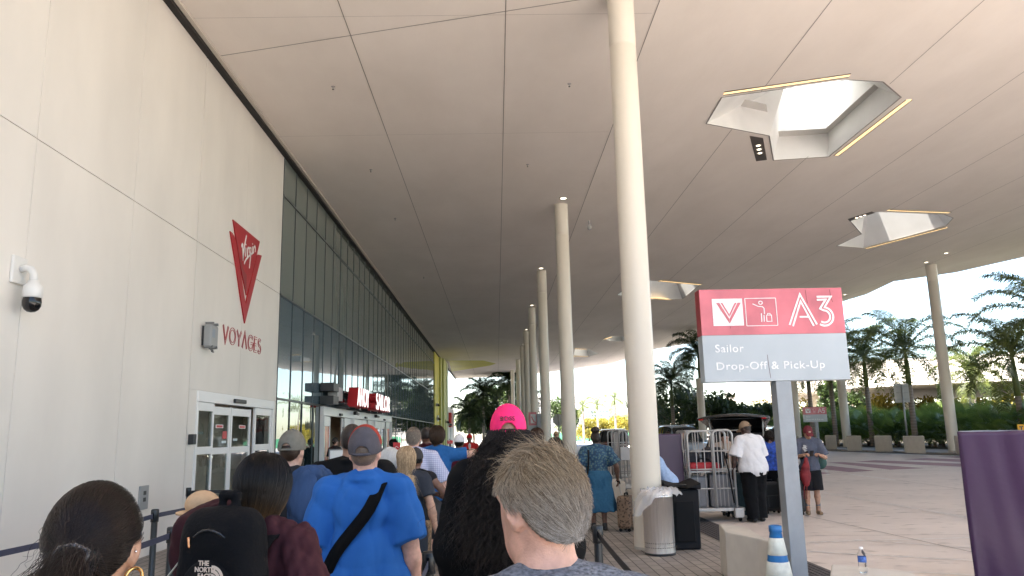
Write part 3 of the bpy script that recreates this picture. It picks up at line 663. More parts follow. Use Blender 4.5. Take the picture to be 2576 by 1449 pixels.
GL = {'V': (.8, [[(0, 1), (.4, 0), (.8, 1)]]), 'O': (1.0, [arc(.5, .5, .46, .46, 90, 450, 24)]), 'Y': (.75, [[(0, 1), (.37, .48), (.75, 1)], [(.37, .48), (.37, 0)]]), 'A': (.8, [[(0, 0), (.4, 1), (.8, 0)]]),
      'G': (.92, [arc(.5, .5, .46, .46, 40, 350, 22) + [(.95, .48), (.55, .48)]]), 'E': (.55, [[(.55, .95), (.06, .95), (.06, .05), (.55, .05)], [(.06, .5), (.48, .5)]]), 'S': (.6, [arc(.3, .74, .24, .21, 30, 270, 12) + arc(.3, .27, .27, .24, 90, -160, 14)])}
tot = sum(GL[c][0] for c in 'VOYAGES') + 6 * .22; u0, u1 = 15.48, 18.0; k = (u1 - u0) / tot; u = u0
for c in 'VOYAGES':
    for s_ in GL[c][1]: dbl(vl, [(u + p[0] * k, 3.70 + p[1] * .335) for p in s_], .013, .024, .003, .012, fa)
    u += (GL[c][0] + .22) * k
vl.build('letters', mat('voyages_red', (.42, .05, .06), .4), t)
# ================================================================ AHOY SAILOR sign
t = thing('entrance_sign', 'red block sign with white letters AHOY SAILOR above the entrance doors', 'sign', (FX + .4, 30, 2.75))
def word(y0, y1, txt):
    x0 = FX + .45
    mb = MB(); add_text(mb, txt, lambda u, v, w: (x0 + w, y0 + u, 2.79 + v), y1 - y0, .62, bold=.045, depth=.34)
    b_ = mb.build('letter_block', M('sign_red', (.48, .02, .028), .4), t)
    mb = MB(); add_text(mb, txt, lambda u, v, w: (x0 + .343 + w, y0 + u, 2.79 + v), y1 - y0, .62, bold=.0, depth=.012)
    mb.build('letter_face', mat('sign_white_glow', (.82, .8, .8), .4, emit=(1, .95, .92), es=.25), b_)  # letter faces given a faint glow of their own
word(26.3, 28.7, 'AHOY'); word(30.4, 34.3, 'SAILOR')
fr = MB()
fr.box((FX + .05, 25.8, 2.82), (FX + .44, 34.2, 2.88)).box((FX + .05, 25.8, 3.2), (FX + .44, 34.2, 3.26))
for y in (26.3, 28.4, 30.8, 32.6, 34.0): fr.box((FX + .02, y, 2.70), (FX + .50, y + .25, 2.80))
fr.build('support_frame', M('mullion', (.025, .03, .032)), t)
MB().box((FX + .03, 24.1, 2.76), (FX + .45, 24.9, 3.02)).box((FX + .03, 24.1, 3.16), (FX + .45, 24.9, 3.42)).build('transformer_box', m_dark, t, bevel=.01)
MB().box((FX + .10, 24.9, 2.9), (FX + .40, 25.8, 3.34)).build('end_plate', M('end_grey', (.45, .46, .46), .4), t, bevel=.01)
for y, l in ((29.2, 'left'), (34.2, 'right')):
    t2 = thing('door_camera', f'small dark camera on the entrance door header, {l} of the two', 'camera', (XE + .1, y, 2.6))
    MB().box((XE + .085, y, 2.55), (XE + .2, y + .16, 2.68)).build('housing', m_dark, t2, bevel=.02)
    MB().tube([(XE + .2, y + .08, 2.60), (XE + .28, y + .0, 2.57)], .05, 10).build('lens_tube', M('grey_plastic', (.45, .44, .43)), t2)
# ================================================================ destination signs
m_signred = mat('sign_pinkred', (0.50, 0.125, 0.15), 0.32, var=0.2, vscale=3, detail=10)
m_signside = mat('sign_deepred', (0.30, 0.02, 0.025), 0.4)
m_signgrey = mat('sign_grey', (0.36, 0.40, 0.43), 0.35, var=0.06, vscale=2)
m_signw = mat('sign_letter', (0.68, 0.69, 0.69), 0.5, var=.16, vscale=16, detail=9)
m_post = mat('post_grey', (0.245, 0.27, 0.295), 0.4, var=.1, vscale=5, bump=.06, bscale=30)
def dest_sign(label, cxy, w, h, z0, yaw, num, detail, lean=0.0):
    x, y = cxy; t = thing('destination_sign', label, 'sign', (x, y, 0), yaw, 'drop-off zone signs')
    D = .17
    P = Matrix.Translation((x, y, 0)) @ Matrix.Rotation(yaw, 4, 'Z')
    W = lambda u, v, q: P @ Vector((-w / 2 + u * w, -q, z0 + h - v * h))           # u right, v down, q towards the viewer
    mb = MB()
    def bx(mb, u0, u1, v0, v1, q0, q1): mb.box((-w / 2 + u0 * w, -q1, z0 + h - v1 * h), (-w / 2 + u1 * w, -q0, z0 + h - v0 * h), mtx=P)
    bx(mb, 0, 1, 0, .5, -D, 0); r_ = mb.build('red_panel', [m_signred], t, bevel=.004)
    mb = MB(); bx(mb, -.001, -.0005, .0, .5, -D, -.003); mb.build('red_edge', m_signside, r_)
    mb = MB(); bx(mb, 0, 1, .5005, 1, -D, 0); g_ = mb.build('grey_panel', m_signgrey, t, bevel=.004)
    fn = lambda u, v, q: W(u, v, .001 + q)
    a = w / h
    mb = MB(); bx(mb, .085, .295, .105, .40, .001, .004); sq = mb.build('white_square', m_signw, r_)
    mb = MB()
    for pts in ([(.125, .145), (.155, .145), (.198, .335)], [(.268, .145), (.238, .145), (.185, .375)], ): pass
    for q in ([(.112, .15), (.135, .15), (.196, .325), (.196, .375)], [(.144, .15), (.156, .15), (.198, .275), (.198, .305)], [(.285, .15), (.262, .15), (.198, .325), (.198, .375)], [(.255, .15), (.243, .15), (.200, .27), (.200, .30)]):
        mb.prism(q, .004, .006, fn)
    mb.build('chevron_mark', m_signside if not detail else m_signred, sq)
    ln = MB(); f2 = lambda u, v, q: W(.315 + u * .215, .105 + v * .30, .001 + q)
    for pts in ([(0, 0), (1, 0)], [(1, 0), (1, 1)], [(1, 1), (0, 1)], [(0, 1), (0, 0)]): ln.ribbon(pts, .022, 0, .003, f2)
    ln.ribbon(arc(.50, .165, .06, .06, 0, 360, 16), .026, 0, .003, f2)
    ln.ribbon([(.24, .20), (.42, .30), (.55, .31), (.60, .37), (.60, .58)], .03, 0, .003, f2)
    ln.ribbon([(.50, .55), (.49, .86)], .03, 0, .003, f2); ln.ribbon([(.58, .62), (.57, .86)], .03, 0, .003, f2)
    ln.ribbon([(.66, .62), (.82, .62), (.82, .85), (.66, .85), (.66, .62)], .025, 0, .003, f2); ln.ribbon([(.70, .62), (.70, .56), (.78, .56), (.78, .62)], .02, 0, .003, f2)
    ln.build('pictogram', m_signw, r_)
    nm = MB(); f3 = lambda u, v, q: W(.615 + u * .20, .41 - v * .31, .001 + q)
    for pts, dw in (([(0, 0), (.40, .98), (.84, .0)], 0), ): dbl(nm, [(p[0] + .04, p[1]) for p in pts], .062, .062, 0, .004, f3)
    nm.ribbon([(.36, .30), (.66, .30)], .06, 0, .004, f3)
    if num == 3:
        dbl(nm, [(1.02, .95), (1.42, .95), (1.18, .60)] + [(1.22 + .26 * math.cos(R(q)), .30 + .27 * math.sin(R(q))) for q in range(85, -140, -15)], .062, .055, 0, .004, f3)
    else:
        dbl(nm, [(1.50, .95), (1.12, .95), (1.08, .58), (1.22, .60)] + [(1.22 + .25 * math.cos(R(q)), .31 + .27 * math.sin(R(q))) for q in range(80, -140, -15)], .062, .055, 0, .004, f3)
    nm.build('zone_number', m_signw, r_)
    tx = MB(); add_text(tx, 'Sailor', lambda u, v, q: W(.085 + u / w, .685 - v / h, .001 + q), None, .083 * h, depth=.003, bold=.008, spacing=1.12)
    add_text(tx, 'Drop-Off & Pick-Up', lambda u, v, q: W(.085 + u / w, .872 - v / h, .001 + q), .745 * w, .080 * h, depth=.003, bold=.008, spacing=1.1)
    tx.build('lettering', m_signw, g_)
    if detail:
        st_ = MB()
        for pts in ([(.745, .02), (.747, .12), (.752, .17)], [(.915, .02), (.92, .12), (.93, .16)], [(.44, .72), (.443, .83), (.45, .97)], [(.20, .395), (.20, .43)]): st_.ribbon(pts, .0028, 0.001, .002, lambda u, v, q: W(u, v, q))
        st_.build('rust_run', M('rust', (.10, .04, .04), .8), t)
    pw = .17
    pm_ = MB(); pm_.box((.035 * w - pw / 2, .0, -.01), (.035 * w + pw / 2, pw, z0 - .002), mtx=P); pm_.build('post', m_post, t, bevel=.006)
    return t
xa = onY(1765, 845, 8.3); xb = onY(2129, 832, 8.3)
zt_ = onY(1752, 729.6, 8.3)[2]; zb_ = onY(1777, 962, 8.3)[2]
dest_sign('big red and grey A3 drop-off sign on a grey post in the foreground', ((xa[0] + xb[0]) / 2, 8.3), xb[0] - xa[0], zt_ - zb_, zb_, R(1.0), 3, True)
pa = onY(2050, 1030, 50)
dest_sign('small distant red and grey A5 drop-off sign before the fan palms', (pa[0], 50), 1.52, .95, 2.0, R(1), 5, False)
# narrow third sign of the kind, edge-on among the columns
t = thing('destination_sign', 'partly hidden red and grey drop-off sign between the fourth and fifth columns', 'sign', (3.1, 44, 0), 0, 'drop-off zone signs')
q0 = onY(1329, 1037, 44); q1 = onY(1348, 1070, 44)
MB().box((q0[0], 43.9, q1[2]), (q1[0] + .05, 44, q0[2])).build('red_panel', m_signred, t); MB().box((q0[0], 43.9, q1[2] - .75), (q1[0] + .05, 44, q1[2] - .003)).build('grey_panel', m_signgrey, t)
MB().box((q0[0] + .12, 43.895, q1[2] + .12), (q1[0], 43.899, q0[2] - .12)).build('white_square', m_signw, t)
MB().ribbon([(.16, .5), (.3, .2), (.42, .15)], .07, 0, .003, lambda u, v, q: (q0[0] + u, 43.893 - q, q1[2] + v)).build('chevron_mark', m_signred, t)
MB().box((q1[0] + .06, 43.7, 0), (q1[0] + .5, 44.1, q0[2] - .1)).build('post', m_post, t)
# back of a road sign on a thin steel post
def back_sign(name, label, x, y, z0, hpost, w, h, octagon=False):
    t = thing(name, label, 'sign', (x, y, z0))
    MB().tube([(x, y, z0), (x, y, hpost)], .055, 12).build('post', M('galv', (.45, .45, .44), .4, .5), t)
    m = M('sign_back', (.50, .50, .48), .45)
    if octagon:
        MB().prism([(w / 2 / math.cos(R(22.5)) * math.cos(R(22.5 + 45 * k)), w / 2 / math.cos(R(22.5)) * math.sin(R(22.5 + 45 * k))) for k in range(8)], .06, .07, lambda u, v, q: (x + u, y + q, hpost - h / 2 + v)).build('panel', m, t)
    else:
        MB().box((x - w / 2, y + .07, hpost - h), (x + w / 2, y + .09, hpost + .05)).build('panel', m, t, bevel=.004)
        for k in (.12, .45, .8): MB().box((x - w * .36, y - .07, hpost - h * k - .03), (x + w * .36, y + .068, hpost - h * k + .03)).build('bracket', M('galv', (.45, .45, .44)), t, bevel=.01)
    return t
back_sign('road_sign', 'pale back of a rectangular road sign on a thin steel post before the palms', 26.3, 49.6, .12, 4.25, .98, 1.15)
pq = onY(1405, 1060, 70); back_sign('stop_sign', 'back of an octagonal stop sign beyond the columns', pq[0], 70, 0, 3.3, 1.0, 1.0, True)
q = onY(2566, 1078, 30); t = thing('yellow_sign', 'small yellow warning sign at the right edge above the purple cover', 'sign', (q[0], 30, 0))
MB().box((q[0] - .10, 29.98, q[2] - .16), (q[0] + .5, 30, q[2] + .16)).build('panel', M('sign_yellow', (.70, .34, .01), .5), t)
mb = MB(); add_text(mb, 'T', lambda u, v, w: (q[0] - .04 + u, 29.979 - w, q[2] - .09 + v), None, .18, bold=.04, depth=.003); mb.build('letter', m_dark, t)
MB().tube([(q[0] + .2, 30.03, .1), (q[0] + .2, 30.03, q[2] + .1)], .03, 8).build('post', M('galv', (.45, .45, .44)), t)

# ================================================================ concrete blocks, cone, bottle
m_conc = mat('block_concrete', (0.56, 0.53, 0.47), 0.65, var=.06, vscale=6, bump=.06, bscale=25)
def block(label, pts, h, group='concrete barrier blocks', z0=0.0, taper=.04, bev=.03):
    pts = [tuple(q[:2]) for q in pts]
    if sum(pts[i - 1][0] * pts[i][1] - pts[i][0] * pts[i - 1][1] for i in range(len(pts))) < 0: pts = pts[::-1]
    c = np.mean(np.array(pts), 0); t = thing('concrete_block', label, 'barrier', (c[0], c[1], z0), 0, group); n = len(pts)
    v = [(c[0] + (p[0] - c[0]) * (1 - taper), c[1] + (p[1] - c[1]) * (1 - taper), z0) for p in pts] + [(p[0], p[1], z0 + h) for p in pts]
    MB().add(v, [tuple(reversed(range(n))), tuple(range(n, 2 * n))] + [(i, (i + 1) % n, (i + 1) % n + n, i + n) for i in range(n)]).build('block_body', m_conc, t, bevel=bev)
block('pale angular concrete block beside the blue and white cone', [onZ(*q, .58) for q in ((1808, 1316), (1880, 1327), (1938, 1362), (1905, 1354), (1824, 1338))], .58, taper=-.04, bev=.015)
block('pale concrete block at the bottom edge with a water bottle standing on it', [onZ(*q, .56) for q in ((2091, 1419), (2290, 1437), (2400, 1500), (2160, 1560), (2085, 1470))], .56, bev=.015)
block('pale concrete block on the pavement behind the lady in the blue dress', [(2.45, 19.2), (2.45, 17.9), (2.9, 17.9), (3.0, 19.2)], .60)
block('pale concrete block half hidden behind the nearest column and leopard suitcase', [(2.75, 17.0), (2.8, 16.2), (3.3, 16.2), (3.35, 17.0)], .5)
for (x0, x1, yb), l in zip([(2078, 2106, 1129), (2132, 2170, 1134), (2203, 2247, 1136), (2277, 2330, 1140), (2408, 2432, 1143), (1998, 2012, 1127)],
                           ['small far concrete block just right of the long haired man', 'far concrete block right of the second right-hand column', 'far concrete block left of the thin road sign post', 'widest far concrete block, left of the tall right-hand column', 'far concrete block between the tall column and the purple cover', 'far concrete block touching the A3 sign post']):
    p = onZ(x0, yb, .12); q2 = onZ(x1, yb + 1, .12)
    block(l, [(p[0], p[1]), (q2[0], q2[1]), (q2[0] + .25, q2[1] + .55), (p[0] + .25, p[1] + .55)], .95, z0=.12, taper=.02, bev=.04)
t = thing('traffic_cone', 'scuffed blue traffic cone with two white collars by the sign post', 'cone', (2.70, 7.75, 0))
cb = lambda z: .175 - .125 * z / .78
m_blue = mat('cone_blue', (0.02, 0.16, 0.42), 0.45, var=.25, vscale=9); m_cw = mat('cone_collar', (0.66, 0.68, 0.60), 0.5, var=.16, vscale=14)
o3 = (2.70, 7.75, 0)
MB().lathe([(.20, 0), (.20, .035), (cb(.04), .04), (cb(.74), .74), (.062, .745), (.062, .80), (.045, .805), (.045, .79)], o3, 28).build('cone_body', m_blue, t)
for a, b2 in ((.30, .47), (.53, .69)):
    MB().lathe([(cb(a) + .001, a), (cb(a) + .005, a + .003), (cb(b2) + .005, b2 - .003), (cb(b2) + .001, b2)], o3, 28).build('white_collar', m_cw, t)
MB().box((2.70 - .22, 7.53, .002), (2.70 + .22, 7.97, .03)).build('base_plate', m_dark, t, bevel=.02)
bt = onZ(2172, 1441, .56); t = thing('water_bottle', 'clear plastic water bottle with blue label on the concrete block', 'bottle', bt)
m_pet = mat('clear_plastic', (0.95, 0.97, 0.98), 0.05, trans=1.0, spec=.5); m_pet.node_tree.nodes['Principled BSDF'].inputs['IOR'].default_value = 1.15
prof = [(0, .002), (.028, .002), (.032, .012), (.031, .03), (.033, .04), (.031, .05), (.033, .06), (.031, .07), (.033, .08), (.032, .10), (.032, .135), (.028, .155), (.014, .178), (.013, .19)]
MB().lathe(prof, bt, 24).build('bottle_body', m_pet, t)
MB().lathe([(.0325, .085), (.0335, .086), (.0335, .128), (.0325, .129)], bt, 24).build('label_band', mat('bottle_label', (.05, .12, .38), .35, var=.6, vscale=60), t)
MB().lathe([(.0145, .186), (.0155, .187), (.0155, .203), (0, .204)], bt, 16).build('cap', M('cap_white', (.8, .8, .8), .4), t)

# ================================================================ bins
bc = (2.30, 11.42, 0); t = thing('trash_can', 'round stainless steel trash can at the foot of the nearest column', 'bin', bc)
m_st, nt, bs, tc = nodes_mat('stainless', 0.32); bs.inputs['Base Color'].default_value = (.95, .94, .93, 1); bs.inputs['Metallic'].default_value = 1.0
n = nt.nodes.new('ShaderNodeTexNoise'); mp = nt.nodes.new('ShaderNodeMapping'); mp.inputs['Scale'].default_value = (5, 5, .15); nt.links.new(tc.outputs['Object'], mp.inputs['Vector']); nt.links.new(mp.outputs['Vector'], n.inputs['Vector'])
bp = nt.nodes.new('ShaderNodeBump'); bp.inputs['Strength'].default_value = .7; bp.inputs['Distance'].default_value = .03; nt.links.new(n.outputs['Fac'], bp.inputs['Height']); nt.links.new(bp.outputs['Normal'], bs.inputs['Normal'])
rr = .215
MB().lathe([(rr, .03), (rr, .80), (rr + .004, .803), (rr + .004, .812), (rr, .815), (rr, .825), (rr + .004, .828), (rr + .004, .836), (rr, .84), (rr, .865), (rr - .01, .87), (rr - .02, .87), (rr - .02, .6)], bc, 48).build('can_body', m_st, t)
MB().lathe([(0, 0.004), (rr + .006, .004), (rr + .006, .032), (rr, .034)], bc, 48).build('base_rim', m_dark, t)
hm = MB()
for z in (.11, .17):
    for k in range(40):
        a = 2 * math.pi * k / 40; c0 = Vector((bc[0] + (rr + .001) * math.cos(a), bc[1] + (rr + .001) * math.sin(a), z)); u = Vector((-math.sin(a), math.cos(a), 0)) * .007; w = Vector((0, 0, .007))
        hm.add([c0 + u * math.cos(q) + w * math.sin(q) for q in np.linspace(0, 2 * math.pi, 8)[:-1]], [tuple(range(7))])
hm.build('vent_holes', M('black_gloss', (.008, .008, .009)), t)
def plastic_film():
    m = bpy.data.materials.new('plastic_film'); m.use_nodes = True; nt = m.node_tree; b = nt.nodes['Principled BSDF']; b.inputs['Base Color'].default_value = (.85, .85, .86, 1); b.inputs['Roughness'].default_value = .22
    b.inputs['Alpha'].default_value = .42; return m
lb = MB(); nu, nv = 64, 9; vv = []
for j in range(nv):
    for i in range(nu):
        a = 2 * math.pi * i / nu; s_ = j / (nv - 1)
        lob = max(0, math.cos(a - R(195))) ** 3; lob2 = max(0, math.cos(a - R(-10))) ** 4
        rad = rr - .03 + .06 * s_ + .015 * math.sin(a * 9 + j) + .01 * math.sin(a * 17 + 2 * j) + (.14 * lob + .10 * lob2) * s_
        z = .86 + .07 * math.sin(s_ * math.pi * .9) - (.05 + .30 * lob + .0 * lob2) * s_ ** 1.6 + .014 * math.sin(a * 13 + j * 1.7) + .012 * math.sin(a * 23 + j)
        vv.append((bc[0] + rad * math.cos(a), bc[1] + rad * math.sin(a), z))
lb.add(vv, [(j * nu + i, j * nu + (i + 1) % nu, (j + 1) * nu + (i + 1) % nu, (j + 1) * nu + i) for j in range(nv - 1) for i in range(nu)], True)
tl = lb.build('bin_liner', plastic_film(), None); tag(tl, 'crumpled clear plastic liner draped over the rim of the steel can', 'bin liner')
bx0, by0 = 2.75, 11.95; t = thing('recycling_bin', 'tall black plastic recycling bin beside the steel trash can', 'bin', (bx0, by0, 0))
m_blk = mat('black_plastic', (0.006, 0.006, 0.008), 0.6, var=.4, vscale=3, bump=.05, spec=.25)
def frus(mb, x0, x1, y0, y1, z0, z1, k): 
    cx_, cy_ = (x0 + x1) / 2, (y0 + y1) / 2
    f = lambda x, y, z, s: (cx_ + (x - cx_) * s, cy_ + (y - cy_) * s, z)
    mb.add([f(x0, y0, z0, k), f(x1, y0, z0, k), f(x1, y1, z0, k), f(x0, y1, z0, k), f(x0, y0, z1, 1), f(x1, y0, z1, 1), f(x1, y1, z1, 1), f(x0, y1, z1, 1)], [(3, 2, 1, 0), (4, 5, 6, 7), (0, 1, 5, 4), (1, 2, 6, 5), (2, 3, 7, 6), (3, 0, 4, 7)])
mb = MB(); frus(mb, bx0 - .21, bx0 + .23, by0 - .25, by0 + .3, .01, .86, .95); mb.build('bin_body', m_blk, t, bevel=.02)
mb = MB(); mb.box((bx0 - .14, by0 - .262, .12), (bx0 + .14, by0 - .245, .70)); mb.build('front_panel', M('black_panel', (.004, .004, .005), .6, spec=.2), t, bevel=.012)
mb = MB(); mb.add([(bx0 - .24, by0 - .28, .865), (bx0 + .26, by0 - .28, .865), (bx0 + .26, by0 + .33, .865), (bx0 - .24, by0 + .33, .865), (bx0 - .24, by0 - .28, .93), (bx0 - .02, by0 - .28, .88), (bx0 + .06, by0 - .28, .88), (bx0 + .26, by0 - .28, .96), (bx0 + .26, by0 + .33, 1.0), (bx0 + .06, by0 + .33, .93), (bx0 - .02, by0 + .33, .93), (bx0 - .24, by0 + .33, .99)],
                  [(3, 2, 1, 0), (4, 5, 10, 11), (5, 6, 9, 10), (6, 7, 8, 9), (0, 1, 7, 6, 5, 4), (2, 3, 11, 10, 9, 8), (1, 2, 8, 7), (3, 0, 4, 11)])
mb.build('lid', m_blk, t, bevel=.012)
MB().lathe([(.06, .0), (.085, .0), (.09, .008), (.06, .008)], (bx0 + .02, by0, .915), 20).build('lid_opening', M('lid_ring', (.09, .085, .08), .5), t)

# ================================================================ luggage carts
m_cart = mat('cart_steel', (0.44, 0.43, 0.42), 0.38, 0.25, bump=.03)
def gate(parent, p, q, z0, z1, nv_, hz, name='gate', rr_=.016, round_=.10):
    """an upright tube gate between the ground points p and q"""
    p = Vector((*p, 0)); q = Vector((*q, 0)); L = (q - p).length; d = (q - p) / L
    pt = lambda u, z: p + d * u + Vector((0, 0, z))
    mb = MB(); pts = [pt(0, z0)] + [pt(0, z1 - round_)]
    for k in range(1, 6): a = R(18 * k); pts.append(pt(round_ * (1 - math.cos(a)), z1 - round_ + round_ * math.sin(a)))
    for k in range(0, 6): a = R(18 * k); pts.append(pt(L - round_ + round_ * math.sin(a), z1 - round_ + round_ * math.cos(a)))
    pts.append(pt(L, z0)); mb.tube(pts, rr_ * 1.35, 8)
    fr = mb.build(name, m_cart, parent)
    rb = MB()
    for k in range(1, nv_ + 1): rb.tube([pt(L * k / (nv_ + 1), z0), pt(L * k / (nv_ + 1), z1 - .01)], rr_ * .55, 6)
    for z in hz: rb.tube([pt(0, z), pt(L, z)], rr_ * .8, 6)
    rb.build('bars', m_cart, fr); return fr
def cart(label, x0, x1, y0, y1, zt, gates, group='tall wheeled luggage carts'):
    t = thing('luggage_cart', label, 'luggage cart', ((x0 + x1) / 2, (y0 + y1) / 2, 0), 0, group)
    MB().box((x0, y0, .20), (x1, y1, .26)).build('platform', m_cart, t, bevel=.01)
    for x in (x0 + .08, x1 - .08):
        for y in (y0 + .08, y1 - .08):
            w = MB(); w.tube([(x - .02, y + .03, .075), (x + .02, y + .03, .075)], .075, 16); wo = w.build('wheel', m_blk, t)
            MB().box((x - .035, y - .03, .08), (x + .035, y + .06, .199)).build('fork', m_cart, wo)
    gates(t); return t
def g1(t):
    gate(t, (3.66, 15.0), (4.13, 15.0), .26, 1.70, 2, (.62, .98, 1.32)); gate(t, (4.15, 14.98), (4.52, 14.96), .26, 1.71, 4, (.62, .98, 1.32))
    gate(t, (3.66, 15.9), (4.66, 15.9), .26, 1.70, 8, (.62, .98, 1.32), 'back_frame'); gate(t, (3.66, 15.05), (3.66, 15.85), .26, 1.70, 4, (.98,), 'side_frame')
    MB().box((3.68, 15.05, .92), (4.5, 15.85, .95)).build('shelf', m_cart, t)
    MB().tube([(4.34, 14.93, 1.30), (4.40, 14.90, .9), (4.46, 14.92, .35)], .014, 6).build('black_strap', m_blk, t)
    MB().box((4.46, 14.90, .08), (4.64, 15.0, .26)).build('brake_housing', m_cart, t, bevel=.02)
cart('silver tube luggage cart loaded with grey suitcases near the porter', 3.64, 4.68, 14.97, 15.92, 1.7, g1)
def g2(t):
    gate(t, (3.35, 21.4), (4.3, 21.3), .26, 1.74, 7, (.6, .95, 1.35)); gate(t, (3.35, 22.3), (4.3, 22.3), .26, 1.74, 7, (.6, .95, 1.35), 'back_frame'); gate(t, (3.35, 21.4), (3.35, 22.3), .26, 1.74, 5, (.95,), 'side_frame')
    MB().box((3.37, 21.36, .95), (4.28, 21.42, 1.30)).build('mesh_panel', M('cart_mesh', (.40, .40, .40), .5), t)
cart('silver tube luggage cart half hidden left of the nearest column', 3.33, 4.32, 21.35, 22.32, 1.74, g2)
def g3(t):
    gate(t, (3.82, 26), (4.30, 26), .26, 1.74, 2, (.55, .95, 1.35)); gate(t, (3.82, 26.9), (4.7, 26.9), .26, 1.74, 4, (.55, .95, 1.35), 'back_frame'); gate(t, (4.7, 26), (4.7, 26.9), .26, 1.74, 3, (.95,), 'side_frame')
cart('empty silver luggage cart farthest along the kerb behind the lady in blue', 3.8, 4.72, 25.95, 26.95, 1.74, g3)
def cover(name, label, x0, x1, y0, y1, z0, z1, seed, wr=.012, group='purple luggage cart covers', rz=0.0):
    """sagging vinyl cover: a closed wrinkled box"""
    rg = np.random.default_rng(seed); ph = rg.uniform(0, 6.28, 12)
    t = thing(name, label, 'cart cover', ((x0 + x1) / 2, (y0 + y1) / 2, 0), rz, group)
    cx_, cy_ = (x0 + x1) / 2, (y0 + y1) / 2; x0 -= cx_; x1 -= cx_; y0 -= cy_; y1 -= cy_
    me = bpy.data.meshes.new('cover'); bm = bmesh.new(); bmesh.ops.create_cube(bm, size=1)
    bmesh.ops.subdivide_edges(bm, edges=bm.edges[:], cuts=34, use_grid_fill=True)
    c = np.array([(x0 + x1) / 2, (y0 + y1) / 2, (z0 + z1) / 2]); s_ = np.array([x1 - x0, y1 - y0, z1 - z0])
    for v in bm.verts:
        p = np.array(v.co) * s_; q = np.abs(np.array(v.co)) ; 
        u = p[0] + p[1]; zz = p[2]
        fold = sum(math.sin(u * k + zz * m + f) for k, m, f in zip((9, 14, 23, 31), (1.2, -2.1, 1.0, 3.2), ph)) / 4
        big = math.sin(u * 4.2 + zz * .7 + ph[5]) * .6 + math.sin(zz * 3 + u * 1.3 + ph[6]) * .3
        n_ = np.array([np.sign(v.co.x) if q[0] > .499 else 0, np.sign(v.co.y) if q[1] > .499 else 0, 0.3 * np.sign(v.co.z) if q[2] > .499 else 0])
        a = wr * (fold + 1.2 * big) * (1 - .4 * (v.co.z + .5))
        r_ = 1 - .02 * max(0, (q[0] > .499) + (q[1] > .499) + (q[2] > .499) - 1)
        p = p * r_ + n_ * a; v.co = p + c
    for f in bm.faces: f.smooth = True
    bm.to_mesh(me); bm.free(); me.materials.append(M('purple_vinyl', (0.046, 0.020, 0.060), 0.30, bump=.08, bscale=14)); o = bpy.data.objects.new('cover', me); C.objects.link(o); o.parent = t
    MB().box((x0 + .1, y0 + .1, .2), (x1 - .1, y1 - .1, .25)).build('platform', m_cart, t, local=True)
    for x in (x0 + .14, x1 - .14):
        for y in (y0 + .14, y1 - .14): MB().tube([(x - .02, y, .08), (x + .02, y, .08)], .08, 14).tube([(x, y, .1), (x, y, .22)], .02, 6).build('wheel', m_blk, t, local=True)
    return t
cover('covered_cart', 'purple vinyl covered luggage cart between the nearest column and the silver cart', 3.02, 3.60, 15.2, 16.2, .27, 1.66, 3, .008)
cover('covered_cart', 'large purple vinyl covered luggage cart cut by the right frame edge', 4.66, 6.06, 7.15, 8.05, .2, 1.66, 5, .016, rz=R(-33))
for nm_ in ('purple_vinyl',): pass

# ================================================================ suitcases
def suitcase(label, x, y, w, d, h, rz, m, z0=.045, ribs=6, handle=True, soft=False, wheels=True, group='suitcases around the drop-off'):
    t = thing('suitcase', label, 'suitcase', (x, y, z0 - .045 if wheels else z0), rz, group); zb = .05 if wheels else 0.0
    MB().box((-w / 2, -d / 2, zb), (w / 2, d / 2, zb + h)).build('shell', m, t, bevel=.045 if not soft else .06, seg=4, local=True)
    if ribs:
        rb = MB()
        for k in range(ribs):
            u = -w / 2 + w * (k + 1) / (ribs + 1); rb.box((u - .009, -d / 2 - .006, zb + .05), (u + .009, -d / 2 + .01, zb + h - .05)); rb.box((u - .009, d / 2 - .01, zb + .05), (u + .009, d / 2 + .006, zb + h - .05))
        rb.build('ribs', m, t, bevel=.004, local=True)
    if soft:
        MB().box((-w * .4, -d / 2 - .03, zb + .06), (w * .4, -d / 2 + .01, zb + h * .55)).build('front_pocket', m, t, bevel=.02, local=True)
    if handle:
        MB().tube([(-w * .2, 0, zb + h - .01), (-w * .2, 0, zb + h + .04), (w * .2, 0, zb + h + .04), (w * .2, 0, zb + h - .01)], .012, 8).build('handle', m_blk, t, local=True)
    if wheels:
        for sx in (-1, 1):
            for sy in (-1, 1): MB().tube([(sx * (w / 2 - .06) - .015, sy * (d / 2 - .05), .028), (sx * (w / 2 - .06) + .015, sy * (d / 2 - .05), .028)], .028, 12).build('wheel', m_blk, t, local=True)
    return t
def leopard():
    m, nt, b, tc = nodes_mat('leopard_print', .6); v = nt.nodes.new('ShaderNodeTexVoronoi'); v.inputs['Scale'].default_value = 28; nt.links.new(tc.outputs['Object'], v.inputs['Vector'])
    r = nt.nodes.new('ShaderNodeValToRGB'); e = r.color_ramp.elements; e[0].position = .25; e[0].color = (.045, .028, .018, 1); e[1].position = .5; e[1].color = (.22, .15, .10, 1); nt.links.new(v.outputs['Distance'], r.inputs['Fac']); nt.links.new(r.outputs['Color'], b.inputs['Base Color']); return m
m_sgrey = mat('case_grey', (0.20, 0.20, 0.215), .35, var=.1); m_steal = mat('case_teal', (0.018, 0.045, 0.055), .4); m_sblk = mat('case_black', (0.012, 0.012, 0.013), .55)
suitcase('brown leopard print suitcase standing left of the nearest column', 2.28, 14.1, .36, .26, .56, R(60), leopard(), ribs=0, soft=True)
suitcase('grey ribbed hard suitcase on the cart, left one of two', 3.88, 15.4, .34, .5, .58, 0, m_sgrey, z0=.26, wheels=False)
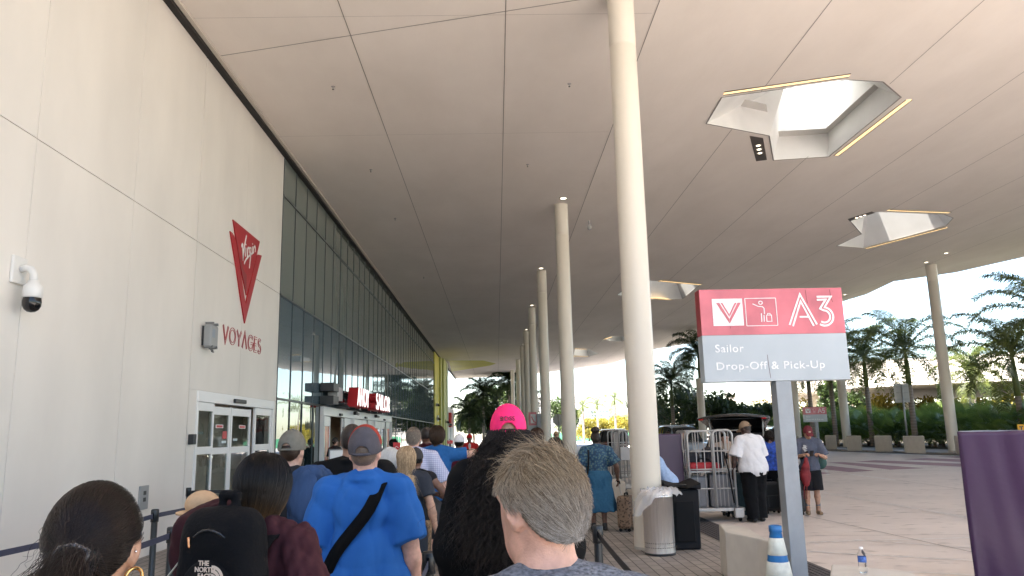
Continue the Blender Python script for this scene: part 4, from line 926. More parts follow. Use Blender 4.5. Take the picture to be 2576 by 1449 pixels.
suitcase('larger grey ribbed hard suitcase on the cart, right one of two', 4.32, 15.4, .46, .5, .62, 0, m_sgrey, z0=.26, wheels=False, ribs=9)
suitcase('big dark teal ribbed suitcase standing by the porter', 4.86, 15.65, .52, .32, .82, R(-8), m_steal, ribs=11)
suitcase('black soft suitcase behind the porter by the woman in blue', 5.62, 16.3, .38, .26, .58, R(15), m_sblk, ribs=0, soft=True)
suitcase('tall black suitcase beside the long haired man and the sign post', 6.02, 15.95, .34, .30, .62, R(-10), m_sblk, ribs=0, soft=True)
suitcase('black suitcase standing half hidden behind the A3 sign post', 5.80, 15.8, .30, .24, .70, R(5), m_sblk, ribs=0, soft=True)
t = thing('duffel_bag', 'red soft bag lying on the shelf of the loaded silver cart', 'bag', (3.95, 15.3, .95)); MB().box((3.70, 15.08, .952), (4.3, 15.45, 1.10)).build('bag_body', mat('bag_red', (.36, .015, .025), .6, bump=.2, bscale=8), t, bevel=.06, seg=4); MB().tube([(3.85, 15.2, 1.09), (3.9, 15.2, 1.17), (4.1, 15.2, 1.17), (4.15, 15.2, 1.09)], .012, 6).build('handle', m_blk, t)
t = thing('bag_pile', 'dark bags heaped on top of the loaded silver cart', 'bag', (4.1, 15.6, .96))
for x, y, z, w, h_ in ((3.85, 15.65, 1.0, .36, .30), (4.3, 15.6, .96, .40, .42)):
    MB().box((x - w / 2, y - .16, z), (x + w / 2, y + .16, z + h_)).build('bag_body', M('bag_navy', (.02, .022, .03), .7, bump=.3, bscale=7), t, bevel=.09, seg=4)

# ================================================================ queue stanchions and belts
m_belt = mat('belt_navy', (0.045, 0.05, 0.085), .55, var=.1, vscale=20); m_beltk = mat('belt_black', (0.012, 0.012, 0.014), .5); m_stan = mat('stanchion_black', (0.014, 0.016, 0.018), .35, bump=.04)
def stanchion(x, y, label, h=1.0):
    t = thing('stanchion', label, 'stanchion', (x, y, 0), 0, 'queue barrier posts')
    MB().lathe([(.17, .0), (.17, .015), (.05, .03), (.034, .05), (.034, h - .14)], (x, y, 0.001), 24).build('post', m_stan, t)
    MB().lathe([(.034, h - .14), (.043, h - .135), (.043, h - .01), (.036, h), (0, h)], (x, y, 0.001), 24).build('belt_head', m_stan, t)
    MB().box((x - .008, y - .05, h - .12), (x + .008, y + .05, h - .03)).build('belt_slot', M('black_gloss', (.008, .008, .009)), t)
    return t
def belt(pts, label, m, w=.05, sag=.03):
    P = [np.array(p, float) for p in pts]; mb = MB(); n = 10; vs = []
    for a, b2 in zip(P[:-1], P[1:]):
        d = b2 - a; 
        for i in range(n + 1):
            u = i / n; c = a + d * u; c = c - np.array([0, 0, sag * 4 * u * (1 - u)]); nn = np.array([-d[1], d[0], 0]) / np.linalg.norm(d[:2]) * .0018
            vs += [c + nn + [0, 0, w / 2], c + nn - [0, 0, w / 2], c - nn - [0, 0, w / 2], c - nn + [0, 0, w / 2]]
    k = len(vs) // 4
    mb.add(vs, [(i * 4 + j, i * 4 + (j + 1) % 4, i * 4 + 4 + (j + 1) % 4, i * 4 + 4 + j) for i in range(k - 1) for j in range(4)] + [(3, 2, 1, 0), (k * 4 - 4, k * 4 - 3, k * 4 - 2, k * 4 - 1)])
    return tag(mb.build('barrier_belt', m, None), label, 'barrier belt', 'queue barrier belts')
stanchion(-3.85, 9.0, 'black post carrying the navy belts left of the backpack woman'); stanchion(-5.0, 12.9, 'black post standing in front of the sliding door'); stanchion(-2.9, 7.15, 'black post just left of the woman with the backpack', 1.0)
stanchion(-.46, 5.25, 'nearest black post between the blue shirt man and the pink cap'); stanchion(-.44, 7.5, 'black post beyond the nearest one, left of the pink cap person'); stanchion(.80, 6.45, 'black post right of the grey haired man in the foreground'); stanchion(-3.0, 3.6, 'black post hidden at the lower left corner'); stanchion(-4.0, 5.2, 'black post at the left frame edge')
stanchion(.78, 3.2, 'black post behind the shoulder of the grey haired man'); stanchion(-.47, 3.1, 'black post close to the camera on the middle line')
zb_ = .93
belt([(-4.0, 5.2, zb_), (-3.85, 9.0, zb_)], 'navy belt along the wall, near stretch at the left edge', m_belt); belt([(-3.85, 9.04, zb_), (-3.9, 14.5, zb_)], 'pale navy belt along the wall, far stretch before the sliding door', m_belt)
belt([(-3.0, 3.6, zb_), (-2.9, 7.15, zb_)], 'navy belt of the second line behind the ponytail woman', m_belt); belt([(-5.0, 12.9, zb_), (-3.0, 13.2, zb_)], 'black belt running across in front of the sliding door', m_beltk, .05, .01)
belt([(-.46, 5.25, zb_), (-.44, 7.5, zb_)], 'navy belt between the two posts left of the pink cap person', m_belt); belt([(-.47, 3.1, zb_), (-.46, 5.25, zb_)], 'navy belt coming towards the camera on the middle line', m_belt)
belt([(.80, 6.45, zb_), (.78, 3.2, zb_)], 'dark belt sloping down right of the grey haired man', m_beltk)
# white board on a stand and a small red queue notice
t = thing('white_board', 'white framed board standing by the entrance doors', 'sign', (-2.9, 13, 0)); a_ = onY(831, 1133, 13); b_ = onY(880, 1133, 13)
MB().box((a_[0], 12.98, .95), (b_[0], 13.0, a_[2])).build('panel', M('board_white', (.72, .74, .72), .4), t); fm = MB()
for lo, hi in (((a_[0] - .02, 12.97, .93), (a_[0], 13.01, a_[2] + .02)), ((b_[0], 12.97, .93), (b_[0] + .02, 13.01, a_[2] + .02)), ((a_[0], 12.97, a_[2]), (b_[0], 13.01, a_[2] + .02))): fm.box(lo, hi)
fm.build('frame', M('clamp_grey', (.18, .18, .18)), t); MB().tube([(a_[0] + .1, 13, .94), (a_[0] - .1, 13.2, 0.01)], .015, 6).tube([(b_[0] - .1, 13, .94), (b_[0] + .1, 13.2, 0.01)], .015, 6).build('legs', M('clamp_grey', (.18, .18, .18)), t)
for px, py, pw_, ph_, Y, l in ((998, 1113, 18, 20, 19, 'red notice board beside the dark haired woman by the doors'), (1132, 1108, 14, 8, 17, 'small red notice between the blue shirt man and the white cap')):
    a_ = onY(px - pw_ / 2, py, Y); b_ = onY(px + pw_ / 2, py + ph_, Y); t = thing('red_notice', l, 'sign', (a_[0], Y, 0), 0, 'red notices on stands')
    MB().box((a_[0], Y, b_[2]), (b_[0], Y + .02, a_[2])).build('panel', M('red_sign', (.55, .03, .035)), t); MB().box((a_[0] + .02, Y - .003, b_[2] + .02), (b_[0] - .02, Y - .001, b_[2] + .022)).ribbon([(.03, .05), (.08, .1), (.13, .06)], .012, 0, .003, lambda u, v, q: (a_[0] + u, Y - .002 - q, b_[2] + v)).build('mark', m_signw, t)
    MB().tube([((a_[0] + b_[0]) / 2, Y + .04, .0), ((a_[0] + b_[0]) / 2, Y + .04, b_[2] + .1)], .02, 8).lathe([(.16, .001), (.16, .02), (.02, .03)], ((a_[0] + b_[0]) / 2, Y + .04, 0), 20).build('stand', m_stan, t)

# ================================================================ cars
def car(label, x, y, rz, paint, open_hatch=False, lights=False, L=4.75, Wd=1.92, Hh=1.74):
    t = thing('parked_car', label, 'car', (x, y, 0), rz, 'cars at the drop-off'); w = Wd / 2
    # stations along the car: x (front +), z bottom, z belt, z top, half width belt, half width top
    S = [(L * .5, .42, .60, .66, w * .70, w * .60), (L * .485, .28, .74, .84, w * .90, w * .78), (L * .42, .24, .84, .96, w * .97, w * .82), (L * .30, .22, .95, 1.05, w, w * .84), (L * .20, .22, 1.0, 1.10, w, w * .84),
         (L * .06, .22, 1.02, Hh * .94, w, w * .72), (-.02 * L, .22, 1.03, Hh * .985, w, w * .74), (-L * .16, .22, 1.04, Hh, w, w * .74), (-L * .33, .22, 1.05, Hh * .985, w, w * .73), (-L * .43, .24, 1.06, Hh * .95, w * .985, w * .70), (-L * .485, .28, 1.0, 1.08, w * .95, w * .80), (-L * .5, .40, .80, .92, w * .86, w * .78)]
    def sec(s):
        X, zb, zl, zt, wb, wt = s
        h = [(0, zb), (wb * .85, zb), (wb * .96, zb + .10), (wb, zl - .25), (wb * .985, zl), (wt, zt - .05), (wt * .86, zt), (0, zt + .015)]
        return [(X, -p, z) for p, z in h] + [(X, p, z) for p, z in reversed(h[1:-1])]
    V = []; n = 14
    for s in S: V += sec(s)
    body = MB(); side = MB(); side2 = MB(); wind = MB(); rear = MB(); body.add(V, []); 
    for i in range(len(S) - 1):
        for k in range(n):
            f = (i * n + k, i * n + (k + 1) % n, (i + 1) * n + (k + 1) % n, (i + 1) * n + k)
            tgt = body
            if k == 4 and 5 <= i <= 8: tgt = side
            if k == 9 and 5 <= i <= 8: tgt = side2
            if k in (5, 6, 7, 8) and i == 4: tgt = wind
            if k in (5, 6, 7, 8) and i == 9: tgt = rear
            if tgt is body: body.f.append(f); body.sm.append(True); body.mi.append(0)
            else: tgt.add([V[q] for q in f], [(0, 1, 2, 3)], True)
    body.f.append(tuple(reversed(range(n)))); body.f.append(tuple(range((len(S) - 1) * n, len(S) * n))); body.sm += [True] * 2; body.mi += [0] * 2
    gl = M('car_glass', (.02, .024, .026), .05)
    body.build('body', paint, t, local=True)
    for nme, q in (('windscreen', wind), ('side_window', side), ('side_window', side2)): q.build(nme, gl, t, local=True)
    if not open_hatch: rear.build('rear_window', gl, t, local=True)
    pl = MB()
    for s_ in (-1, 1):
        for X, zt in ((-.01 * L, 1.62), (-.2 * L, 1.62), (-.4 * L, 1.5)): pl.tube([(X, s_ * w * .985, 1.04), (X - .02, s_ * w * .75, Hh * .95)], .035, 6)
    pl.build('pillars', M('car_trim', (.01, .01, .011), .3), t, local=True)
    ch = MB()
    for s_ in (-1, 1): ch.tube([(.2 * L, s_ * w * .99, 1.035), (-.44 * L, s_ * w * .99, 1.085)], .012, 6); ch.tube([(.03 * L, s_ * w * .72, Hh + .02), (-.36 * L, s_ * w * .72, Hh + .03)], .02, 6)
    ch.build('chrome_trim', M('chrome', (.75, .75, .75), .12, 1.0), t, local=True)
    for X in (L * .31, -L * .30):
        for s_ in (-1, 1):
            wo = MB().tube([(X, s_ * (w - .20), .345), (X, s_ * (w + .005), .345)], .345, 26).build('wheel', M('tyre', (.012, .012, .012), .8), t, local=True)
            MB().tube([(X, s_ * (w - .0), .345), (X, s_ * (w + .012), .345)], .225, 20).build('rim', M('rim', (.4, .4, .41), .3, .9), wo, local=True)
            MB().tube([(X, s_ * (w - .25), .37), (X, s_ * (w - .003), .37)], .40, 26).build('wheel_arch', M('car_trim', (.01, .01, .011)), t, local=True)
    for s_ in (-1, 1):
        MB().box((L * .455, s_ * w * .66 - .17, .66), (L * .488, s_ * w * .66 + .17, .80)).build('headlight', mat('headlight', (.8, .8, .8), .1, emit=(1, .95, .8), es=9.0) if lights else M('lamp_clear', (.6, .6, .62), .08), t, bevel=.03, local=True)
        MB().box((-L * .49, s_ * w * .80 - .12, .88), (-L * .455, s_ * w * .80 + .12, 1.06)).build('tail_light', M('tail_red', (.35, .01, .012), .15), t, bevel=.02, local=True)
        MB().box((.14 * L, s_ * (w + .10) - .09, 1.03), (.17 * L, s_ * (w + .10) + .09, 1.17)).build('mirror', paint, t, bevel=.03, local=True)
    MB().box((L * .475, -w * .42, .44), (L * .50, w * .42, .68)).build('grille', M('car_trim', (.01, .01, .011)), t, bevel=.02, local=True)
    if open_hatch:
        hm_ = MB(); hx = -L * .41; nn = 8; vs = []
        for i in range(nn + 1):
            u = i / nn; X = hx - 1.15 * u; Z = Hh + .02 + .36 * math.sin(u * 1.9) ; ww = w * (.72 + .24 * min(1, u * 1.6))
            for s_ in np.linspace(-1, 1, 9): vs.append((X + .08 * s_ * s_, s_ * ww, Z - .09 * s_ * s_))
        N = len(vs); vs += [(p[0], p[1], p[2] - .06) for p in vs]
        fs = []
        for i in range(nn):
            for k in range(8): a = i * 9 + k; fs += [(a, a + 1, a + 10, a + 9), (N + a, N + a + 9, N + a + 10, N + a + 1)]
        for k in range(8): fs += [(k, N + k, N + k + 1, k + 1), (nn * 9 + k, nn * 9 + k + 1, N + nn * 9 + k + 1, N + nn * 9 + k)]
        for i in range(nn): fs += [(i * 9, i * 9 + 9, N + i * 9 + 9, N + i * 9), (i * 9 + 8, N + i * 9 + 8, N + i * 9 + 17, i * 9 + 17)]
        hg = hm_.add(vs, fs, True).build('tailgate', paint, t, local=True)
        MB().box((hx - .72, -w * .60, Hh + .24), (hx - .18, w * .60, Hh + .252)).build('tailgate_window', gl, hg, local=True)
        for s_ in (-1, 1): MB().box((hx - 1.16, s_ * w * .84 - .06, Hh + .215), (hx - 1.06, s_ * w * .84 + .06, Hh + .26)).build('tail_light', M('tail_red', (.35, .01, .012)), hg, bevel=.02, local=True)
        MB().box((-L * .46, -w * .72, .86), (-L * .42, w * .72, 1.60)).build('boot_interior', M('car_trim', (.01, .01, .011)), t, local=True)
        for s_ in (-1, 1): MB().tube([(-L * .44, s_ * w * .68, 1.35), (hx - .45, s_ * w * .74, Hh + .20)], .018, 8).build('gas_strut', M('galv', (.45, .45, .44)), t, local=True)
    return t
p_black = mat('paint_black', (.012, .012, .013), .18, coat=1.0); p_red = mat('paint_red', (.12, .008, .010), .2, coat=1.0); p_white = mat('paint_pale', (.42, .50, .58), .25, coat=1.0); p_silver = mat('paint_silver', (.30, .32, .33), .25, .5, coat=1.0)
car('black car with its tailgate raised behind the loaded luggage cart', 7.45, 23.2, R(66), p_black, open_hatch=True)
car('dark red car with headlights on facing the camera beyond the lady in blue', 7.5, 50.0, R(-97), p_red, lights=True, Hh=1.85, Wd=2.1)
car('pale blue car glimpsed right of the nearest column', 10.0, 42.0, R(-80), p_white, Hh=1.95)
car('silver car behind the black car, roof showing right of the porter', 12.0, 36.0, R(84), p_silver)
# ================================================================ vegetation
def leaf_mat(name, c, var=.4, sss=.35, rough=.45):
    m = bpy.data.materials.new(name); m.use_nodes = True; nt = m.node_tree; b = nt.nodes['Principled BSDF']; out = nt.nodes['Material Output']
    b.inputs['Roughness'].default_value = rough
    tc = nt.nodes.new('ShaderNodeTexCoord'); n = nt.nodes.new('ShaderNodeTexNoise'); n.inputs['Scale'].default_value = 1.4; n.inputs['Detail'].default_value = 4; nt.links.new(tc.outputs['Object'], n.inputs['Vector'])
    r = nt.nodes.new('ShaderNodeValToRGB'); e = r.color_ramp.elements; e[0].position = .35; e[1].position = .68; e[0].color = (*[x * (1 - var) for x in c], 1); e[1].color = (c[0] * (1 + var * 1.6), c[1] * (1 + var), c[2] * (1 + var * .3), 1)
    nt.links.new(n.outputs['Fac'], r.inputs['Fac']); nt.links.new(r.outputs['Color'], b.inputs['Base Color'])
    tl = nt.nodes.new('ShaderNodeBsdfTranslucent'); nt.links.new(r.outputs['Color'], tl.inputs['Color']); mx = nt.nodes.new('ShaderNodeMixShader'); mx.inputs['Fac'].default_value = sss
    nt.links.new(b.outputs[0], mx.inputs[1]); nt.links.new(tl.outputs[0], mx.inputs[2]); nt.links.new(mx.outputs[0], out.inputs['Surface']); return m
m_palm = leaf_mat('palm_leaf', (.15, .20, .065), sss=.5); m_fan = leaf_mat('fan_leaf', (.14, .235, .06), rough=.28); m_bush = leaf_mat('bush_leaf', (.045, .080, .024)); m_sunleaf = leaf_mat('sunlit_leaf', (.30, .29, .06), .4, .5); m_darkp = leaf_mat('dark_palm_leaf', (.035, .065, .022))  # yellow leaf colour also carries the sunlight on the far trees
m_trunk, nt, b, tc = nodes_mat('palm_trunk', .8); wv = nt.nodes.new('ShaderNodeTexWave'); wv.bands_direction = 'Z'; wv.inputs['Scale'].default_value = 1.6; wv.inputs['Distortion'].default_value = 1.2; nt.links.new(tc.outputs['Object'], wv.inputs['Vector'])
r = nt.nodes.new('ShaderNodeValToRGB'); r.color_ramp.elements[0].color = (.26, .21, .17, 1); r.color_ramp.elements[1].color = (.34, .28, .235, 1); nt.links.new(wv.outputs['Fac'], r.inputs['Fac']); nt.links.new(r.outputs['Color'], b.inputs['Base Color'])
m_shaft = mat('crownshaft', (.14, .17, .055), .5, var=.2, vscale=3); m_bark = mat('bark', (.14, .105, .08), .85, var=.3, vscale=6, bump=.3)
def frond(mb, base, az, el, L, rg, nl=42, ll=.62, droop=1.5, wdt=.028, up=0.55):
    """an arching feather leaf with hanging leaflets"""
    d = np.array([math.sin(az), math.cos(az), 0.0]); side = np.array([d[1], -d[0], 0.0]); P = []; p = np.array(base, float); e = el; n = 14
    for i in range(n + 1):
        P.append(p.copy()); p = p + (d * math.cos(e) + np.array([0, 0, 1]) * math.sin(e)) * L / n; e -= droop / n * (.5 + i / n)
    mb.tube(P, [.035 * (1 - .8 * i / n) for i in range(n + 1)], 4, caps=False)
    V = []; F = []
    for k in range(nl):
        u = .10 + .88 * k / nl; i = min(n - 1, int(u * n)); f = u * n - i; q = P[i] * (1 - f) + P[i + 1] * f; tg = P[i + 1] - P[i]; tg /= np.linalg.norm(tg)
        l = ll * (math.sin(math.pi * (.12 + .80 * u)) ** .7) * rg.uniform(.85, 1.1)
        for s_ in (-1, 1):
            a = side * s_ * rg.uniform(.75, 1) + tg * rg.uniform(.45, .8) + np.array([0, 0, up * rg.uniform(-.3, 1)]); a /= np.linalg.norm(a)
            m1 = q + a * l * .5; m2 = m1 + (a * .75 + np.array([0, 0, -.75])) * l * .5; w = tg * wdt
            b0 = len(V); V += [q - w * .5, q + w * .5, m1 + w, m1 - w, m2]; F += [(b0, b0 + 1, b0 + 2, b0 + 3), (b0 + 3, b0 + 2, b0 + 4)]
    mb.add(V, F)
def palm_mesh(seed, L=3.3, nf=21, ll=1.0, nl=95, lo=-.55, wdt=.025):
    rg = np.random.default_rng(seed); mb = MB()
    for k in range(nf):
        u = k / nf; frond(mb, (0, 0, 0), k * 2.399 + rg.uniform(-.2, .2), 1.40 - (1.40 - lo) * u ** 1.15 + rg.uniform(-.1, .1), L * rg.uniform(.85, 1.1), rg, nl, ll, 1.5 + .5 * rg.random(), wdt)
    return mb
crown_cache = {}
def palm(label, x, y, zc_, r, seed, L=3.3, z0=.14, mt=None, group='royal palms beyond the far kerb', shaft=2.3, **k):
    t = thing('palm_tree', label, 'palm tree', (x, y, z0), 0, group)
    key = (seed, L, tuple(k.items()))
    if key not in crown_cache:
        o = palm_mesh(seed, L, **k).build('crown', mt or m_palm, t, local=True); crown_cache[key] = o
    else:
        o = crown_cache[key].copy(); C.objects.link(o); o.parent = t
    o.location = (0, 0, zc_ - z0)
    hb = zc_ - z0 - shaft
    MB().tube([(0, 0, 0), (0, 0, hb * .3), (0, 0, hb * .7), (0, 0, hb)], [r * 1.15, r * 1.05, r, r * .95], 16).build('trunk', m_trunk, t, local=True)
    MB().tube([(0, 0, hb), (0, 0, hb + shaft * .4), (0, 0, hb + shaft)], [r * .98, r * 1.0, r * .45], 14).build('crownshaft', m_shaft, t, local=True)
    return t
for px, py, Y, l, sd, r, L in [(2546, 896, 44, 'palm at the far right edge with a pink-grey trunk', 1, .17, 4.3), (2277, 884, 52, 'tallest palm, rising left of the tall right-hand column', 2, .18, 4.7), (2172, 898, 58, 'palm just right of the A3 sign', 3, .18, 4.2),
                           (2082, 890, 60, 'palm behind the right end of the A3 sign, trunk showing below it', 1, .17, 4.0), (2027, 894, 62, 'palm behind the middle of the A3 sign, trunk showing below it', 2, .17, 4.0), (2640, 800, 40, 'palm beyond the right frame edge, fronds reaching in', 3, .18, 4.4), (2440, 935, 64, 'palm behind the tall right-hand column', 3, .17, 3.6)]:
    p = onY(px, py, Y); palm(l, p[0], Y, p[2], r, sd, L)
p = onY(1757, 888, 66); palm('dark palm with fronds left of the A3 sign', p[0], 66, p[2], .17, 11, 3.3, mt=m_darkp)
p = onY(1688, 962, 76); palm('dark palm just right of the nearest column', p[0], 76, p[2], .17, 11, 3.3, mt=m_darkp)
for px, py, Y, l, sd in [(1466, 1022, 112, 'small far palm left of three beyond the columns', 4), (1502, 1018, 116, 'small far palm, middle of three beyond the columns', 5), (1546, 1005, 108, 'small far palm, right of three beyond the columns', 6), (1418, 1035, 122, 'far palm seen between the second and third columns', 4)]:
    p = onY(px, py, Y); palm(l, p[0], Y, p[2], .16, sd, 2.6, z0=0, group='small palms past the canopy end', nf=14, nl=30, ll=.6, shaft=.7)
# fan palms: four plants, copied along the bed
def fan_mesh(seed, n=15):
    rg = np.random.default_rng(seed); mb = MB(); V = []; F = []
    for k in range(n):
        az = k * 2.399 + rg.uniform(-.3, .3); u = (k + .5) / n; el = 1.35 - 1.15 * u; L = rg.uniform(1.3, 2.1) * (1.05 - .25 * u)
        d = np.array([math.sin(az) * math.cos(el), math.cos(az) * math.cos(el), math.sin(el)]); hub = d * L + np.array([0, 0, .25]); mb.tube([(0, 0, .1), tuple(hub * .6 + np.array([0, 0, .05])), tuple(hub)], [.02, .016, .012], 4, caps=False)
        side = np.cross(d, [0, 0, 1]); side /= np.linalg.norm(side); nrm = np.cross(side, d); Rf = rg.uniform(.75, 1.05); tilt = rg.uniform(-.5, .5); fw = d * math.cos(tilt) + nrm * math.sin(tilt) * -1
        for j in range(26):
            a = (j / 25 - .5) * 4.4; dv = fw * math.cos(a) + side * math.sin(a); cw = (side * math.cos(a) - fw * math.sin(a)) * .036 * Rf
            l = Rf * (1 - .12 * abs(a) / 2.2) * rg.uniform(.92, 1.05); m1 = hub + dv * l * .6 + nrm * .03; tip = hub + dv * l + np.array([0, 0, -.20 * l * rg.uniform(.3, 1.2)])
            b0 = len(V); V += [hub, m1 - cw, m1 + cw, tip]; F += [(b0, b0 + 1, b0 + 2), (b0 + 1, b0 + 3, b0 + 2)]
    mb.add(V, F); return mb
fans = []
for s_ in range(4):
    t = thing('fan_palm', 'x', 'fan palm', (0, 0, -50), 0, 'fan palms in the planting bed'); fan_mesh(20 + s_).build('fronds', m_fan, t, local=True)
    MB().tube([(0, 0, 0), (0, 0, .35)], [.12, .09], 8).build('stem', m_bark, t, local=True); fans.append(t)
rg = np.random.default_rng(5); k = 0
fan_lab = 'bushy fan palm in the dense row behind the far concrete blocks'
for row, off in ((0, .9), (1, 2.3), (2, 3.7)):
    y = 25.0
    while y < 78:
        x = (30.1 if y < 52 else 30.1 - (y - 52) * .22) + off - .9 + rg.uniform(-.35, .35) + (0.0)
        f = fans[k % 4]; s_ = rg.uniform(.82, 1.05) * (1.0 if row == 0 else 1.15)
        if k < 4: f.location = (x, y, .14); f.rotation_euler = (0, 0, rg.uniform(0, 6.28)); f['label'] = fan_lab
        else: dup(f, (x, y, .14), rg.uniform(0, 6.28), fan_lab, float(s_))
        k += 1; y += rg.uniform(1.5, 2.0) * (1 if row == 0 else 1.15)
# broad leafy trees: many small leaf clumps on a branching trunk
def tree(label, x, y, h, r, m, seed, z0=0.1, trunk_h=None, leaves=2600, ls=.28, name='leafy_tree', cat='tree', group=None, flat=.75):
    rg = np.random.default_rng(seed); t = thing(name, label, cat, (x, y, z0), 0, group); th = trunk_h if trunk_h is not None else h * .3
    tk = MB(); tk.tube([(0, 0, 0), (.05, 0, th * .5), (0, .05, th)], [.16, .13, .11], 10); cl = []
    for k in range(16):
        a = rg.uniform(0, 6.28); rad = r * math.sqrt(rg.random()) * .75; z = th + (h - th) * rg.uniform(.12, .86); c = np.array([rad * math.cos(a), rad * math.sin(a), z]); cl.append((c, r * rg.uniform(.28, .5)))
        tk.tube([(0, 0, th * .9), tuple(c * [.5, .5, 1] - [0, 0, (z - th) * .45]), tuple(c)], [.08, .05, .02], 6)
    tk.build('trunk', m_bark, t, local=True)
    per = leaves // 16; V = []; F = []
    for c, cr in cl:
        for _ in range(per):
            d = rg.normal(size=3); d /= np.linalg.norm(d); p = c + d * cr * (rg.random() ** .4) * [1, 1, flat]; u = rg.normal(size=3); u /= np.linalg.norm(u); w = np.cross(u, rg.normal(size=3)); w /= np.linalg.norm(w); l = ls * rg.uniform(.6, 1.3)
            b0 = len(V); V += [p - u * l * .5, p + w * l * .28, p + u * l * .5 - np.array([0, 0, l * .15]), p - w * l * .28]; F.append((b0, b0 + 1, b0 + 2, b0 + 3))
    MB().add(V, F).build('crown', m, t, local=True); return t
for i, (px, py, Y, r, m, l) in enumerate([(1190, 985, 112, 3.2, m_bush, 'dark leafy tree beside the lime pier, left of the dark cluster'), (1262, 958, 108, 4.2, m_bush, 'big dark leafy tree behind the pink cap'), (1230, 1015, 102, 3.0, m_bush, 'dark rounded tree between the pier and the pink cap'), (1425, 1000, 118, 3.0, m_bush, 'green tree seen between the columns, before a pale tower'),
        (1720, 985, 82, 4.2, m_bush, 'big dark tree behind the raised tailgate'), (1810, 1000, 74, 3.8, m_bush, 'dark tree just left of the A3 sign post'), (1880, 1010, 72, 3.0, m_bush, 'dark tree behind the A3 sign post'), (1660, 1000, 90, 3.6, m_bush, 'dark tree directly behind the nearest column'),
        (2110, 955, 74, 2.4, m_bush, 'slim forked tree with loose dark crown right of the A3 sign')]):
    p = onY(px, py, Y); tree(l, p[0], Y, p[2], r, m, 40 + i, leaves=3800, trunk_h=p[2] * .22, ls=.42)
for i, (px, py, Y, r, l) in enumerate([(1480, 1052, 128, 2.6, 'sunlit leafy tree far past the canopy end, left one'), (1520, 1050, 132, 3.0, 'sunlit leafy tree far past the canopy end, middle one'), (1562, 1046, 130, 3.0, 'sunlit leafy tree far past the canopy end, beside the nearest column'),
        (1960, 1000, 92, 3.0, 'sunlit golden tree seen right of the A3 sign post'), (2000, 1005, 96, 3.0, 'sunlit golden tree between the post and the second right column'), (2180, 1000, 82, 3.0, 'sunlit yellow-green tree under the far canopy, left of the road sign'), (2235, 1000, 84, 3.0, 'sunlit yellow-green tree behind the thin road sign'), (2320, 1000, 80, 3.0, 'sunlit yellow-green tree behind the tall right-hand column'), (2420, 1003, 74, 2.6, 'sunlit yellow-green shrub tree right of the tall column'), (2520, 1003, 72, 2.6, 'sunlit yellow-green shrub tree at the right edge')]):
    p = onY(px, py, Y); tree(l, p[0], Y, p[2], r, m_sunleaf, 70 + i, leaves=3000, trunk_h=.6, ls=.36, group='sunlit trees in the background')
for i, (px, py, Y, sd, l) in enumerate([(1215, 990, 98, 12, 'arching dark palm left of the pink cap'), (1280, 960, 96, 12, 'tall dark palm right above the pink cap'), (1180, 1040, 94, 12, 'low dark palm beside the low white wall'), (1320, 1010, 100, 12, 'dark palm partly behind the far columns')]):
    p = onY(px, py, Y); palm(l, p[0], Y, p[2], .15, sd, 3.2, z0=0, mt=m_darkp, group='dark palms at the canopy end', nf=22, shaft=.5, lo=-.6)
# ================================================================ far canopy, far buildings
fc = thing('far_canopy', 'long white faceted canopy of the neighbouring terminal beyond the palms', 'canopy', (52, 80, 5))
top = [(29.5, 92), (34, 78), (40, 74), (100, 46), (130, 80), (60, 125), (33, 110)]; bot = [(32, 90.5), (34, 79), (39.5, 72.5), (99, 44), (132, 80), (60, 126), (33, 111)]
mb = MB(); n = len(top); z0_, z1_ = 5.2, 8.0
v = [(x, y, z0_ + .25 * max(0, (60 - abs(x - 60)) / 60)) for x, y in bot] + [(x, y, z1_) for x, y in top]
mb.add(v, [tuple(reversed(range(n))), tuple(range(n, 2 * n))] + [(i, (i + 1) % n, (i + 1) % n + n, i + n) for i in range(n)]); mb.build('roof_slab', mat('far_canopy_white', (.72, .66, .58), .6), fc)
for x, y in ((37.5, 90), (43, 80), (58, 74), (74, 68)): MB().tube([(x, y, .1), (x, y, 5.25)], .5, 20).build('support_column', m_col, fc)
def tower(label, px0, px1, ptop, Y, c, rows, cols, group='distant buildings', dp=14):
    a_ = onY(px0, 1085, Y); b_ = onY(px1, ptop, Y); t = thing('distant_building', label, 'building', ((a_[0] + b_[0]) / 2, Y, 0), 0, group); x0, x1, h = a_[0], b_[0], b_[2]
    MB().box((x0, Y, 0), (x1, Y + dp, h)).build('wall', mat('bldg', c, .7), t); MB().box((x0 + 1, Y + 2, h), (x0 + (x1 - x0) * .4, Y + 8, h + h * .05)).build('roof_block', M('bldg_grey', (.5, .48, .46), .7), t)
    for r_ in range(rows):
        z = h * (.08 + .88 * (r_ + .25) / rows); w = MB(); dz = h * .88 / rows * .5
        for k in range(cols): x = x0 + (x1 - x0) * (k + .2) / cols; w.box((x, Y - .06, z), (x + (x1 - x0) / cols * .6, Y - .01, z + dz))
        w.build('window_row', M('bldg_glass', (.10, .13, .16), .15), t)
tower('far white tower block seen between the second and third columns', 1420, 1460, 985, 420, (.62, .57, .54), 14, 9)
tower('far white tower block seen between the column tops left of the second column', 1345, 1392, 1000, 460, (.60, .56, .52), 12, 10)
tower('low pale blue building beyond the three small palms', 1472, 1530, 1028, 330, (.40, .47, .55), 6, 8)
tower('low warm coloured building beside the nearest column in the distance', 1532, 1585, 1038, 300, (.62, .42, .16), 4, 8)
t = thing('site_fence', 'low green mesh construction fence far past the canopy end', 'fence', (14, 140, 0)); MB().box((6, 140, 0), (34, 140.1, 1.6)).build('mesh', mat('fence_green', (.05, .22, .12), .7), t)
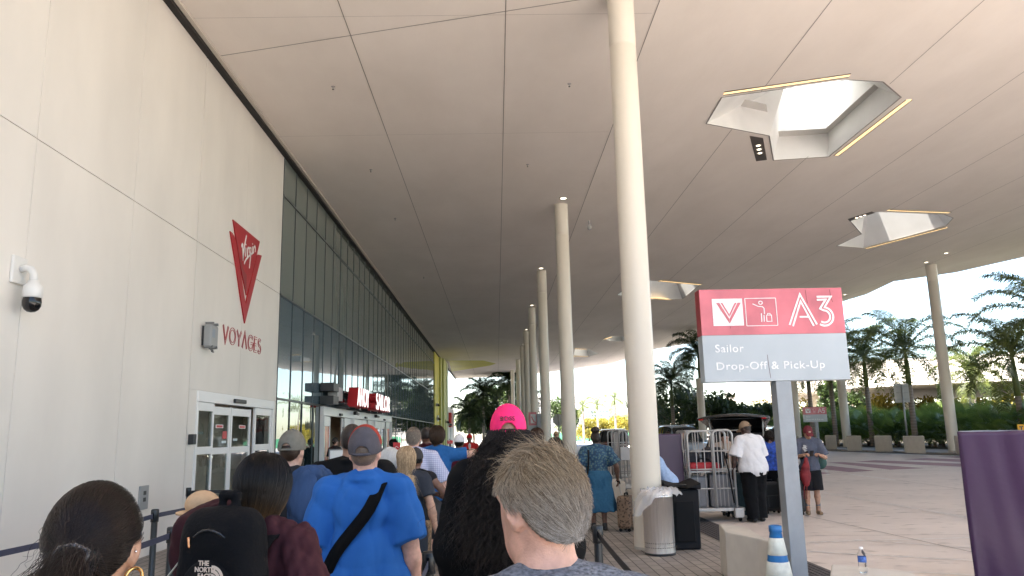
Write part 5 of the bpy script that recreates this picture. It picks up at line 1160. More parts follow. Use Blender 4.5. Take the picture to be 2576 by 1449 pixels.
for k in range(8): MB().tube([(6 + k * 4, 139.9, 0), (6 + k * 4, 139.9, 1.8)], .06, 6).build('post', M('galv', (.45, .45, .44)), t)
# ================================================================ people: signed distance shapes -> one continuous surface
def rotm(yaw=0, pitch=0, roll=0):
    return np.array(Matrix.Rotation(yaw, 3, 'Z') @ Matrix.Rotation(pitch, 3, 'X') @ Matrix.Rotation(roll, 3, 'Y'))
def EL(c, r, k=.03, Rm=None): return ('e', np.array(c, float), np.array(r, float), k, Rm)
def CO(a, b, ra, rb, k=.03, flat=False): return ('c', np.array(a, float), np.array(b, float), float(ra), float(rb), k, flat)
def grow(prims, d):
    out = []
    for p in prims:
        if p[0] == 'e': out.append(('e', p[1], p[2] + d, p[3], p[4]))
        else: out.append(('c', p[1], p[2], p[3] + d, p[4] + d, p[5], p[6]))
    return out
def xform(prims, Rm, piv):
    out = []; piv = np.array(piv, float); f = lambda p: Rm @ (p - piv) + piv
    for p in prims:
        if p[0] == 'e': out.append(('e', f(p[1]), p[2], p[3], Rm @ (p[4] if p[4] is not None else np.eye(3))))
        else: out.append(('c', f(p[1]), f(p[2]), *p[3:]))
    return out
def bounds(p):
    if p[0] == 'e':
        r = p[2].max() if p[4] is not None else p[2]; return p[1] - r, p[1] + r
    m = max(p[3], p[4]); return np.minimum(p[1], p[2]) - m, np.maximum(p[1], p[2]) + m
def dist(p, X, Y, Z):
    if p[0] == 'e':
        x, y, z = X - p[1][0], Y - p[1][1], Z - p[1][2]
        if p[4] is not None:
            Q = p[4].T; x, y, z = (Q[0, 0] * x + Q[0, 1] * y + Q[0, 2] * z, Q[1, 0] * x + Q[1, 1] * y + Q[1, 2] * z, Q[2, 0] * x + Q[2, 1] * y + Q[2, 2] * z)
        r = p[2]; k0 = np.sqrt((x / r[0]) ** 2 + (y / r[1]) ** 2 + (z / r[2]) ** 2); k1 = np.sqrt((x / r[0] ** 2) ** 2 + (y / r[1] ** 2) ** 2 + (z / r[2] ** 2) ** 2)
        return k0 * (k0 - 1) / np.maximum(k1, 1e-6)
    a, b = p[1], p[2]; d = b - a; L2 = d @ d; x, y, z = X - a[0], Y - a[1], Z - a[2]
    t = (x * d[0] + y * d[1] + z * d[2]) / L2; tc = np.clip(t, 0, 1)
    r = np.sqrt((x - tc * d[0]) ** 2 + (y - tc * d[1]) ** 2 + (z - tc * d[2]) ** 2) - (p[3] + (p[4] - p[3]) * tc)
    if p[6]: r = np.maximum(r, (t - 1) * math.sqrt(L2))
    return r
def surface_nets(V, org, h):
    S = V < 0; nx, ny, nz = V.shape
    cs = [(i, j, k) for i in (0, 1) for j in (0, 1) for k in (0, 1)]
    sl = lambda c: (slice(c[0], nx - 1 + c[0]), slice(c[1], ny - 1 + c[1]), slice(c[2], nz - 1 + c[2]))
    cnt = sum(S[sl(c)].astype(np.int8) for c in cs); act = (cnt > 0) & (cnt < 8); I = np.argwhere(act)
    if len(I) == 0: return np.zeros((0, 3)), []
    idx = -np.ones(act.shape, int); idx[act] = np.arange(len(I)); acc = np.zeros((len(I), 3)); num = np.zeros(len(I))
    val = {c: V[I[:, 0] + c[0], I[:, 1] + c[1], I[:, 2] + c[2]] for c in cs}
    for c in cs:
        for ax in range(3):
            if c[ax] == 0:
                e = list(c); e[ax] = 1; e = tuple(e); a, b = val[c], val[e]; m = (a < 0) != (b < 0); t = np.where(m, a / np.where(m, a - b, 1), 0)
                q = np.array(c, float)[None, :].repeat(len(I), 0); q[:, ax] += t; acc += q * m[:, None]; num += m
    P = (I + acc / num[:, None]) * h + org; F = []
    for ax in range(3):
        o1, o2 = [(1, 2), (2, 0), (0, 1)][ax]
        a = S[tuple(slice(0, -1) if i == ax else slice(None) for i in range(3))]; b = S[tuple(slice(1, None) if i == ax else slice(None) for i in range(3))]
        E = np.argwhere(a != b); E = E[(E[:, o1] > 0) & (E[:, o2] > 0)]
        E = E[(E[:, o1] < act.shape[o1]) & (E[:, o2] < act.shape[o2])]
        if len(E) == 0: continue
        def cell(d1, d2): Q = E.copy(); Q[:, o1] -= d1; Q[:, o2] -= d2; return idx[Q[:, 0], Q[:, 1], Q[:, 2]]
        q = np.stack([cell(1, 1), cell(0, 1), cell(0, 0), cell(1, 0)], 1); inside = S[E[:, 0], E[:, 1], E[:, 2]]
        q[~inside] = q[~inside][:, ::-1]; q = q[(q >= 0).all(1)]; F += q.tolist()
    return P, F
def solid(prims, h, cuts=(), disp=None, minus=(), pad=.03, kminus=.01):
    """union of prims (smooth), minus prims, cut by functions f(X,Y,Z) (kept where f < 0), displaced"""
    lo = np.min([bounds(p)[0] for p in prims], 0) - pad; hi = np.max([bounds(p)[1] for p in prims], 0) + pad
    n = np.ceil((hi - lo) / h).astype(int) + 1; ax = [lo[i] + np.arange(n[i]) * h for i in range(3)]
    D = np.full(n, .25)
    for p in prims:
        b0, b1 = bounds(p); m = .05; s = [slice(max(0, int((b0[i] - m - lo[i]) / h)), min(n[i], int((b1[i] + m - lo[i]) / h) + 2)) for i in range(3)]
        X, Y, Z = ax[0][s[0]][:, None, None], ax[1][s[1]][None, :, None], ax[2][s[2]][None, None, :]
        d = dist(p, X, Y, Z); k = p[3] if p[0] == 'e' else p[5]; a = D[tuple(s)]; hh = np.maximum(k - np.abs(a - d), 0) / k if k > 0 else 0
        D[tuple(s)] = np.minimum(a, d) - hh * hh * k * .25
    X, Y, Z = ax[0][:, None, None], ax[1][None, :, None], ax[2][None, None, :]
    if disp is not None: D = D + disp(X, Y, Z)
    for p in minus: D = np.maximum(D, -dist(p, X, Y, Z))
    for f in cuts: D = np.maximum(D, f(X, Y, Z))
    D[0] = D[-1] = .1; D[:, 0] = D[:, -1] = .1; D[:, :, 0] = D[:, :, -1] = .1
    return surface_nets(D, lo, h)
def folds(seed, amp, wl=.09, vert=.5, n=7):
    rg = np.random.default_rng(seed); K = []
    for _ in range(n):
        d = rg.normal(size=3) * [1, 1, vert]; d /= np.linalg.norm(d); K.append((d * 2 * math.pi / (wl * rg.uniform(.6, 2.2)), rg.uniform(0, 6.28), rg.uniform(.5, 1)))
    w = rg.normal(size=(2, 3)) * 9
    def f(X, Y, Z):
        a = .5 * np.sin(w[0, 0] * X + w[0, 1] * Y + w[0, 2] * Z); b = .5 * np.sin(w[1, 0] * X + w[1, 1] * Y + w[1, 2] * Z + 1)
        s = 0
        for k, ph, m in K: q = k[0] * X + k[1] * Y + k[2] * Z + ph + a * 3 + b * 2; s = s + m * (1.0 - 2.2 * np.abs(np.sin(q * .5)) ** .7)
        return amp * s / n * 1.9
    return f
def hand(wr, d, nrm, thumb, curl=.35, s=1.0):
    """palm, four unequal fingers bent at the knuckles and a thumb; d: wrist to fingers, nrm: palm side, thumb: sideways"""
    d = np.array(d, float); d /= np.linalg.norm(d); nrm = np.array(nrm, float); nrm -= d * (nrm @ d); nrm /= np.linalg.norm(nrm); th = np.cross(d, nrm); th *= np.sign(th @ np.array(thumb, float)) or 1
    wr = np.array(wr, float); P = [CO(wr - d * .02 * s, wr + d * .03 * s, .024 * s, .026 * s, .012)]
    for q in (-.026, -.009, .009, .026): P.append(CO(wr + d * .02 * s + th * q * .7 * s, wr + d * .085 * s + th * q * s, .015 * s, .0125 * s, .010))
    for q, L in ((.028, .072), (.010, .080), (-.010, .074), (-.028, .058)):
        p = wr + d * .088 * s + th * q * s; a = curl * .6
        for i, f in enumerate((.45, .32, .25)):
            v = d * math.cos(a) + nrm * math.sin(a); e = p + v * L * f * s; P.append(CO(p, e, (.0095 - .001 * i) * s, (.009 - .001 * i) * s, .004)); p = e; a += curl * (1.1 if i == 0 else .8)
    p = wr + d * .03 * s + th * .026 * s; v = d * .62 + th * .62 + nrm * .35; v /= np.linalg.norm(v); e = p + v * .040 * s; P.append(CO(p, e, .0125 * s, .0105 * s, .010)); v2 = d * .85 + th * .15 + nrm * .5; v2 /= np.linalg.norm(v2); P.append(CO(e, e + v2 * .032 * s, .0105 * s, .008 * s, .006))
    return P
SKIN = {'light': (.56, .34, .25), 'tan': (.42, .24, .16), 'pink': (.60, .34, .25), 'brown': (.17, .085, .055), 'dark': (.060, .030, .022), 'mid': (.30, .165, .105)}
def skin_mat(n): return M('skin_' + n, SKIN[n], .48, var=.22, vscale=22, detail=8, bump=.14, bscale=240, sub=.15)
def cloth(n, c, rough=.85, var=.10, vscale=30, bump=.12, bscale=220, **k): return M('cloth_' + n, c, rough, var=var, vscale=vscale, bump=bump, bscale=bscale, spec=.18, **k)
def relax(P, F, it=2):
    F = np.array(F)
    if len(F) == 0: return P
    e = np.concatenate([F[:, [0, 1]], F[:, [1, 2]], F[:, [2, 3]], F[:, [3, 0]]]); e = np.concatenate([e, e[:, ::-1]])
    for _ in range(it):
        A = np.zeros_like(P); n = np.zeros(len(P)); np.add.at(A, e[:, 0], P[e[:, 1]]); np.add.at(n, e[:, 0], 1); P = P * .5 + .5 * A / np.maximum(n, 1)[:, None]
    return P
def mesh_obj(name, P, F, m, parent, smooth=True):
    me = bpy.data.meshes.new(name); me.from_pydata(np.asarray(P).tolist(), [], [list(f) for f in F])
    if smooth: me.polygons.foreach_set('use_smooth', [True] * len(F))
    me.materials.append(m); me.update(); o = bpy.data.objects.new(name, me); C.objects.link(o); o.parent = parent; return o
def hair_mat(name, c0, c1, rough=.38):
    m = bpy.data.materials.new(name); m.use_nodes = True; nt = m.node_tree; b = nt.nodes['Principled BSDF']; b.inputs['Roughness'].default_value = rough; b.inputs['Specular IOR Level'].default_value = .28
    hi = nt.nodes.new('ShaderNodeHairInfo'); r = nt.nodes.new('ShaderNodeValToRGB'); r.color_ramp.elements[0].color = (*c0, 1); r.color_ramp.elements[1].color = (*c1, 1)
    nt.links.new(hi.outputs['Random'], r.inputs['Fac']); nt.links.new(r.outputs['Color'], b.inputs['Base Color']); return m
def strands(parent, paths, rad, m, name='hair'):
    """paths: (n, k, 3) -> one hair-curves object of tapering strands"""
    n, k, _ = paths.shape; hc = bpy.data.hair_curves.new(name); hc.add_curves([k] * n)
    hc.position_data.foreach_set('vector', np.ascontiguousarray(paths, dtype=np.float32).ravel())
    ra = hc.attributes.get('radius') or hc.attributes.new('radius', 'FLOAT', 'POINT')
    ra.data.foreach_set('value', np.tile(np.linspace(1, .35, k) * rad, n).astype(np.float32))
    hc.materials.append(m); o = bpy.data.objects.new(name, hc); C.objects.link(o); o.parent = parent; return o
HC = np.array([0, -.002, 1.652]); HR = np.array([.077, .097, .102])      # skull centre and radii in body space
def hline(y): return np.interp(y, [-.12, -.050, -.026, -.018, .028, .050, .080, .12], [-.088, -.082, -.035, -.006, .0, .030, .058, .075])
def scalp(n, rg, a=-.018, b=.72, c=0.0, zmax=9, ymax=9):
    """random roots on the hair-bearing part of the skull (unit normals)"""
    out = np.zeros((0, 3))
    while len(out) < n:
        d = rg.normal(size=(n * 2, 3)); d /= np.linalg.norm(d, axis=1)[:, None]; p = d * HR; lim = hline(p[:, 1]) if a is None else a + b * np.maximum(p[:, 1], -.05); out = np.vstack([out, d[(p[:, 2] > lim) & (p[:, 2] < zmax) & (p[:, 1] < ymax)]])
    return out[:n]
def flow(n, L, steps, rg, lift=.012, a=-.018, b=.72, part=(0, .02), spread=.012, wave=0.0, wl=.05, back=.25, out=0.0, lenvar=.12, fold_body=True, zmax=9, ymax=9, zend=0.0, zj=.012, pull=.5):
    """long hair: follows the head down from the crown, then hangs; pushed out of head, neck and shoulders"""
    d = scalp(n, rg, a, b, 0, zmax, ymax); lay = rg.random(n) ** .6; p = HC + d * (HR + .004 + lift * lay[:, None]); P = [p.copy()]; Ln = L * (1 + rg.uniform(-lenvar, lenvar * .4, n)); step = (Ln / steps)[:, None]
    r0 = d.copy(); r0[:, 2] = 0; r0[:, :2] -= np.array(part) * 3; r0 /= np.linalg.norm(r0, axis=1)[:, None] + 1e-6
    ph = rg.uniform(0, 6.28, n); g = np.array([0, 0, -1.0]); jit = rg.normal(size=(n, 3)) * spread; v = None
    for i in range(steps):
        q = (p - HC) / (HR + lift); rr = np.linalg.norm(q, axis=1); nn = q / (HR + lift); nn /= np.linalg.norm(nn, axis=1)[:, None]; near = np.clip(1.35 - rr, 0, .35) / .35
        t = g - nn * (nn @ g)[:, None]; t = t + r0 * .35 * np.clip(nn[:, 2:3], 0, 1); t[:, 1] -= back * near * .5; t /= np.linalg.norm(t, axis=1)[:, None] + 1e-6
        gd = g + np.array([0, 0, 0]) + jit * 6; w_ = np.where(q[:, 2] > 0, 1, np.clip(near * 1.2, 0, 1))[:, None]; vv = t * w_ + gd * (1 - w_) + out * r0 * (.55 if i < 9 else .0)
        v = vv if v is None else v * .35 + vv * .65; v /= np.linalg.norm(v, axis=1)[:, None]; p = p + v * step
        q = (p - HC) / (HR + .004 + lift * lay[:, None]); rr = np.linalg.norm(q, axis=1); ins = rr < 1; p[ins] = HC + ((p - HC) / rr[:, None])[ins]
        if pull: far = (rr > 1) & (q[:, 2] > -.45) & (rr < 1.6); p[far] = (HC + (p - HC) / rr[:, None] * (1 + (rr - 1) * (1 - pull))[:, None])[far]
        if fold_body:
            for c, r_ in (((0, -.0, 1.46), (.075, .080, .11)), ((0, -.01, 1.30), (.25, .155, .19))):
                c = np.array(c); r_ = np.array(r_) + .008 * lay[:, None]; q = (p - c) / r_; rr = np.linalg.norm(q, axis=1); ins = rr < 1; yy = np.sqrt(np.maximum(0, 1 - q[:, 0] ** 2 - q[:, 2] ** 2)) * r_[:, 1]; p[ins, 1] = (c[1] + np.where(q[:, 1] > .25, yy, -yy))[ins]
        if zend:
            if i == 0: ze = zend + rg.normal(size=n) * zj + .05 * np.maximum(0, d[:, 1])
            lowp = p[:, 2] < ze; p[lowp] = pv_[lowp] if i else p[lowp]
        pv_ = p.copy()
        o = p.copy()
        if wave:
            s = (i + 1) * L / steps / wl * 6.28; f = min(1, i / 3); o = o + wave * f * np.stack([np.sin(s + ph), np.cos(s * 1.0 + ph), .4 * np.sin(s * .7 + ph)], 1)
        P.append(o)
    return np.stack(P, 1)
def crop(n, L, rg, dirv=(0, -.3, -1), up=.6, a=-.018, b=.72, jit=.35, steps=4, lift=.004, stand=0.0, zmax=9):
    """short hair combed along dirv over the skull"""
    d = scalp(n, rg, a, b, 0, zmax); p = HC + d * (HR + lift); nn = d / HR; nn /= np.linalg.norm(nn, axis=1)[:, None]; dv = dirv(p - HC) if callable(dirv) else np.tile(np.array(dirv, float), (n, 1)); t = dv - nn * (nn * dv).sum(1)[:, None]; t /= np.linalg.norm(t, axis=1)[:, None] + 1e-6
    L = L * rg.uniform(.6, 1.1, n)[:, None]; P = [p]
    for i in range(steps):
        e = up * (1 - i / steps * .9); v = nn * e + t + rg.normal(size=(n, 3)) * jit * .5; v[:, 2] += stand; v /= np.linalg.norm(v, axis=1)[:, None]; p = p + v * L / steps; q = (p - HC) / (HR + lift); rr = np.linalg.norm(q, axis=1); ins = rr < 1; p = p.copy(); p[ins] = HC + ((p - HC) / rr[:, None])[ins]; P.append(p)
    return np.stack(P, 1)
def person(label, X, Y, H=1.75, face=0.0, w=1.0, belly=0.0, hip=1.0, skin='light', arms=None, head=(0, 0), lean=0.0, top=None, bottom=None, shoes=(.02, .02, .02), hair=None, cap=None, facefx=False, h=.014, stride=0.0, handcurl=.35, group=None, z0=0.0, hh=None, extra=None, hscale=1.0, neckr=1.0, arm_r=1.0, feet=True):
    """face: degrees the person is turned clockwise from looking along +Y; arms: ((elbow offset), (wrist offset)) left, right in body space"""
    t = thing('person', label, 'person', (X, Y, z0), -R(face), group); s = H / 1.75
    A = arms or {}; aL = A.get('L', ((-.05, -.03, -.28), (-.02, .06, -.25))); aR = A.get('R', ((.05, -.03, -.28), (.02, .06, -.25)))
    sw = .175 * w
    upper = [EL((0, 0, 1.30), (.160 * w, .112 * (1 + .5 * (w - 1)), .17)), EL((0, .005, 1.15), (.148 * w, .108 + .25 * belly, .16)), EL((0, .015 + .25 * belly, 1.03), (.145 * w + .35 * belly, .112 + .4 * belly, .14)), CO((-sw, 0, 1.405), (sw, 0, 1.405), .055, .055), EL((0, -.03, 1.34), (.15 * w, .085, .12))]
    for q in (-1, 1): upper.append(CO((q * .03, -.012, 1.475), (q * sw, -.005, 1.425), .048, .046, .04))
    neck = [CO((0, -.012, 1.42), (0, .006, 1.57), .058 * neckr, .052 * neckr, .035)]
    pelvis = [EL((0, -.012, .93), (.165 * hip * (1 + .5 * (w - 1)) + .3 * belly, .118 + .2 * belly, .13)), EL((0, -.04, .89), (.15 * hip, .10, .10))]
    Lr = rotm(0, -lean); piv = (0, 0, .95); Tp = lambda p: Lr @ (np.array(p, float) - piv) + piv
    upper, neck = xform(upper, Lr, piv), xform(neck, Lr, piv)
    # head: its own rotation about the neck, after the lean
    hd = [EL(HC, HR, .02), EL((0, .035, 1.60), (.060, .066, .082), .03), EL((0, .062, 1.560), (.040, .036, .036), .03), CO((0, .094, 1.640), (0, .116, 1.604), .009, .0145, .014), EL((0, .088, 1.668), (.048, .016, .012), .02)]
    hm = [EL((q * .030, .108, 1.645), (.019, .016, .011), .01) for q in (-1, 1)]; hd += [EL((0, .099, 1.572), (.026, .012, .010), .012)]
    for q in (-1, 1): hd += [EL((q * .079, -.006, 1.632), (.010, .024, .033), .008, rotm(q * R(-22), R(-12))), EL((q * .076, .004, 1.608), (.008, .012, .016), .008)]
    ec = [EL((q * .089, -.002, 1.634), (.008, .012, .020), .01, rotm(q * R(-22), R(-12))) for q in (-1, 1)]
    Hr = rotm(-R(head[0]), -R(head[1])); hp = np.array((0, -.004, 1.555))
    sc_ = lambda pr: [(p[0], hp + (p[1] - hp) * hscale, p[2] * hscale, *p[3:]) if p[0] == 'e' else (p[0], hp + (p[1] - hp) * hscale, hp + (p[2] - hp) * hscale, p[3] * hscale, p[4] * hscale, *p[5:]) for p in pr]
    toH = lambda pr: xform(xform(sc_(pr), Hr, hp), Lr, piv)
    ptH = lambda p: (((np.asarray(p) - hp) * hscale) @ Hr.T + hp - piv) @ Lr.T + piv
    arms_p = []; fore = []; hands = []; sleeve = {}; J = {}
    for q, (eo, wo), key in ((-1, aL, 'L'), (1, aR, 'R')):
        sh = Tp((q * (sw + .012), -.003, 1.40)); el = sh + np.array(eo); wr = el + np.array(wo); J[key] = (sh, el, wr)
        arms_p += [CO(sh, el, .052 * w ** .5 * arm_r, .041 * arm_r, .035), EL(sh, (.056 * w ** .5, .056, .06), .03)]; fd = (wr - el); fore += [CO(el, el + fd * .35, .041 * arm_r, .042 * arm_r, .03), CO(el + fd * .3, wr, .042 * arm_r, .027, .03)]
        nv = np.cross(fd, (0, 1, 0)) * q if abs(fd[2]) > .12 else np.array([-q * .3, 0, -1.0]); hands.append((wr, fd, -nv if abs(fd[2]) > .12 else nv, np.array([-q * .2, 1, .2])))
    legs = []; feet_p = []; LG = []
    for q in (-1, 1):
        st = stride * q; hipj = np.array((q * .088 * hip, -.01, .90)); kn = np.array((q * .095, .02 + st * .55, .50)); an = np.array((q * .10, -.015 + st, .085)); LG.append((hipj, kn, an))
        legs += [CO(hipj, kn, .088 * hip ** .7, .056, .04), CO(kn, kn * .65 + an * .35 + [0, -.018, 0], .054, .056, .03), CO(kn * .65 + an * .35 + [0, -.018, 0], an, .055, .036, .03)]
        feet_p += [CO(an + [0, -.04, -.045], an + [q * .018, .13, -.055], .036, .028, .03), CO(an, an + [0, -.02, -.04], .036, .038, .02)]
    body = upper + neck + toH(hd) + arms_p + fore + pelvis + legs + feet_p
    P, F = solid(body, h, minus=toH(hm + ec))
    for wr, d, nv, th in hands:
        p2, f2 = solid(hand(wr, d, nv, th, handcurl), min(.0065, h), pad=.012); off = len(P); P = np.vstack([P, p2]); F = F + [[i + off for i in f] for f in f2]
    bo = mesh_obj('body', P * s, F, skin_mat(skin), t)
    ctx = dict(t=t, s=s, ptH=ptH, toH=toH, J=J, Tp=Tp, LG=LG, upper=upper, pelvis=pelvis, Lr=Lr, piv=piv, h=h)
    # --- clothing
    if top:
        lo = top.get('loose', .014); pr = grow(upper, lo) + grow(pelvis, lo + .006); fall = top.get('fall', 0)
        if fall: pr = pr + [EL((0, .0, 1.02), (.16 * w + fall + .35 * belly, .125 + fall * .6 + .4 * belly, .22), .05), EL((0, -.005, .9), (.17 * w + fall + .3 * belly, .13 + fall * .6 + .3 * belly, .14), .05)]
        sl = top.get('sleeve', 'short')
        for q, key in ((-1, 'L'), (1, 'R')):
            sh, el, wr = J[key]
            if sl == 'short': f = top.get('slen', .78); fl = top.get('flare', .024); pr.append(CO(sh, sh + (el - sh) * f, .060 * w ** .5 + lo, .045 * w ** .25 + fl + lo, .03, True))
            elif sl == 'long': pr += [CO(sh, el, .056 * w ** .5 + lo, .047 + lo, .03), CO(el, el + (wr - el) * .94, .047 + lo, .034 + lo, .03, True)]
            elif sl == 'puff': m_ = sh + (el - sh) * .45; pr += [EL(m_, (.085, .085, .11), .03), CO(sh, sh + (el - sh) * .85, .075, .062, .03, True)]
        hem = top.get('hem', .86); cuts = [lambda X, Y, Z: hem + .012 * np.sin(X * 21 + Y * 9) - Z]
        ncp = Tp((0, .018, 1.512 + top.get('ndrop', 0))); minus = []
        if not top.get('collar'):
            rr_ = .070 * neckr; an_ = np.linspace(0, 2 * math.pi, 21); rp = [Tp((rr_ * math.cos(q), -.004 + rr_ * math.sin(q), 1.474 - .022 * math.sin(q))) for q in an_]; pr += [CO(rp[i], rp[i + 1], .0125, .0125, .008) for i in range(20)]
        mn = minus
        dfn = folds(int(abs(X) * 1000 + Y * 37) % 9999, top.get('fold', .006), top.get('wl', .10), top.get('vert', .45))
        p2, f2 = solid(pr, top.get('h', h), cuts=cuts, disp=dfn, minus=mn); p2 = relax(p2, f2, 1); top_o = mesh_obj(top.get('name', 'shirt'), p2 * s, f2, top['m'], t); ctx['top'] = top_o
        if top.get('collar'):
            cp = [CO(Tp((0, -.016, 1.455)), Tp((0, -.004, 1.515)), .085 * neckr, .072 * neckr, .01, True)]; p2, f2 = solid(cp, min(h, .01), minus=[CO(Tp((0, -.012, 1.44)), Tp((0, .012, 1.60)), .062 * neckr, .066 * neckr)]); mesh_obj('collar', p2 * s, f2, top['m'], t)
    if bottom:
        kd = bottom['kind']; lo = bottom.get('loose', .012); pr = grow(pelvis, lo + .004)
        if kd in ('pants', 'shorts'):
            for hj, kn, an in LG:
                if kd == 'pants': pr += [CO(hj, kn, .094 * hip ** .7 + lo, .066 + lo * 1.3, .04), CO(kn, an + [0, 0, -.02], .066 + lo * 1.3, .056 + lo * 1.2, .03, True)]
                else: e = hj + (kn - hj) * bottom.get('len', .95); pr += [CO(hj, e, .094 * hip ** .7 + lo, .082 + lo * 1.5, .03, True)]
        else:
            zb = bottom.get('zb', .55); fl = bottom.get('flare', .06); n_ = 6
            for i in range(n_):
                u = i / (n_ - 1); z = .93 + (zb - .93) * u; pr.append(EL((0, -.01, z), (.165 * hip + .02 + fl * u, .13 + .02 + fl * .8 * u, max(.14, (.93 - zb) / n_ * 1.7)), .09))
        wz = bottom.get('waist', (top.get('hem', .86) + .07) if top else 1.02); cuts = [lambda X, Y, Z: Z - wz]
        if kd == 'skirt': cuts.append(lambda X, Y, Z: bottom.get('zb', .55) + .012 * np.sin(X * 30 + Y * 20) - Z)
        p2, f2 = solid(pr, bottom.get('h', h), cuts=cuts, disp=folds(int(abs(X) * 777 + Y * 11) % 9999, bottom.get('fold', .006), .10, .12 if kd == 'skirt' else .4)); mesh_obj(bottom.get('name', {'pants': 'trousers', 'shorts': 'shorts', 'skirt': 'skirt'}[kd]), p2 * s, f2, bottom['m'], t)
    if shoes is not None and feet:
        for hj, kn, an in LG:
            q = np.sign(an[0]); p2, f2 = solid([CO(an + [0, -.045, -.042], an + [q * .018, .135, -.050], .043, .036, .03), CO(an + [0, -.01, .02 if not isinstance(shoes, dict) else .07], an + [0, -.02, -.04], .047, .045, .02)], .010, cuts=[lambda X_, Y_, Z_: .003 - Z_]); mesh_obj('shoe', p2 * s, f2, shoes['m'] if isinstance(shoes, dict) else M('shoe_' + str(shoes), shoes, .5), t)
    if facefx:
        for q in (-1, 1):
            p2, f2 = solid(toH([EL((q * .030, .0830, 1.645), (.0125, .0105, .0095), .005)]), .004, pad=.01); eo = mesh_obj('eye', p2 * s, f2, M('eye_white', (.65, .62, .6), .2), t)
            p2, f2 = solid(toH([EL((q * .030, .0925, 1.644), (.0058, .003, .0058), .003)]), .0015, pad=.005); mesh_obj('iris', p2 * s, f2, M('iris', (.03, .018, .012), .1), eo)
            p2, f2 = solid(toH([CO((q * .016, .108, 1.668), (q * .045, .098, 1.670), .0042, .003, .003)]), .003, pad=.008); mesh_obj('eyebrow', p2 * s, f2, M('brow', (.04, .025, .018), .7), t)
        p2, f2 = solid(toH([CO((-.020, .104, 1.572), (.020, .104, 1.572), .0055, .0055, .004), CO((-.012, .109, 1.569), (.012, .109, 1.569), .006, .006, .004)]), .003, pad=.008); mesh_obj('lips', p2 * s, f2, M('lips_' + skin, tuple(c * .62 * (1.25 if i == 0 else .8) for i, c in enumerate(SKIN[skin])), .4), t)
    # --- hair and cap
    if hair:
        m = hair['m']; rg_ = np.random.default_rng(hair.get('seed', int(abs(X) * 100 + Y * 10))); a, b = hair.get('a', -.018), hair.get('b', .72); th_ = hair.get('thick', .006)
        def hl(Xg, Yg, Zg):
            pass
        pr = [EL(HC, HR + th_, .02)] + hair.get('add', [])
        lo_ = np.min([bounds(p)[0] for p in pr], 0) - .02
        # keep only above the hairline (in head space), then carry into place
        p2, f2 = solid(pr, hair.get('h', min(h, .01)), cuts=[lambda Xg, Yg, Zg: (hline(Yg - HC[1]) if a is None else a + b * np.maximum(Yg - HC[1], -.05)) - (Zg - HC[2]) - .004, lambda Xg, Yg, Zg: (Zg - HC[2]) - hair.get('zmax', 9), lambda Xg, Yg, Zg: (Yg - HC[1]) - hair.get('ymax', 9)] + hair.get('cuts', []), disp=folds(3, hair.get('rough', .002), .03, 1.0))
        ho = mesh_obj('hair', ptH(p2) * s, f2, hair.get('mbase', m), t); ho_paths = hair.get('paths')
        if ho_paths is not None:
            pp = ho_paths(rg_); n_, k_, _ = pp.shape; strands(ho, (ptH(pp.reshape(-1, 3)) * s).reshape(n_, k_, 3), hair.get('rad', .0006), m, 'hair_strands')
    if cap:
        co = cap.get('c', HC + [0, 0, .012]); dr = HR + cap.get('th', .016) + np.array([0, 0, .006]); back = cap.get('backward', False); Rc = rotm(0, R(cap.get('tilt', 0)))
        pr = xform([EL(co, dr, .01)], Rc, HC); zc_ = HC[2] + cap.get('zb', .0)
        cuts = [lambda X_, Y_, Z_: zc_ + cap.get('slope', .12) * (Y_ - HC[1]) - Z_]; minus = xform([EL(co, dr - .014, .01)], Rc, HC); sg = 1 if cap.get('open', 'back') == 'back' else -1
        if cap.get('open'): minus = minus + [CO(HC + [0, -.20 * sg, cap.get('oz', .0)], HC + [0, -.05 * sg, cap.get('oz', .0)], cap.get('ow', .034), cap.get('ow', .034), .01)]
        p2, f2 = solid(pr, cap.get('h', min(.006, h)), cuts=cuts, minus=minus); p2 = relax(p2, f2, 1); cp = mesh_obj('cap', ptH(p2) * s, f2, cap['m'], t)
        if cap.get('brim', True):
            bs = -1 if back else 1; br = [EL(HC + [0, bs * .12, cap.get('bz', .030) - .012], (.078, .085, .02), .01)]
            p2, f2 = solid(br, .006, cuts=[lambda X_, Y_, Z_: HC[2] + cap.get('bz', .030) - .010 - 9.0 * X_ ** 2 * .4 - Z_], minus=[EL(HC + [0, bs * .12, cap.get('bz', .030) - .020], (.075, .082, .02), .01), EL(HC, HR + .004, .01)]); mesh_obj('brim', ptH(p2) * s, f2, cap.get('mb', cap['m']), cp)
        if cap.get('open') and sg > 0:
            zz = zc_ - cap.get('slope', .12) * .1 + .010; ang = np.linspace(R(-118), R(-62), 9); pts = [(math.cos(q) * (HR[0] + .017), HC[1] + math.sin(q) * (HR[1] + .017), zz) for q in ang]
            p2, f2 = solid([CO(pts[i], pts[i + 1], .007, .007, .004) for i in range(8)], .004, pad=.01); mesh_obj('strap', ptH(p2) * s, f2, cap.get('ms', cap['m']), cp)
        if cap.get('button', True):
            p2, f2 = solid([EL(co + [0, 0, dr[2]], (.009, .009, .006), .01)], .003, pad=.006); mesh_obj('button', ptH(p2) * s, f2, cap.get('mb', cap['m']), cp)
        ctx['cap'] = cp
    if extra: extra(ctx)
    return ctx
from mathutils.bvhtree import BVHTree
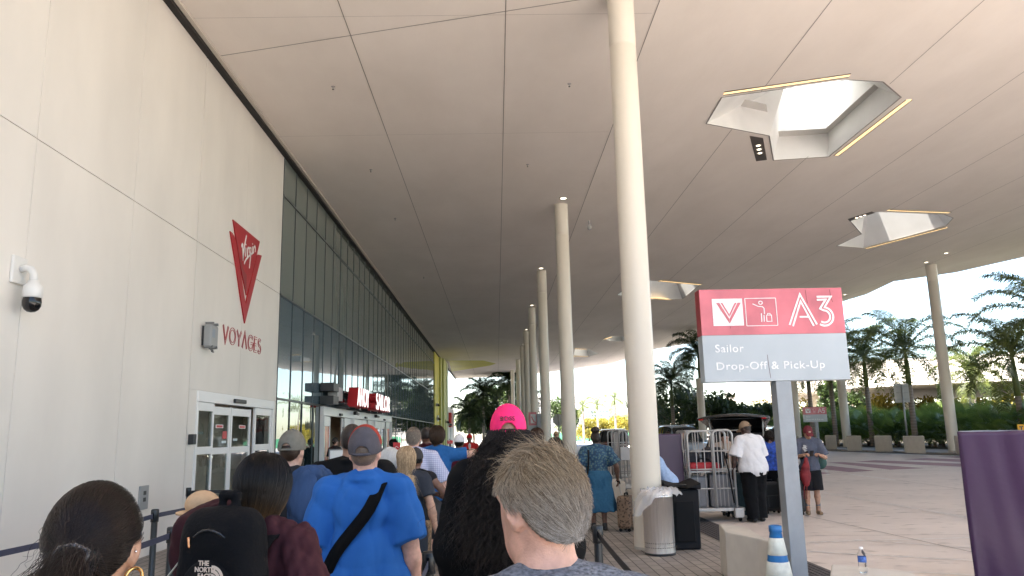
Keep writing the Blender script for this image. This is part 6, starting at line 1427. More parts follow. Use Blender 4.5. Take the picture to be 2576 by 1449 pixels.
def drape(ctx, rays, off=.004):
    """where rays (origin, direction), in body space, meet the shirt: points and outward directions"""
    me = ctx['top'].data; bv = BVHTree.FromPolygons([tuple(v.co) for v in me.vertices], [tuple(p.vertices) for p in me.polygons]); s = ctx['s']; P = []; N = []
    for o, d in rays:
        d = Vector(d).normalized(); h = bv.ray_cast(Vector(o) * s, d)
        if h[0] is None: continue
        P.append(np.array(h[0] - d * off) / s); N.append(tuple(-d))
    return P, N
def bag_of(name, label, cat, prims, m, ctx, h=.010, disp=None, cuts=(), group=None):
    """a carried thing: its own top-level object standing where the carrier holds it"""
    p2, f2 = solid(prims, h, cuts=cuts, disp=disp); t = ctx['t']; th = thing(name, label, cat, t['_l'], t['_r'], group); th['_scale'] = ctx['s']; mesh_obj('bag_body', p2 * ctx['s'], f2, m, th); return th
def strap_between(parent, pts, w, m, s, name='strap', th=.004, up=None):
    """flat strap along body-space points (n,3) with outward normals taken from the torso axis"""
    P = [np.array(p, float) for p in pts]; V = []; 
    for i, p in enumerate(P):
        tg = P[min(i + 1, len(P) - 1)] - P[max(i - 1, 0)]; tg /= np.linalg.norm(tg); n_ = np.array([p[0] * .5, p[1], 0]); n_ = n_ / (np.linalg.norm(n_) + 1e-6) if up is None else np.array(up[i], float); sd = np.cross(tg, n_); sd /= np.linalg.norm(sd); n_ = np.cross(sd, tg)
        V += [p - sd * w / 2, p + sd * w / 2, p + sd * w / 2 + n_ * th, p - sd * w / 2 + n_ * th]
    k = len(P); F = [(i * 4 + j, i * 4 + (j + 1) % 4, i * 4 + 4 + (j + 1) % 4, i * 4 + 4 + j) for i in range(k - 1) for j in range(4)] + [(3, 2, 1, 0), tuple(range(k * 4 - 4, k * 4))]
    return mesh_obj(name, np.array(V) * s, F, m, parent)
def at(px, Y, py=1100): return onY(px, py, Y)[0]
def toW(ctx, p):
    t = ctx['t']; r = t['_r']; q = np.array(p) * ctx['s']; return np.array([t['_l'][0] + q[0] * math.cos(r) - q[1] * math.sin(r), t['_l'][1] + q[0] * math.sin(r) + q[1] * math.cos(r), t['_l'][2] + q[2]])
hm_black = hair_mat('hair_black', (.0025, .002, .002), (.008, .006, .005)); hm_brown = hair_mat('hair_brown', (.030, .017, .010), (.07, .042, .025)); hm_blonde = hair_mat('hair_blonde', (.16, .09, .04), (.72, .54, .34)); hm_white = hair_mat('hair_white', (.62, .60, .57), (.85, .84, .80)); hm_grey = hair_mat('hair_grey', (.15, .12, .09), (.36, .31, .26))
hm_salt = hair_mat('hair_greybrown', (.12, .075, .038), (.50, .385, .25)); hm_stub = hair_mat('hair_stubble', (.03, .022, .018), (.06, .045, .035))
def ombre():
    m = hair_mat('hair_ombre', (.0025, .002, .002), (.009, .006, .005)); nt = m.node_tree; b = nt.nodes['Principled BSDF']; r = [n for n in nt.nodes if n.type == 'VALTORGB'][0]; hi = [n for n in nt.nodes if n.type == 'HAIR_INFO'][0]
    r2 = nt.nodes.new('ShaderNodeValToRGB'); r2.color_ramp.elements[0].position = .62; r2.color_ramp.elements[0].color = (0, 0, 0, 1); r2.color_ramp.elements[1].position = 1; r2.color_ramp.elements[1].color = (.10, .055, .022, 1)
    nt.links.new(hi.outputs['Intercept'], r2.inputs['Fac']); mx = nt.nodes.new('ShaderNodeMix'); mx.data_type = 'RGBA'; mx.blend_type = 'ADD'; mx.inputs['Factor'].default_value = 1
    nt.links.new(r.outputs['Color'], mx.inputs['A']); nt.links.new(r2.outputs['Color'], mx.inputs['B']); nt.links.new(mx.outputs['Result'], b.inputs['Base Color']); return m
def shorth(m, n, L, thick=.004, dirv=(0, -.3, -1), up=.5, rad=.0007, **k):
    kk = {q: k.pop(q) for q in ('a', 'b', 'zmax') if q in k}
    return dict(m=m, thick=thick, rad=rad, paths=lambda r: crop(n, L, r, dirv, up, lift=thick, **kk, **k), **kk)
def longh(m, n, L, steps=14, thick=.010, rad=.0011, **k):
    kk = {q: k[q] for q in ('a', 'b', 'zmax', 'ymax') if q in k}
    return dict(m=m, thick=thick, rad=rad, paths=lambda r: flow(n, L, steps, r, **k), **kk)
qq = 'people waiting in the queue'; dq = 'people at the drop-off'
phone_m = mat('phone_black', (.01, .01, .012), .15)
def phone(ctx, p, label, rz=0.0, tilt=40):
    W_ = toW(ctx, p); t = thing('phone', label, 'phone', W_, ctx['t']['_r'] + rz, 'phones held in hands')
    mb = MB(); mx = Matrix.Rotation(R(tilt), 4, 'X'); mb.box((-.036, -.004, -.072), (.036, .004, .072), mtx=mx); mb.build('phone_body', phone_m, t, bevel=.003, local=True)
    mb = MB(); mb.box((-.032, -.0052, -.066), (.032, -.0045, .066), mtx=mx); mb.build('screen', mat('phone_screen', (.05, .06, .07), .1), t, local=True)

# ---- 1: nearest woman, hair gathered in a low ponytail
def tailpaths(rg):
    n = 5200; tie = HC + np.array([0, -.125, -.035]); d = scalp(n, rg, None); lay = rg.random(n); p = HC + d * (HR + .004 + .010 * lay[:, None]); P = [p.copy()]; steps = 11
    rem = np.linalg.norm(p - tie, axis=1) * 1.12
    for i in range(steps):
        to = tie + rg.normal(size=(n, 3)) * .006 - p; dist_ = np.linalg.norm(to, axis=1)[:, None]; v = to / (dist_ + 1e-6); p = p + v * np.minimum(dist_, dist_ / (steps - i)); q = (p - HC) / (HR + .003 + .013 * lay[:, None]); rr = np.linalg.norm(q, axis=1); ins = rr < 1; p[ins] = (HC + ((p - HC) / rr[:, None]))[ins]; P.append(p.copy())
    A = np.stack(P, 1)
    n2 = 1500; p = tie + rg.normal(size=(n2, 3)) * [.016, .012, .012]; P = [p.copy()]; dv = rg.normal(size=(n2, 3)) * .28
    for i in range(steps): v = np.array([-.10, -.75 + i * .07, -1.0]) + dv; v /= np.linalg.norm(v, axis=1)[:, None]; p = p + v * .021; P.append(p.copy())
    n3 = 14; d = scalp(n3, rg, -.05, .5); p = HC + d * (HR + .012); Q = [p.copy()]
    for i in range(steps): v = d * .25 + np.array([0, -.5, -.9]) + rg.normal(size=(n3, 3)) * .35; v /= np.linalg.norm(v, axis=1)[:, None]; p = p + v * .014; Q.append(p.copy())
    return np.concatenate([A, np.stack(P, 1), np.stack(Q, 1)], 0)
hmat1 = hair_mat('hair_dark_brown', (.002, .0016, .0014), (.030, .017, .012), .30)
def ex1(c):
    t = c['t']; s = c['s']; pts = []
    for k in range(15):
        a = 2 * math.pi * k / 14; pts.append(HC + [math.cos(a) * .030, -.128 + .004 * math.sin(3 * a), -.033 + .019 * math.sin(a)])
    p2, f2 = solid([CO(pts[i], pts[i + 1], .0045 + .0018 * (i % 2), .0045 + .0018 * ((i + 1) % 2), .003) for i in range(14)], .003, pad=.01); mesh_obj('hair_tie', c['ptH'](p2) * s, f2, mat('tie_pearl', (.07, .06, .055), .15, var=.8, vscale=260), t)
    gold = M('gold', (.85, .52, .18), .18, 1.0)
    for q in (-1, 1):
        pts = [HC + [q * .085 + .016 * math.cos(a), -.006 + .008 * math.sin(a), -.078 + .018 * math.sin(a)] for a in np.linspace(0, 2 * math.pi, 17)]
        p2, f2 = solid([CO(pts[i], pts[i + 1], .0034, .0034, .002) for i in range(16)], .0022, pad=.008); mesh_obj('hoop_earring', c['ptH'](p2) * s, f2, gold, t)
    p2, f2 = solid([EL(HC + [.086, -.012, -.028], (.003, .003, .003), .001)], .0015, pad=.004); mesh_obj('stud_earring', c['ptH'](p2) * s, f2, M('chrome', (.75, .75, .75), .12, 1.0), t)
person('woman in front with dark hair in a low ponytail and gold hoop earrings', at(232, 1.56, 1350), 1.56, 1.66, face=-4, skin='tan', head=(-6, 8), h=.0075, hscale=1.0, top=dict(m=cloth('dark_top', (.03, .028, .03)), sleeve='short'), bottom=dict(kind='pants', m=cloth('dark_jeans', (.02, .025, .04)), h=.015),
       hair=dict(m=hmat1, thick=.009, rad=.0005, a=None, h=.005, paths=tailpaths, add=[CO(HC + [0, -.09, -.03], HC + [0, -.125, -.035], .03, .018, .03), CO(HC + [0, -.125, -.035], HC + [-.008, -.175, -.10], .016, .022, .01), CO(HC + [-.008, -.175, -.10], HC + [-.02, -.21, -.22], .022, .014, .01)], cuts=[lambda X, Y, Z: np.where(Y < HC[1] - .11, -1.0, -1.0) + 0 * Z]), extra=ex1, group=qq)

# ---- 2: woman with a black bob, burgundy blouse and backpack
hom = ombre()
def ex2(c):
    t, s = c['t'], c['s']; blk = mat('pack_black', (.0022, .0022, .003), .85, bump=.25, bscale=90, spec=.2)
    pk = [];
    for x in (-.10, .10):
        for y in (-.20, -.25): pk.append(CO((x, y, 1.02), (x * .96, y, 1.30), .062, .060, .05))
    pk += [CO((-.085, -.225, 1.375), (.085, -.225, 1.375), .068, .068, .04), CO((-.03, -.20, 1.44), (-.03, -.20, 1.49), .012, .012, .01), CO((.03, -.20, 1.44), (.03, -.20, 1.49), .012, .012, .01), CO((-.03, -.20, 1.49), (.03, -.20, 1.49), .012, .012, .01)]
    pk += [EL((0, -.235, 1.35), (.135, .085, .075), .05), EL((0, -.225, 1.17), (.15, .09, .22), .05)]
    up = np.array([0, 0, .14]); lift_ = lambda pr: [(q[0], q[1] + up, *q[2:]) if q[0] == 'e' else (q[0], q[1] + up, q[2] + up, *q[3:]) for q in pr]
    p2, f2 = solid(lift_(pk), .009, disp=folds(4, .004, .12)); b_ = thing('backpack', 'black backpack with small white logo worn by the black haired woman', 'backpack', t['_l'], t['_r']); mesh_obj('pack_body', p2 * s, f2, blk, b_)
    p2, f2 = solid(lift_([EL((0, -.310, 1.14), (.115, .05, .13), .03), CO((-.07, -.30, 1.06), (.07, -.30, 1.06), .06, .06, .03)]), .008, disp=folds(8, .003, .1)); pp_ = mesh_obj('front_pocket', p2 * s, f2, blk, b_)
    zp = [(-.13 + .26 * u, -.290 - .035 * math.sin(u * 3.14), 1.285 + .09 * math.sin(u * 3.14)) for u in np.linspace(0, 1, 13)]
    p2, f2 = solid(lift_([CO(zp[i], zp[i + 1], .006, .006, .003) for i in range(12)]), .004, pad=.01); mesh_obj('zip_seam', p2 * s, f2, M('black_gloss', (.008, .008, .009)), b_)
    for x, y, z, l in ((-.08, -.325, 1.345, .03), (.16, -.26, 1.12, .04)): p2, f2 = solid(lift_([CO((x, y, z), (x + .006, y - .004, z - l), .006, .004, .002)]), .0025, pad=.008); mesh_obj('zip_pull', p2 * s, f2, M('copper', (.75, .34, .16), .25, 1.0), b_)
    for q in (-1, 1): strap_between(b_, [(q * .08, -.17, 1.37), (q * .11, -.10, 1.455), (q * .125, -.01, 1.478), (q * .13, .08, 1.44), (q * .13, .14, 1.34), (q * .14, .13, 1.2), (q * .17, .0, 1.08), (q * .13, -.15, 1.03)], .06, blk, s, 'shoulder_strap', .012, [(0, -.7, .7), (0, -.4, .9), (0, 0, 1), (0, .6, .8), (0, 1, 0), (q * .5, .8, 0), (q, 0, 0), (q, -.3, 0)])
    lg = MB(); fn = lambda u, v, w: ((u + .045) * s, (-.362 - .0 + abs(u + .02) * .05 - w) * s, (1.372 + v) * s)
    for txt, v, u, hgt in (('THE', .026, -.052, .017), ('NORTH', .004, -.066, .017), ('FACE', -.018, -.052, .017)):
        add_text(lg, txt, lambda a, b2, w, u=u, v=v: fn(u + a, v + b2, w), None, hgt, bold=.02, depth=.002)
    for r0, r1 in ((.0, .018), (.022, .033), (.037, .047)):
        ar = [(.004 + r1 * math.sin(q), -.020 + r1 * math.cos(q)) for q in np.linspace(0, 1.57, 9)]; ai = [(.004 + r0 * math.sin(q), -.020 + r0 * math.cos(q)) for q in np.linspace(1.57, 0, 9)]
        pl = ar + (ai if r0 else [(.004, -.020)]); lg.prism(pl, 0, .002, fn)
    lg.build('logo', M('logo_cream', (.62, .50, .40), .5), pp_, local=True)
    # bundle carried at the left arm
    el = c['J']['L'][1]
    hb = thing('sun_hat', 'tan straw hat carried under the arm of the backpack woman', 'hat', t['_l'], t['_r']); p2, f2 = solid([EL(el + [-.13, .10, .42], (.075, .07, .06), .02)], .009); mesh_obj('hat_crown', p2 * s, f2, cloth('straw', (.50, .33, .19)), hb); p2, f2 = solid([EL(el + [-.13, .10, .385], (.115, .11, .014), .02)], .008); mesh_obj('hat_brim', p2 * s, f2, cloth('straw', (.5, .33, .19)), hb)
    jb = thing('bundled_jacket', 'burgundy jacket bundled over the left arm of the backpack woman', 'jacket', t['_l'], t['_r']); p2, f2 = solid([EL(el + [-.04, .0, .33], (.12, .09, .08), .05), EL(el + [-.10, .02, .22], (.08, .08, .15), .05), EL(el + [.02, .04, .38], (.08, .07, .05), .05)], .009, disp=folds(12, .014, .09)); mesh_obj('jacket_body', p2 * s, f2, cloth('burgundy', (.036, .010, .013)), jb)
    cream = cloth('tote_cream', (.62, .57, .44)); tb = thing('tote_bag', 'cream canvas tote bag hanging at the left side of the backpack woman', 'tote bag', t['_l'], t['_r'])
    p2, f2 = solid([EL((-.34, -.08, 1.10), (.10, .15, .20), .04), EL((-.35, -.08, .98), (.09, .16, .16), .04)], .01, cuts=[lambda X, Y, Z: Z - 1.22 - .03 * np.sin(Y * 30)], disp=folds(5, .012, .1)); mesh_obj('bag_body', p2 * s, f2, cream, tb)
    for y in (-.13, .02): strap_between(tb, [(-.36, y, 1.18), (-.33, y * .7 - .05, 1.28), (-.28, -.09, 1.38), (-.21, -.06, 1.50), (-.20, .10, 1.42), (-.30, .12, 1.2), (-.36, .08 + y * .2, 1.0)], .028, cream, s, 'handle', .004, [(-1, -.3, 0)] * 2 + [(-.8, -.5, .3), (0, 0, 1), (0, 1, .2), (-1, .5, 0), (-1, .3, 0)])
person('woman with glossy black bob wearing a burgundy puff sleeve blouse', at(653, 3.1, 1250), 3.1, 1.665, face=16, skin='light', w=.98, head=(8, 10), h=.009, arms=dict(L=((-.10, .10, -.26), (.0, .2, .02)), R=((.09, -.04, -.27), (.0, .05, -.24))), top=dict(m=cloth('burgundy_blouse', (.045, .013, .017), var=.15), sleeve='puff', fold=.016, wl=.07, h=.008), bottom=dict(kind='pants', m=cloth('blue_jeans', (.03, .05, .09)), h=.015), hscale=1.06,
       hair=longh(hom, 9500, .36, 18, .010, .0008, lift=.018, spread=.006, part=(0, .03), back=.12, b=.66, a=-.03, lenvar=.05, zend=1.50, zj=.016), extra=ex2, group=qq)

# ---- 4: big man in the blue T-shirt
blue_m = cloth('royal_blue', (.022, .115, .37), .85, var=.06, vscale=6, bump=.1, bscale=300)
capg = cloth('cap_grey', (.085, .078, .088), .85, bump=.2, bscale=400); capred = cloth('cap_rust', (.33, .045, .03))
def ex4(c):
    t, s = c['t'], c['s']
    # rust red front of the cap crown
    dr = HR + .0165 + np.array([0, 0, .006]); co = HC + [0, 0, .012]; pr = xform([EL(co + [0, .012, .006], dr + .002, .01)], rotm(0, 0), HC); p2, f2 = solid(pr, .006, minus=[EL(co, dr - .008, .01)], cuts=[lambda X, Y, Z: HC[1] - .022 - Y, lambda X, Y, Z: HC[2] + .03 - Z]); mesh_obj('red_panel', c['ptH'](p2) * s, f2, capred, c['cap'])
    st = thing('crossbody_strap', 'wide black bag strap crossing the back of the royal blue T-shirt', 'bag strap', t['_l'], t['_r']); rays = []
    for y in (.10, .03, -.03, -.08): rays.append(((.125 + .1 * y, y, 2.0), (0, 0, -1)))
    for u in np.linspace(.10, 1, 13): rays.append(((.13 - .43 * u, -1.0, 1.455 - .50 * u), (.0 + .25 * max(0, u - .6), 1, -.05)))
    pts, ups = drape(c, rays, .024)
    for _ in range(3): pts = [pts[0]] + [(pts[i - 1] + 2 * pts[i] + pts[i + 1]) / 4 for i in range(1, len(pts) - 1)] + [pts[-1]]; ups = [ups[0]] + [tuple((np.array(ups[i - 1]) + 2 * np.array(ups[i]) + np.array(ups[i + 1])) / 4) for i in range(1, len(ups) - 1)] + [ups[-1]]
    strap_between(st, pts, .068, mat('strap_black', (.0025, .0025, .003), .85, bump=.2, bscale=300, spec=.15), s, 'strap', .006, ups)
person('heavy man in a royal blue T-shirt and grey cap with a rust red top', at(917, 4.65, 1250), 4.65, 1.765, w=1.10, belly=.12, hip=1.15, skin='pink', head=(0, -5), neckr=1.28, hscale=1.04, arm_r=1.18, h=.010, arms=dict(L=((-.06, -.02, -.27), (.0, .08, -.25)), R=((.06, -.03, -.27), (.04, .04, -.25))),
       top=dict(m=blue_m, sleeve='short', slen=.90, flare=.036, loose=.018, fold=.017, wl=.10, vert=.28, hem=.78, fall=.012, h=.009), bottom=dict(kind='shorts', m=cloth('khaki', (.20, .15, .10))), hair=shorth(hair_mat('hair_fair', (.16, .11, .08), (.30, .22, .165)), 2500, .006, .001, a=None, zmax=.03), cap=dict(m=capg, open='back', ow=.036, oz=-.004, zb=-.012, slope=.10, brim=True, mb=capred, h=.006), extra=ex4, group=qq)

# ---- 5: grey-brown haired man close at the right, head turned left
def man_hair(rg):
    def dv(p):
        f = np.clip((p[:, 1] + .045) / .07, 0, 1) * np.clip((p[:, 2] - .035) / .03, 0, 1); f = (f * f * (3 - 2 * f))[:, None]
        side = np.stack([np.zeros(len(p)), -.9 * np.ones(len(p)), -.85 * np.ones(len(p))], 1); return f * np.array([-.75, .75, -.15]) + (1 - f) * side
    A = crop(15000, .040, rg, dv, .10, a=None, jit=.17, steps=5, lift=.010); D_ = crop(240, .052, rg, (-.5, .6, .3), .8, a=.05, b=.10, jit=.7, steps=5, lift=.010, stand=.08)
    return np.concatenate([A, D_], 0)
_nt5 = hm_salt.node_tree; _b5 = _nt5.nodes['Principled BSDF']; _r5 = [n for n in _nt5.nodes if n.type == 'VALTORGB'][0]; _tc5 = _nt5.nodes.new('ShaderNodeTexCoord'); _sx5 = _nt5.nodes.new('ShaderNodeSeparateXYZ'); _mr5 = _nt5.nodes.new('ShaderNodeMapRange')
_mr5.inputs['From Min'].default_value = 1.53; _mr5.inputs['From Max'].default_value = 1.66; _mx5 = _nt5.nodes.new('ShaderNodeMix'); _mx5.data_type = 'RGBA'; _g5 = _nt5.nodes.new('ShaderNodeValToRGB'); _g5.color_ramp.elements[0].color = (.15, .125, .10, 1); _g5.color_ramp.elements[1].color = (.58, .54, .50, 1); _nt5.links.new([n for n in _nt5.nodes if n.type == 'HAIR_INFO'][0].outputs['Random'], _g5.inputs['Fac']); _nt5.links.new(_g5.outputs['Color'], _mx5.inputs['A'])
_nt5.links.new(_tc5.outputs['Object'], _sx5.inputs[0]); _nt5.links.new(_sx5.outputs['Z'], _mr5.inputs['Value']); _nt5.links.new(_mr5.outputs['Result'], _mx5.inputs['Factor']); _nt5.links.new(_r5.outputs['Color'], _mx5.inputs['B']); _nt5.links.new(_mx5.outputs['Result'], _b5.inputs['Base Color'])
heather = cloth('heather_grey', (.14, .145, .16), var=.55, vscale=90, stretch=(1, 1, 3))
def ex5(c):
    t, s = c['t'], c['s']
    p2, f2 = solid([EL((.0, -.098, 1.452), (.008, .004, .016), .004)], .003, pad=.006); mesh_obj('shirt_tag', p2 * s, f2, cloth('tag_white', (.55, .56, .54)), t)
    b_ = thing('shoulder_strap', 'black padded bag strap on the shoulder of the grey haired man', 'bag strap', t['_l'], t['_r']); p2, f2 = solid([CO((.20 + .012 * i, -.10 + .02 * i, 1.445 - .002 * i), (.212 + .012 * i, -.08 + .02 * i, 1.443 - .002 * i), .026 + .004 * (i % 2), .026 + .004 * (i % 2), .006) for i in range(9)], .006); mesh_obj('pad', p2 * s, f2, mat('pad_black', (.012, .012, .014), .7, bump=.3, bscale=120), b_)
person('man with greying brown hair and heather grey T-shirt close to the camera, head turned left', at(1374, 1.70, 1250), 1.70, 1.70, face=-16, skin='pink', head=(-23, 8), neckr=1.14, hscale=1.05, w=1.08, h=.0065, top=dict(m=heather, sleeve='short', fold=.006, loose=.010), bottom=dict(kind='pants', m=cloth('dark_jeans', (.02, .025, .04)), h=.02),
       hair=dict(m=hm_salt, thick=.010, rad=.00045, a=None, h=.004, rough=.002, paths=man_hair, seed=5), facefx=True, extra=ex5, group=qq)

# ---- 6: tall person in a hot pink cap with long curly black hair
pinkm = cloth('hot_pink', (.88, .028, .16), .75, bump=.15, bscale=300)
def ex6(c):
    s = c['s']; mb = MB(); v, f = text_mesh('BOSS', 1.0, .012, .5); v[:, 0] -= v[:, 0].mean(); k = .074 / (v[:, 0].max() - v[:, 0].min())
    P_ = []
    for p in v:
        a = p[0] * k; z = .040 + p[1] * .030; yy = -math.sqrt(max(.0, 1 - (a / .095) ** 2 - ((z - .012) / .126) ** 2)) * .1195 - .0012 - (p[2] + .5) * .0012; P_.append(c['ptH'](HC + np.array([a, yy, z])) * s)
    mb.add(P_, f); mb.build('lettering', M('black_gloss', (.008, .008, .009)), c['cap'], local=True)
    p2, f2 = solid([CO(HC + [.012, -.118, -.030], HC + [.034, -.110, -.022], .004, .004, .002), CO(HC + [.012, -.118, -.030], HC + [.034, -.112, -.036], .004, .004, .002)], .003, pad=.008); mesh_obj('buckle', c['ptH'](p2) * s, f2, M('chrome', (.75, .75, .75)), c['cap'])
blackdress = cloth('black_knit', (.003, .003, .0033), .9)
person('tall person in a hot pink cap and black dress with long curly black hair', at(1281, 4.0, 1200), 4.0, 1.875, skin='mid', w=1.04, belly=.05, hip=1.1, h=.011, head=(0, 4), hscale=.94, arms=dict(L=((-.075, -.04, -.28), (.02, .12, -.22)), R=((.06, -.03, -.28), (-.02, .1, -.22))), top=dict(m=blackdress, sleeve='long', loose=.035, hem=.62, fall=.05, fold=.008, name='dress'), bottom=dict(kind='pants', m=cloth('black_leggings', (.01, .01, .011))),
       hair=longh(hair_mat('hair_curly', (.003, .0025, .0022), (.022, .015, .012), .28), 8500, .56, 26, .012, .0011, lift=.026, wave=.013, wl=.075, spread=.034, out=.9, pull=0, part=(0, .0), lenvar=.30, a=-.085, b=.75, zmax=.0), cap=dict(m=pinkm, open='back', ow=.036, oz=-.006, zb=-.014, slope=.10, h=.006, button=False), extra=ex6, group=qq)

# ---- 3: man in a grey-green cap, denim jacket over the shoulder
denim = cloth('denim', (.030, .058, .125), .9, var=.75, vscale=5, stretch=(1, 1, .3))
def ex3(c):
    t, s = c['t'], c['s']; b_ = thing('denim_jacket', 'blue denim jacket slung over the right shoulder of the man in the grey green cap', 'jacket', t['_l'], t['_r'])
    p2, f2 = solid([EL((.15, -.03, 1.44), (.12, .12, .075), .05), EL((.17, -.15, 1.26), (.125, .055, .22), .05), EL((.20, -.165, 1.08), (.12, .05, .14), .05), EL((.19, .12, 1.3), (.10, .05, .16), .05)], .009, disp=folds(21, .030, .060, .22)); mesh_obj('jacket_body', p2 * s, f2, denim, b_)
person('man in a faded grey green cap and charcoal T-shirt carrying a jacket', at(731, 5.55, 1200), 5.55, 1.775, skin='light', w=1.12, head=(8, 4), h=.012, top=dict(m=cloth('charcoal', (.022, .023, .025)), sleeve='short', fold=.008), bottom=dict(kind='shorts', m=cloth('grey_shorts', (.09, .09, .10))), hair=shorth(hm_brown, 2200, .010, .002, a=None, zmax=.02, up=.15),
       cap=dict(m=cloth('cap_olive', (.155, .148, .122), .85, bump=.2, bscale=400), open='back', ow=.032, zb=-.010, slope=.10, mb=cloth('cap_olive', (.155, .148, .122))), extra=ex3, group=qq)
# ---- 7: man with shaved head behind the blue shirt
person('man with a shaved head and black T-shirt standing just beyond the heavy man in blue', at(884, 5.95, 1200), 5.95, 1.84, skin='mid', w=1.28, belly=.08, head=(4, 0), neckr=1.2, h=.012, top=dict(m=cloth('black_tee', (.004, .004, .0045)), sleeve='short', slen=.95, flare=.04), bottom=dict(kind='pants', m=cloth('black_leggings', (.01, .01, .011))), hair=shorth(hm_stub, 1500, .004, .001, a=-.04, b=.6), group=qq)
# ---- 8: old woman with white hair
def ex8(c):
    p2, f2 = solid([CO(HC + [.03, -.075, .085], HC + [.055, -.06, .06], .005, .005, .002), CO(HC + [.05, -.07, .085], HC + [.035, -.08, .06], .005, .005, .002)], .003, pad=.008); mesh_obj('hair_clip', c['ptH'](p2) * c['s'], f2, M('black_gloss', (.008, .008, .009)), c['t'])
person('elderly woman with short white hair and a black hair clip', at(973, 8.9, 1200), 8.9, 1.60, face=12, skin='light', lean=.10, head=(28, 14), h=.013, top=dict(m=cloth('black_tee', (.004, .004, .0045)), sleeve='short'), bottom=dict(kind='pants', m=cloth('black_leggings', (.01, .01, .011))), hair=longh(hm_white, 4500, .17, 8, .020, .0012, lift=.028, spread=.012, back=.3, a=-.03), extra=ex8, group=qq)
# ---- 9: blonde woman in a slate dress
def ex9(c):
    pts = [HC + [.092 * math.cos(a), .03 + .02 * abs(math.cos(a)), .105 * math.sin(a)] for a in np.linspace(R(12), R(168), 13)]
    p2, f2 = solid([CO(pts[i] + [0, 0, .012], pts[i + 1] + [0, 0, .012], .005, .005, .002) for i in range(12)], .004, pad=.01); mesh_obj('white_headband', c['ptH'](p2) * c['s'], f2, M('cap_white', (.8, .8, .8)), c['t'])
slate = cloth('slate_dress', (.030, .034, .044))
person('blonde woman with long straight hair in a short dark slate dress', at(1022, 8.0, 1200), 8.0, 1.625, skin='tan', w=1.02, h=.012, arms=dict(L=((-.06, -.02, -.27), (.03, .12, -.2)), R=((.08, -.04, -.27), (.05, .03, -.25))), top=dict(m=slate, sleeve='short', slen=.6, fold=.007), bottom=dict(kind='skirt', m=slate, zb=.66, flare=.02), hair=longh(hm_blonde, 4200, .46, 15, .012, .0013, lift=.018, spread=.022, wave=.003, wl=.12, back=.1, lenvar=.25), extra=ex9, group=qq)
# ---- 16: woman with bent brown arm beside the blonde
person('short woman in a dark cap with her bent brown arm showing beside the blonde', at(1046, 8.75, 1200), 8.75, 1.585, skin='brown', w=1.05, h=.013, arms=dict(R=((.20, -.08, -.20), (-.16, .16, .02)), L=((-.06, 0, -.27), (.1, .2, .0))), top=dict(m=cloth('black_tank', (.012, .012, .014)), sleeve='none'), bottom=dict(kind='pants', m=cloth('leopard_pants', (.20, .13, .08), var=.5, vscale=40)), hair=shorth(hm_black, 900, .012, .004, zmax=.0), cap=dict(m=cloth('cap_dark', (.05, .045, .045)), open=None), group=qq)
# ---- 10: grey haired man in a plaid shirt
def plaid():
    m, nt, b, tc = nodes_mat('plaid_shirt', .85); br = nt.nodes.new('ShaderNodeTexBrick'); br.offset = 0; br.inputs['Scale'].default_value = 22; br.inputs['Brick Width'].default_value = .5; br.inputs['Row Height'].default_value = .5; br.inputs['Mortar Size'].default_value = .05
    br.inputs['Color1'].default_value = (.50, .52, .64, 1); br.inputs['Color2'].default_value = (.46, .48, .61, 1); br.inputs['Mortar'].default_value = (.22, .24, .40, 1); mp = nt.nodes.new('ShaderNodeMapping'); mp.inputs['Rotation'].default_value = (R(90), 0, 0); nt.links.new(tc.outputs['Object'], mp.inputs['Vector']); nt.links.new(mp.outputs['Vector'], br.inputs['Vector']); nt.links.new(br.outputs['Color'], b.inputs['Base Color']); return m
def ex10(c):
    t, s = c['t'], c['s']; w_ = c['J']['R'][2]; b_ = thing('tote_bag', 'pink leopard print tote held by the man in the plaid shirt', 'tote bag', t['_l'], t['_r']); p2, f2 = solid([EL(w_ + [.05, .02, -.30], (.10, .05, .17), .03)], .012, disp=folds(3, .01, .1)); mesh_obj('bag_body', p2 * s, f2, mat('pink_leopard', (.50, .30, .28), .7, var=.6, vscale=45), b_)
    strap_between(b_, [w_ + [.0, .02, -.18], w_ + [.0, .03, -.09], w_ + [.08, .03, -.18]], .02, M('cap_white', (.8, .8, .8)), s, 'handle')
    b2 = thing('duffel_bag', 'black shoulder bag hanging beside the man in the plaid shirt', 'bag', t['_l'], t['_r']); p2, f2 = solid([EL((.14, -.22, .82), (.22, .10, .20), .04), EL((.16, -.24, .70), (.20, .09, .14), .04)], .014, disp=folds(31, .012, .12)); mesh_obj('bag_body', p2 * s, f2, mat('bag_black', (.010, .010, .012), .65), b2); strap_between(b2, [(.0, -.22, .98), (.08, -.19, 1.05), (.25, -.2, 1.0)], .04, M('black_plastic', (.014, .014, .016)), s, 'strap')
person('grey haired man in a pale plaid short sleeved shirt', at(1040, 9.35, 1200), 9.35, 1.835, skin='pink', w=1.15, belly=.03, h=.013, arms=dict(L=((-.06, 0, -.28), (0, .08, -.24)), R=((.12, -.02, -.27), (.06, .02, -.25))), top=dict(m=plaid(), sleeve='short', slen=.95, flare=.05, collar=True, loose=.02), bottom=dict(kind='pants', m=cloth('grey_pants', (.06, .065, .07))), hair=shorth(hm_grey, 3500, .026, .006, a=None, up=.25), extra=ex10, group=qq)
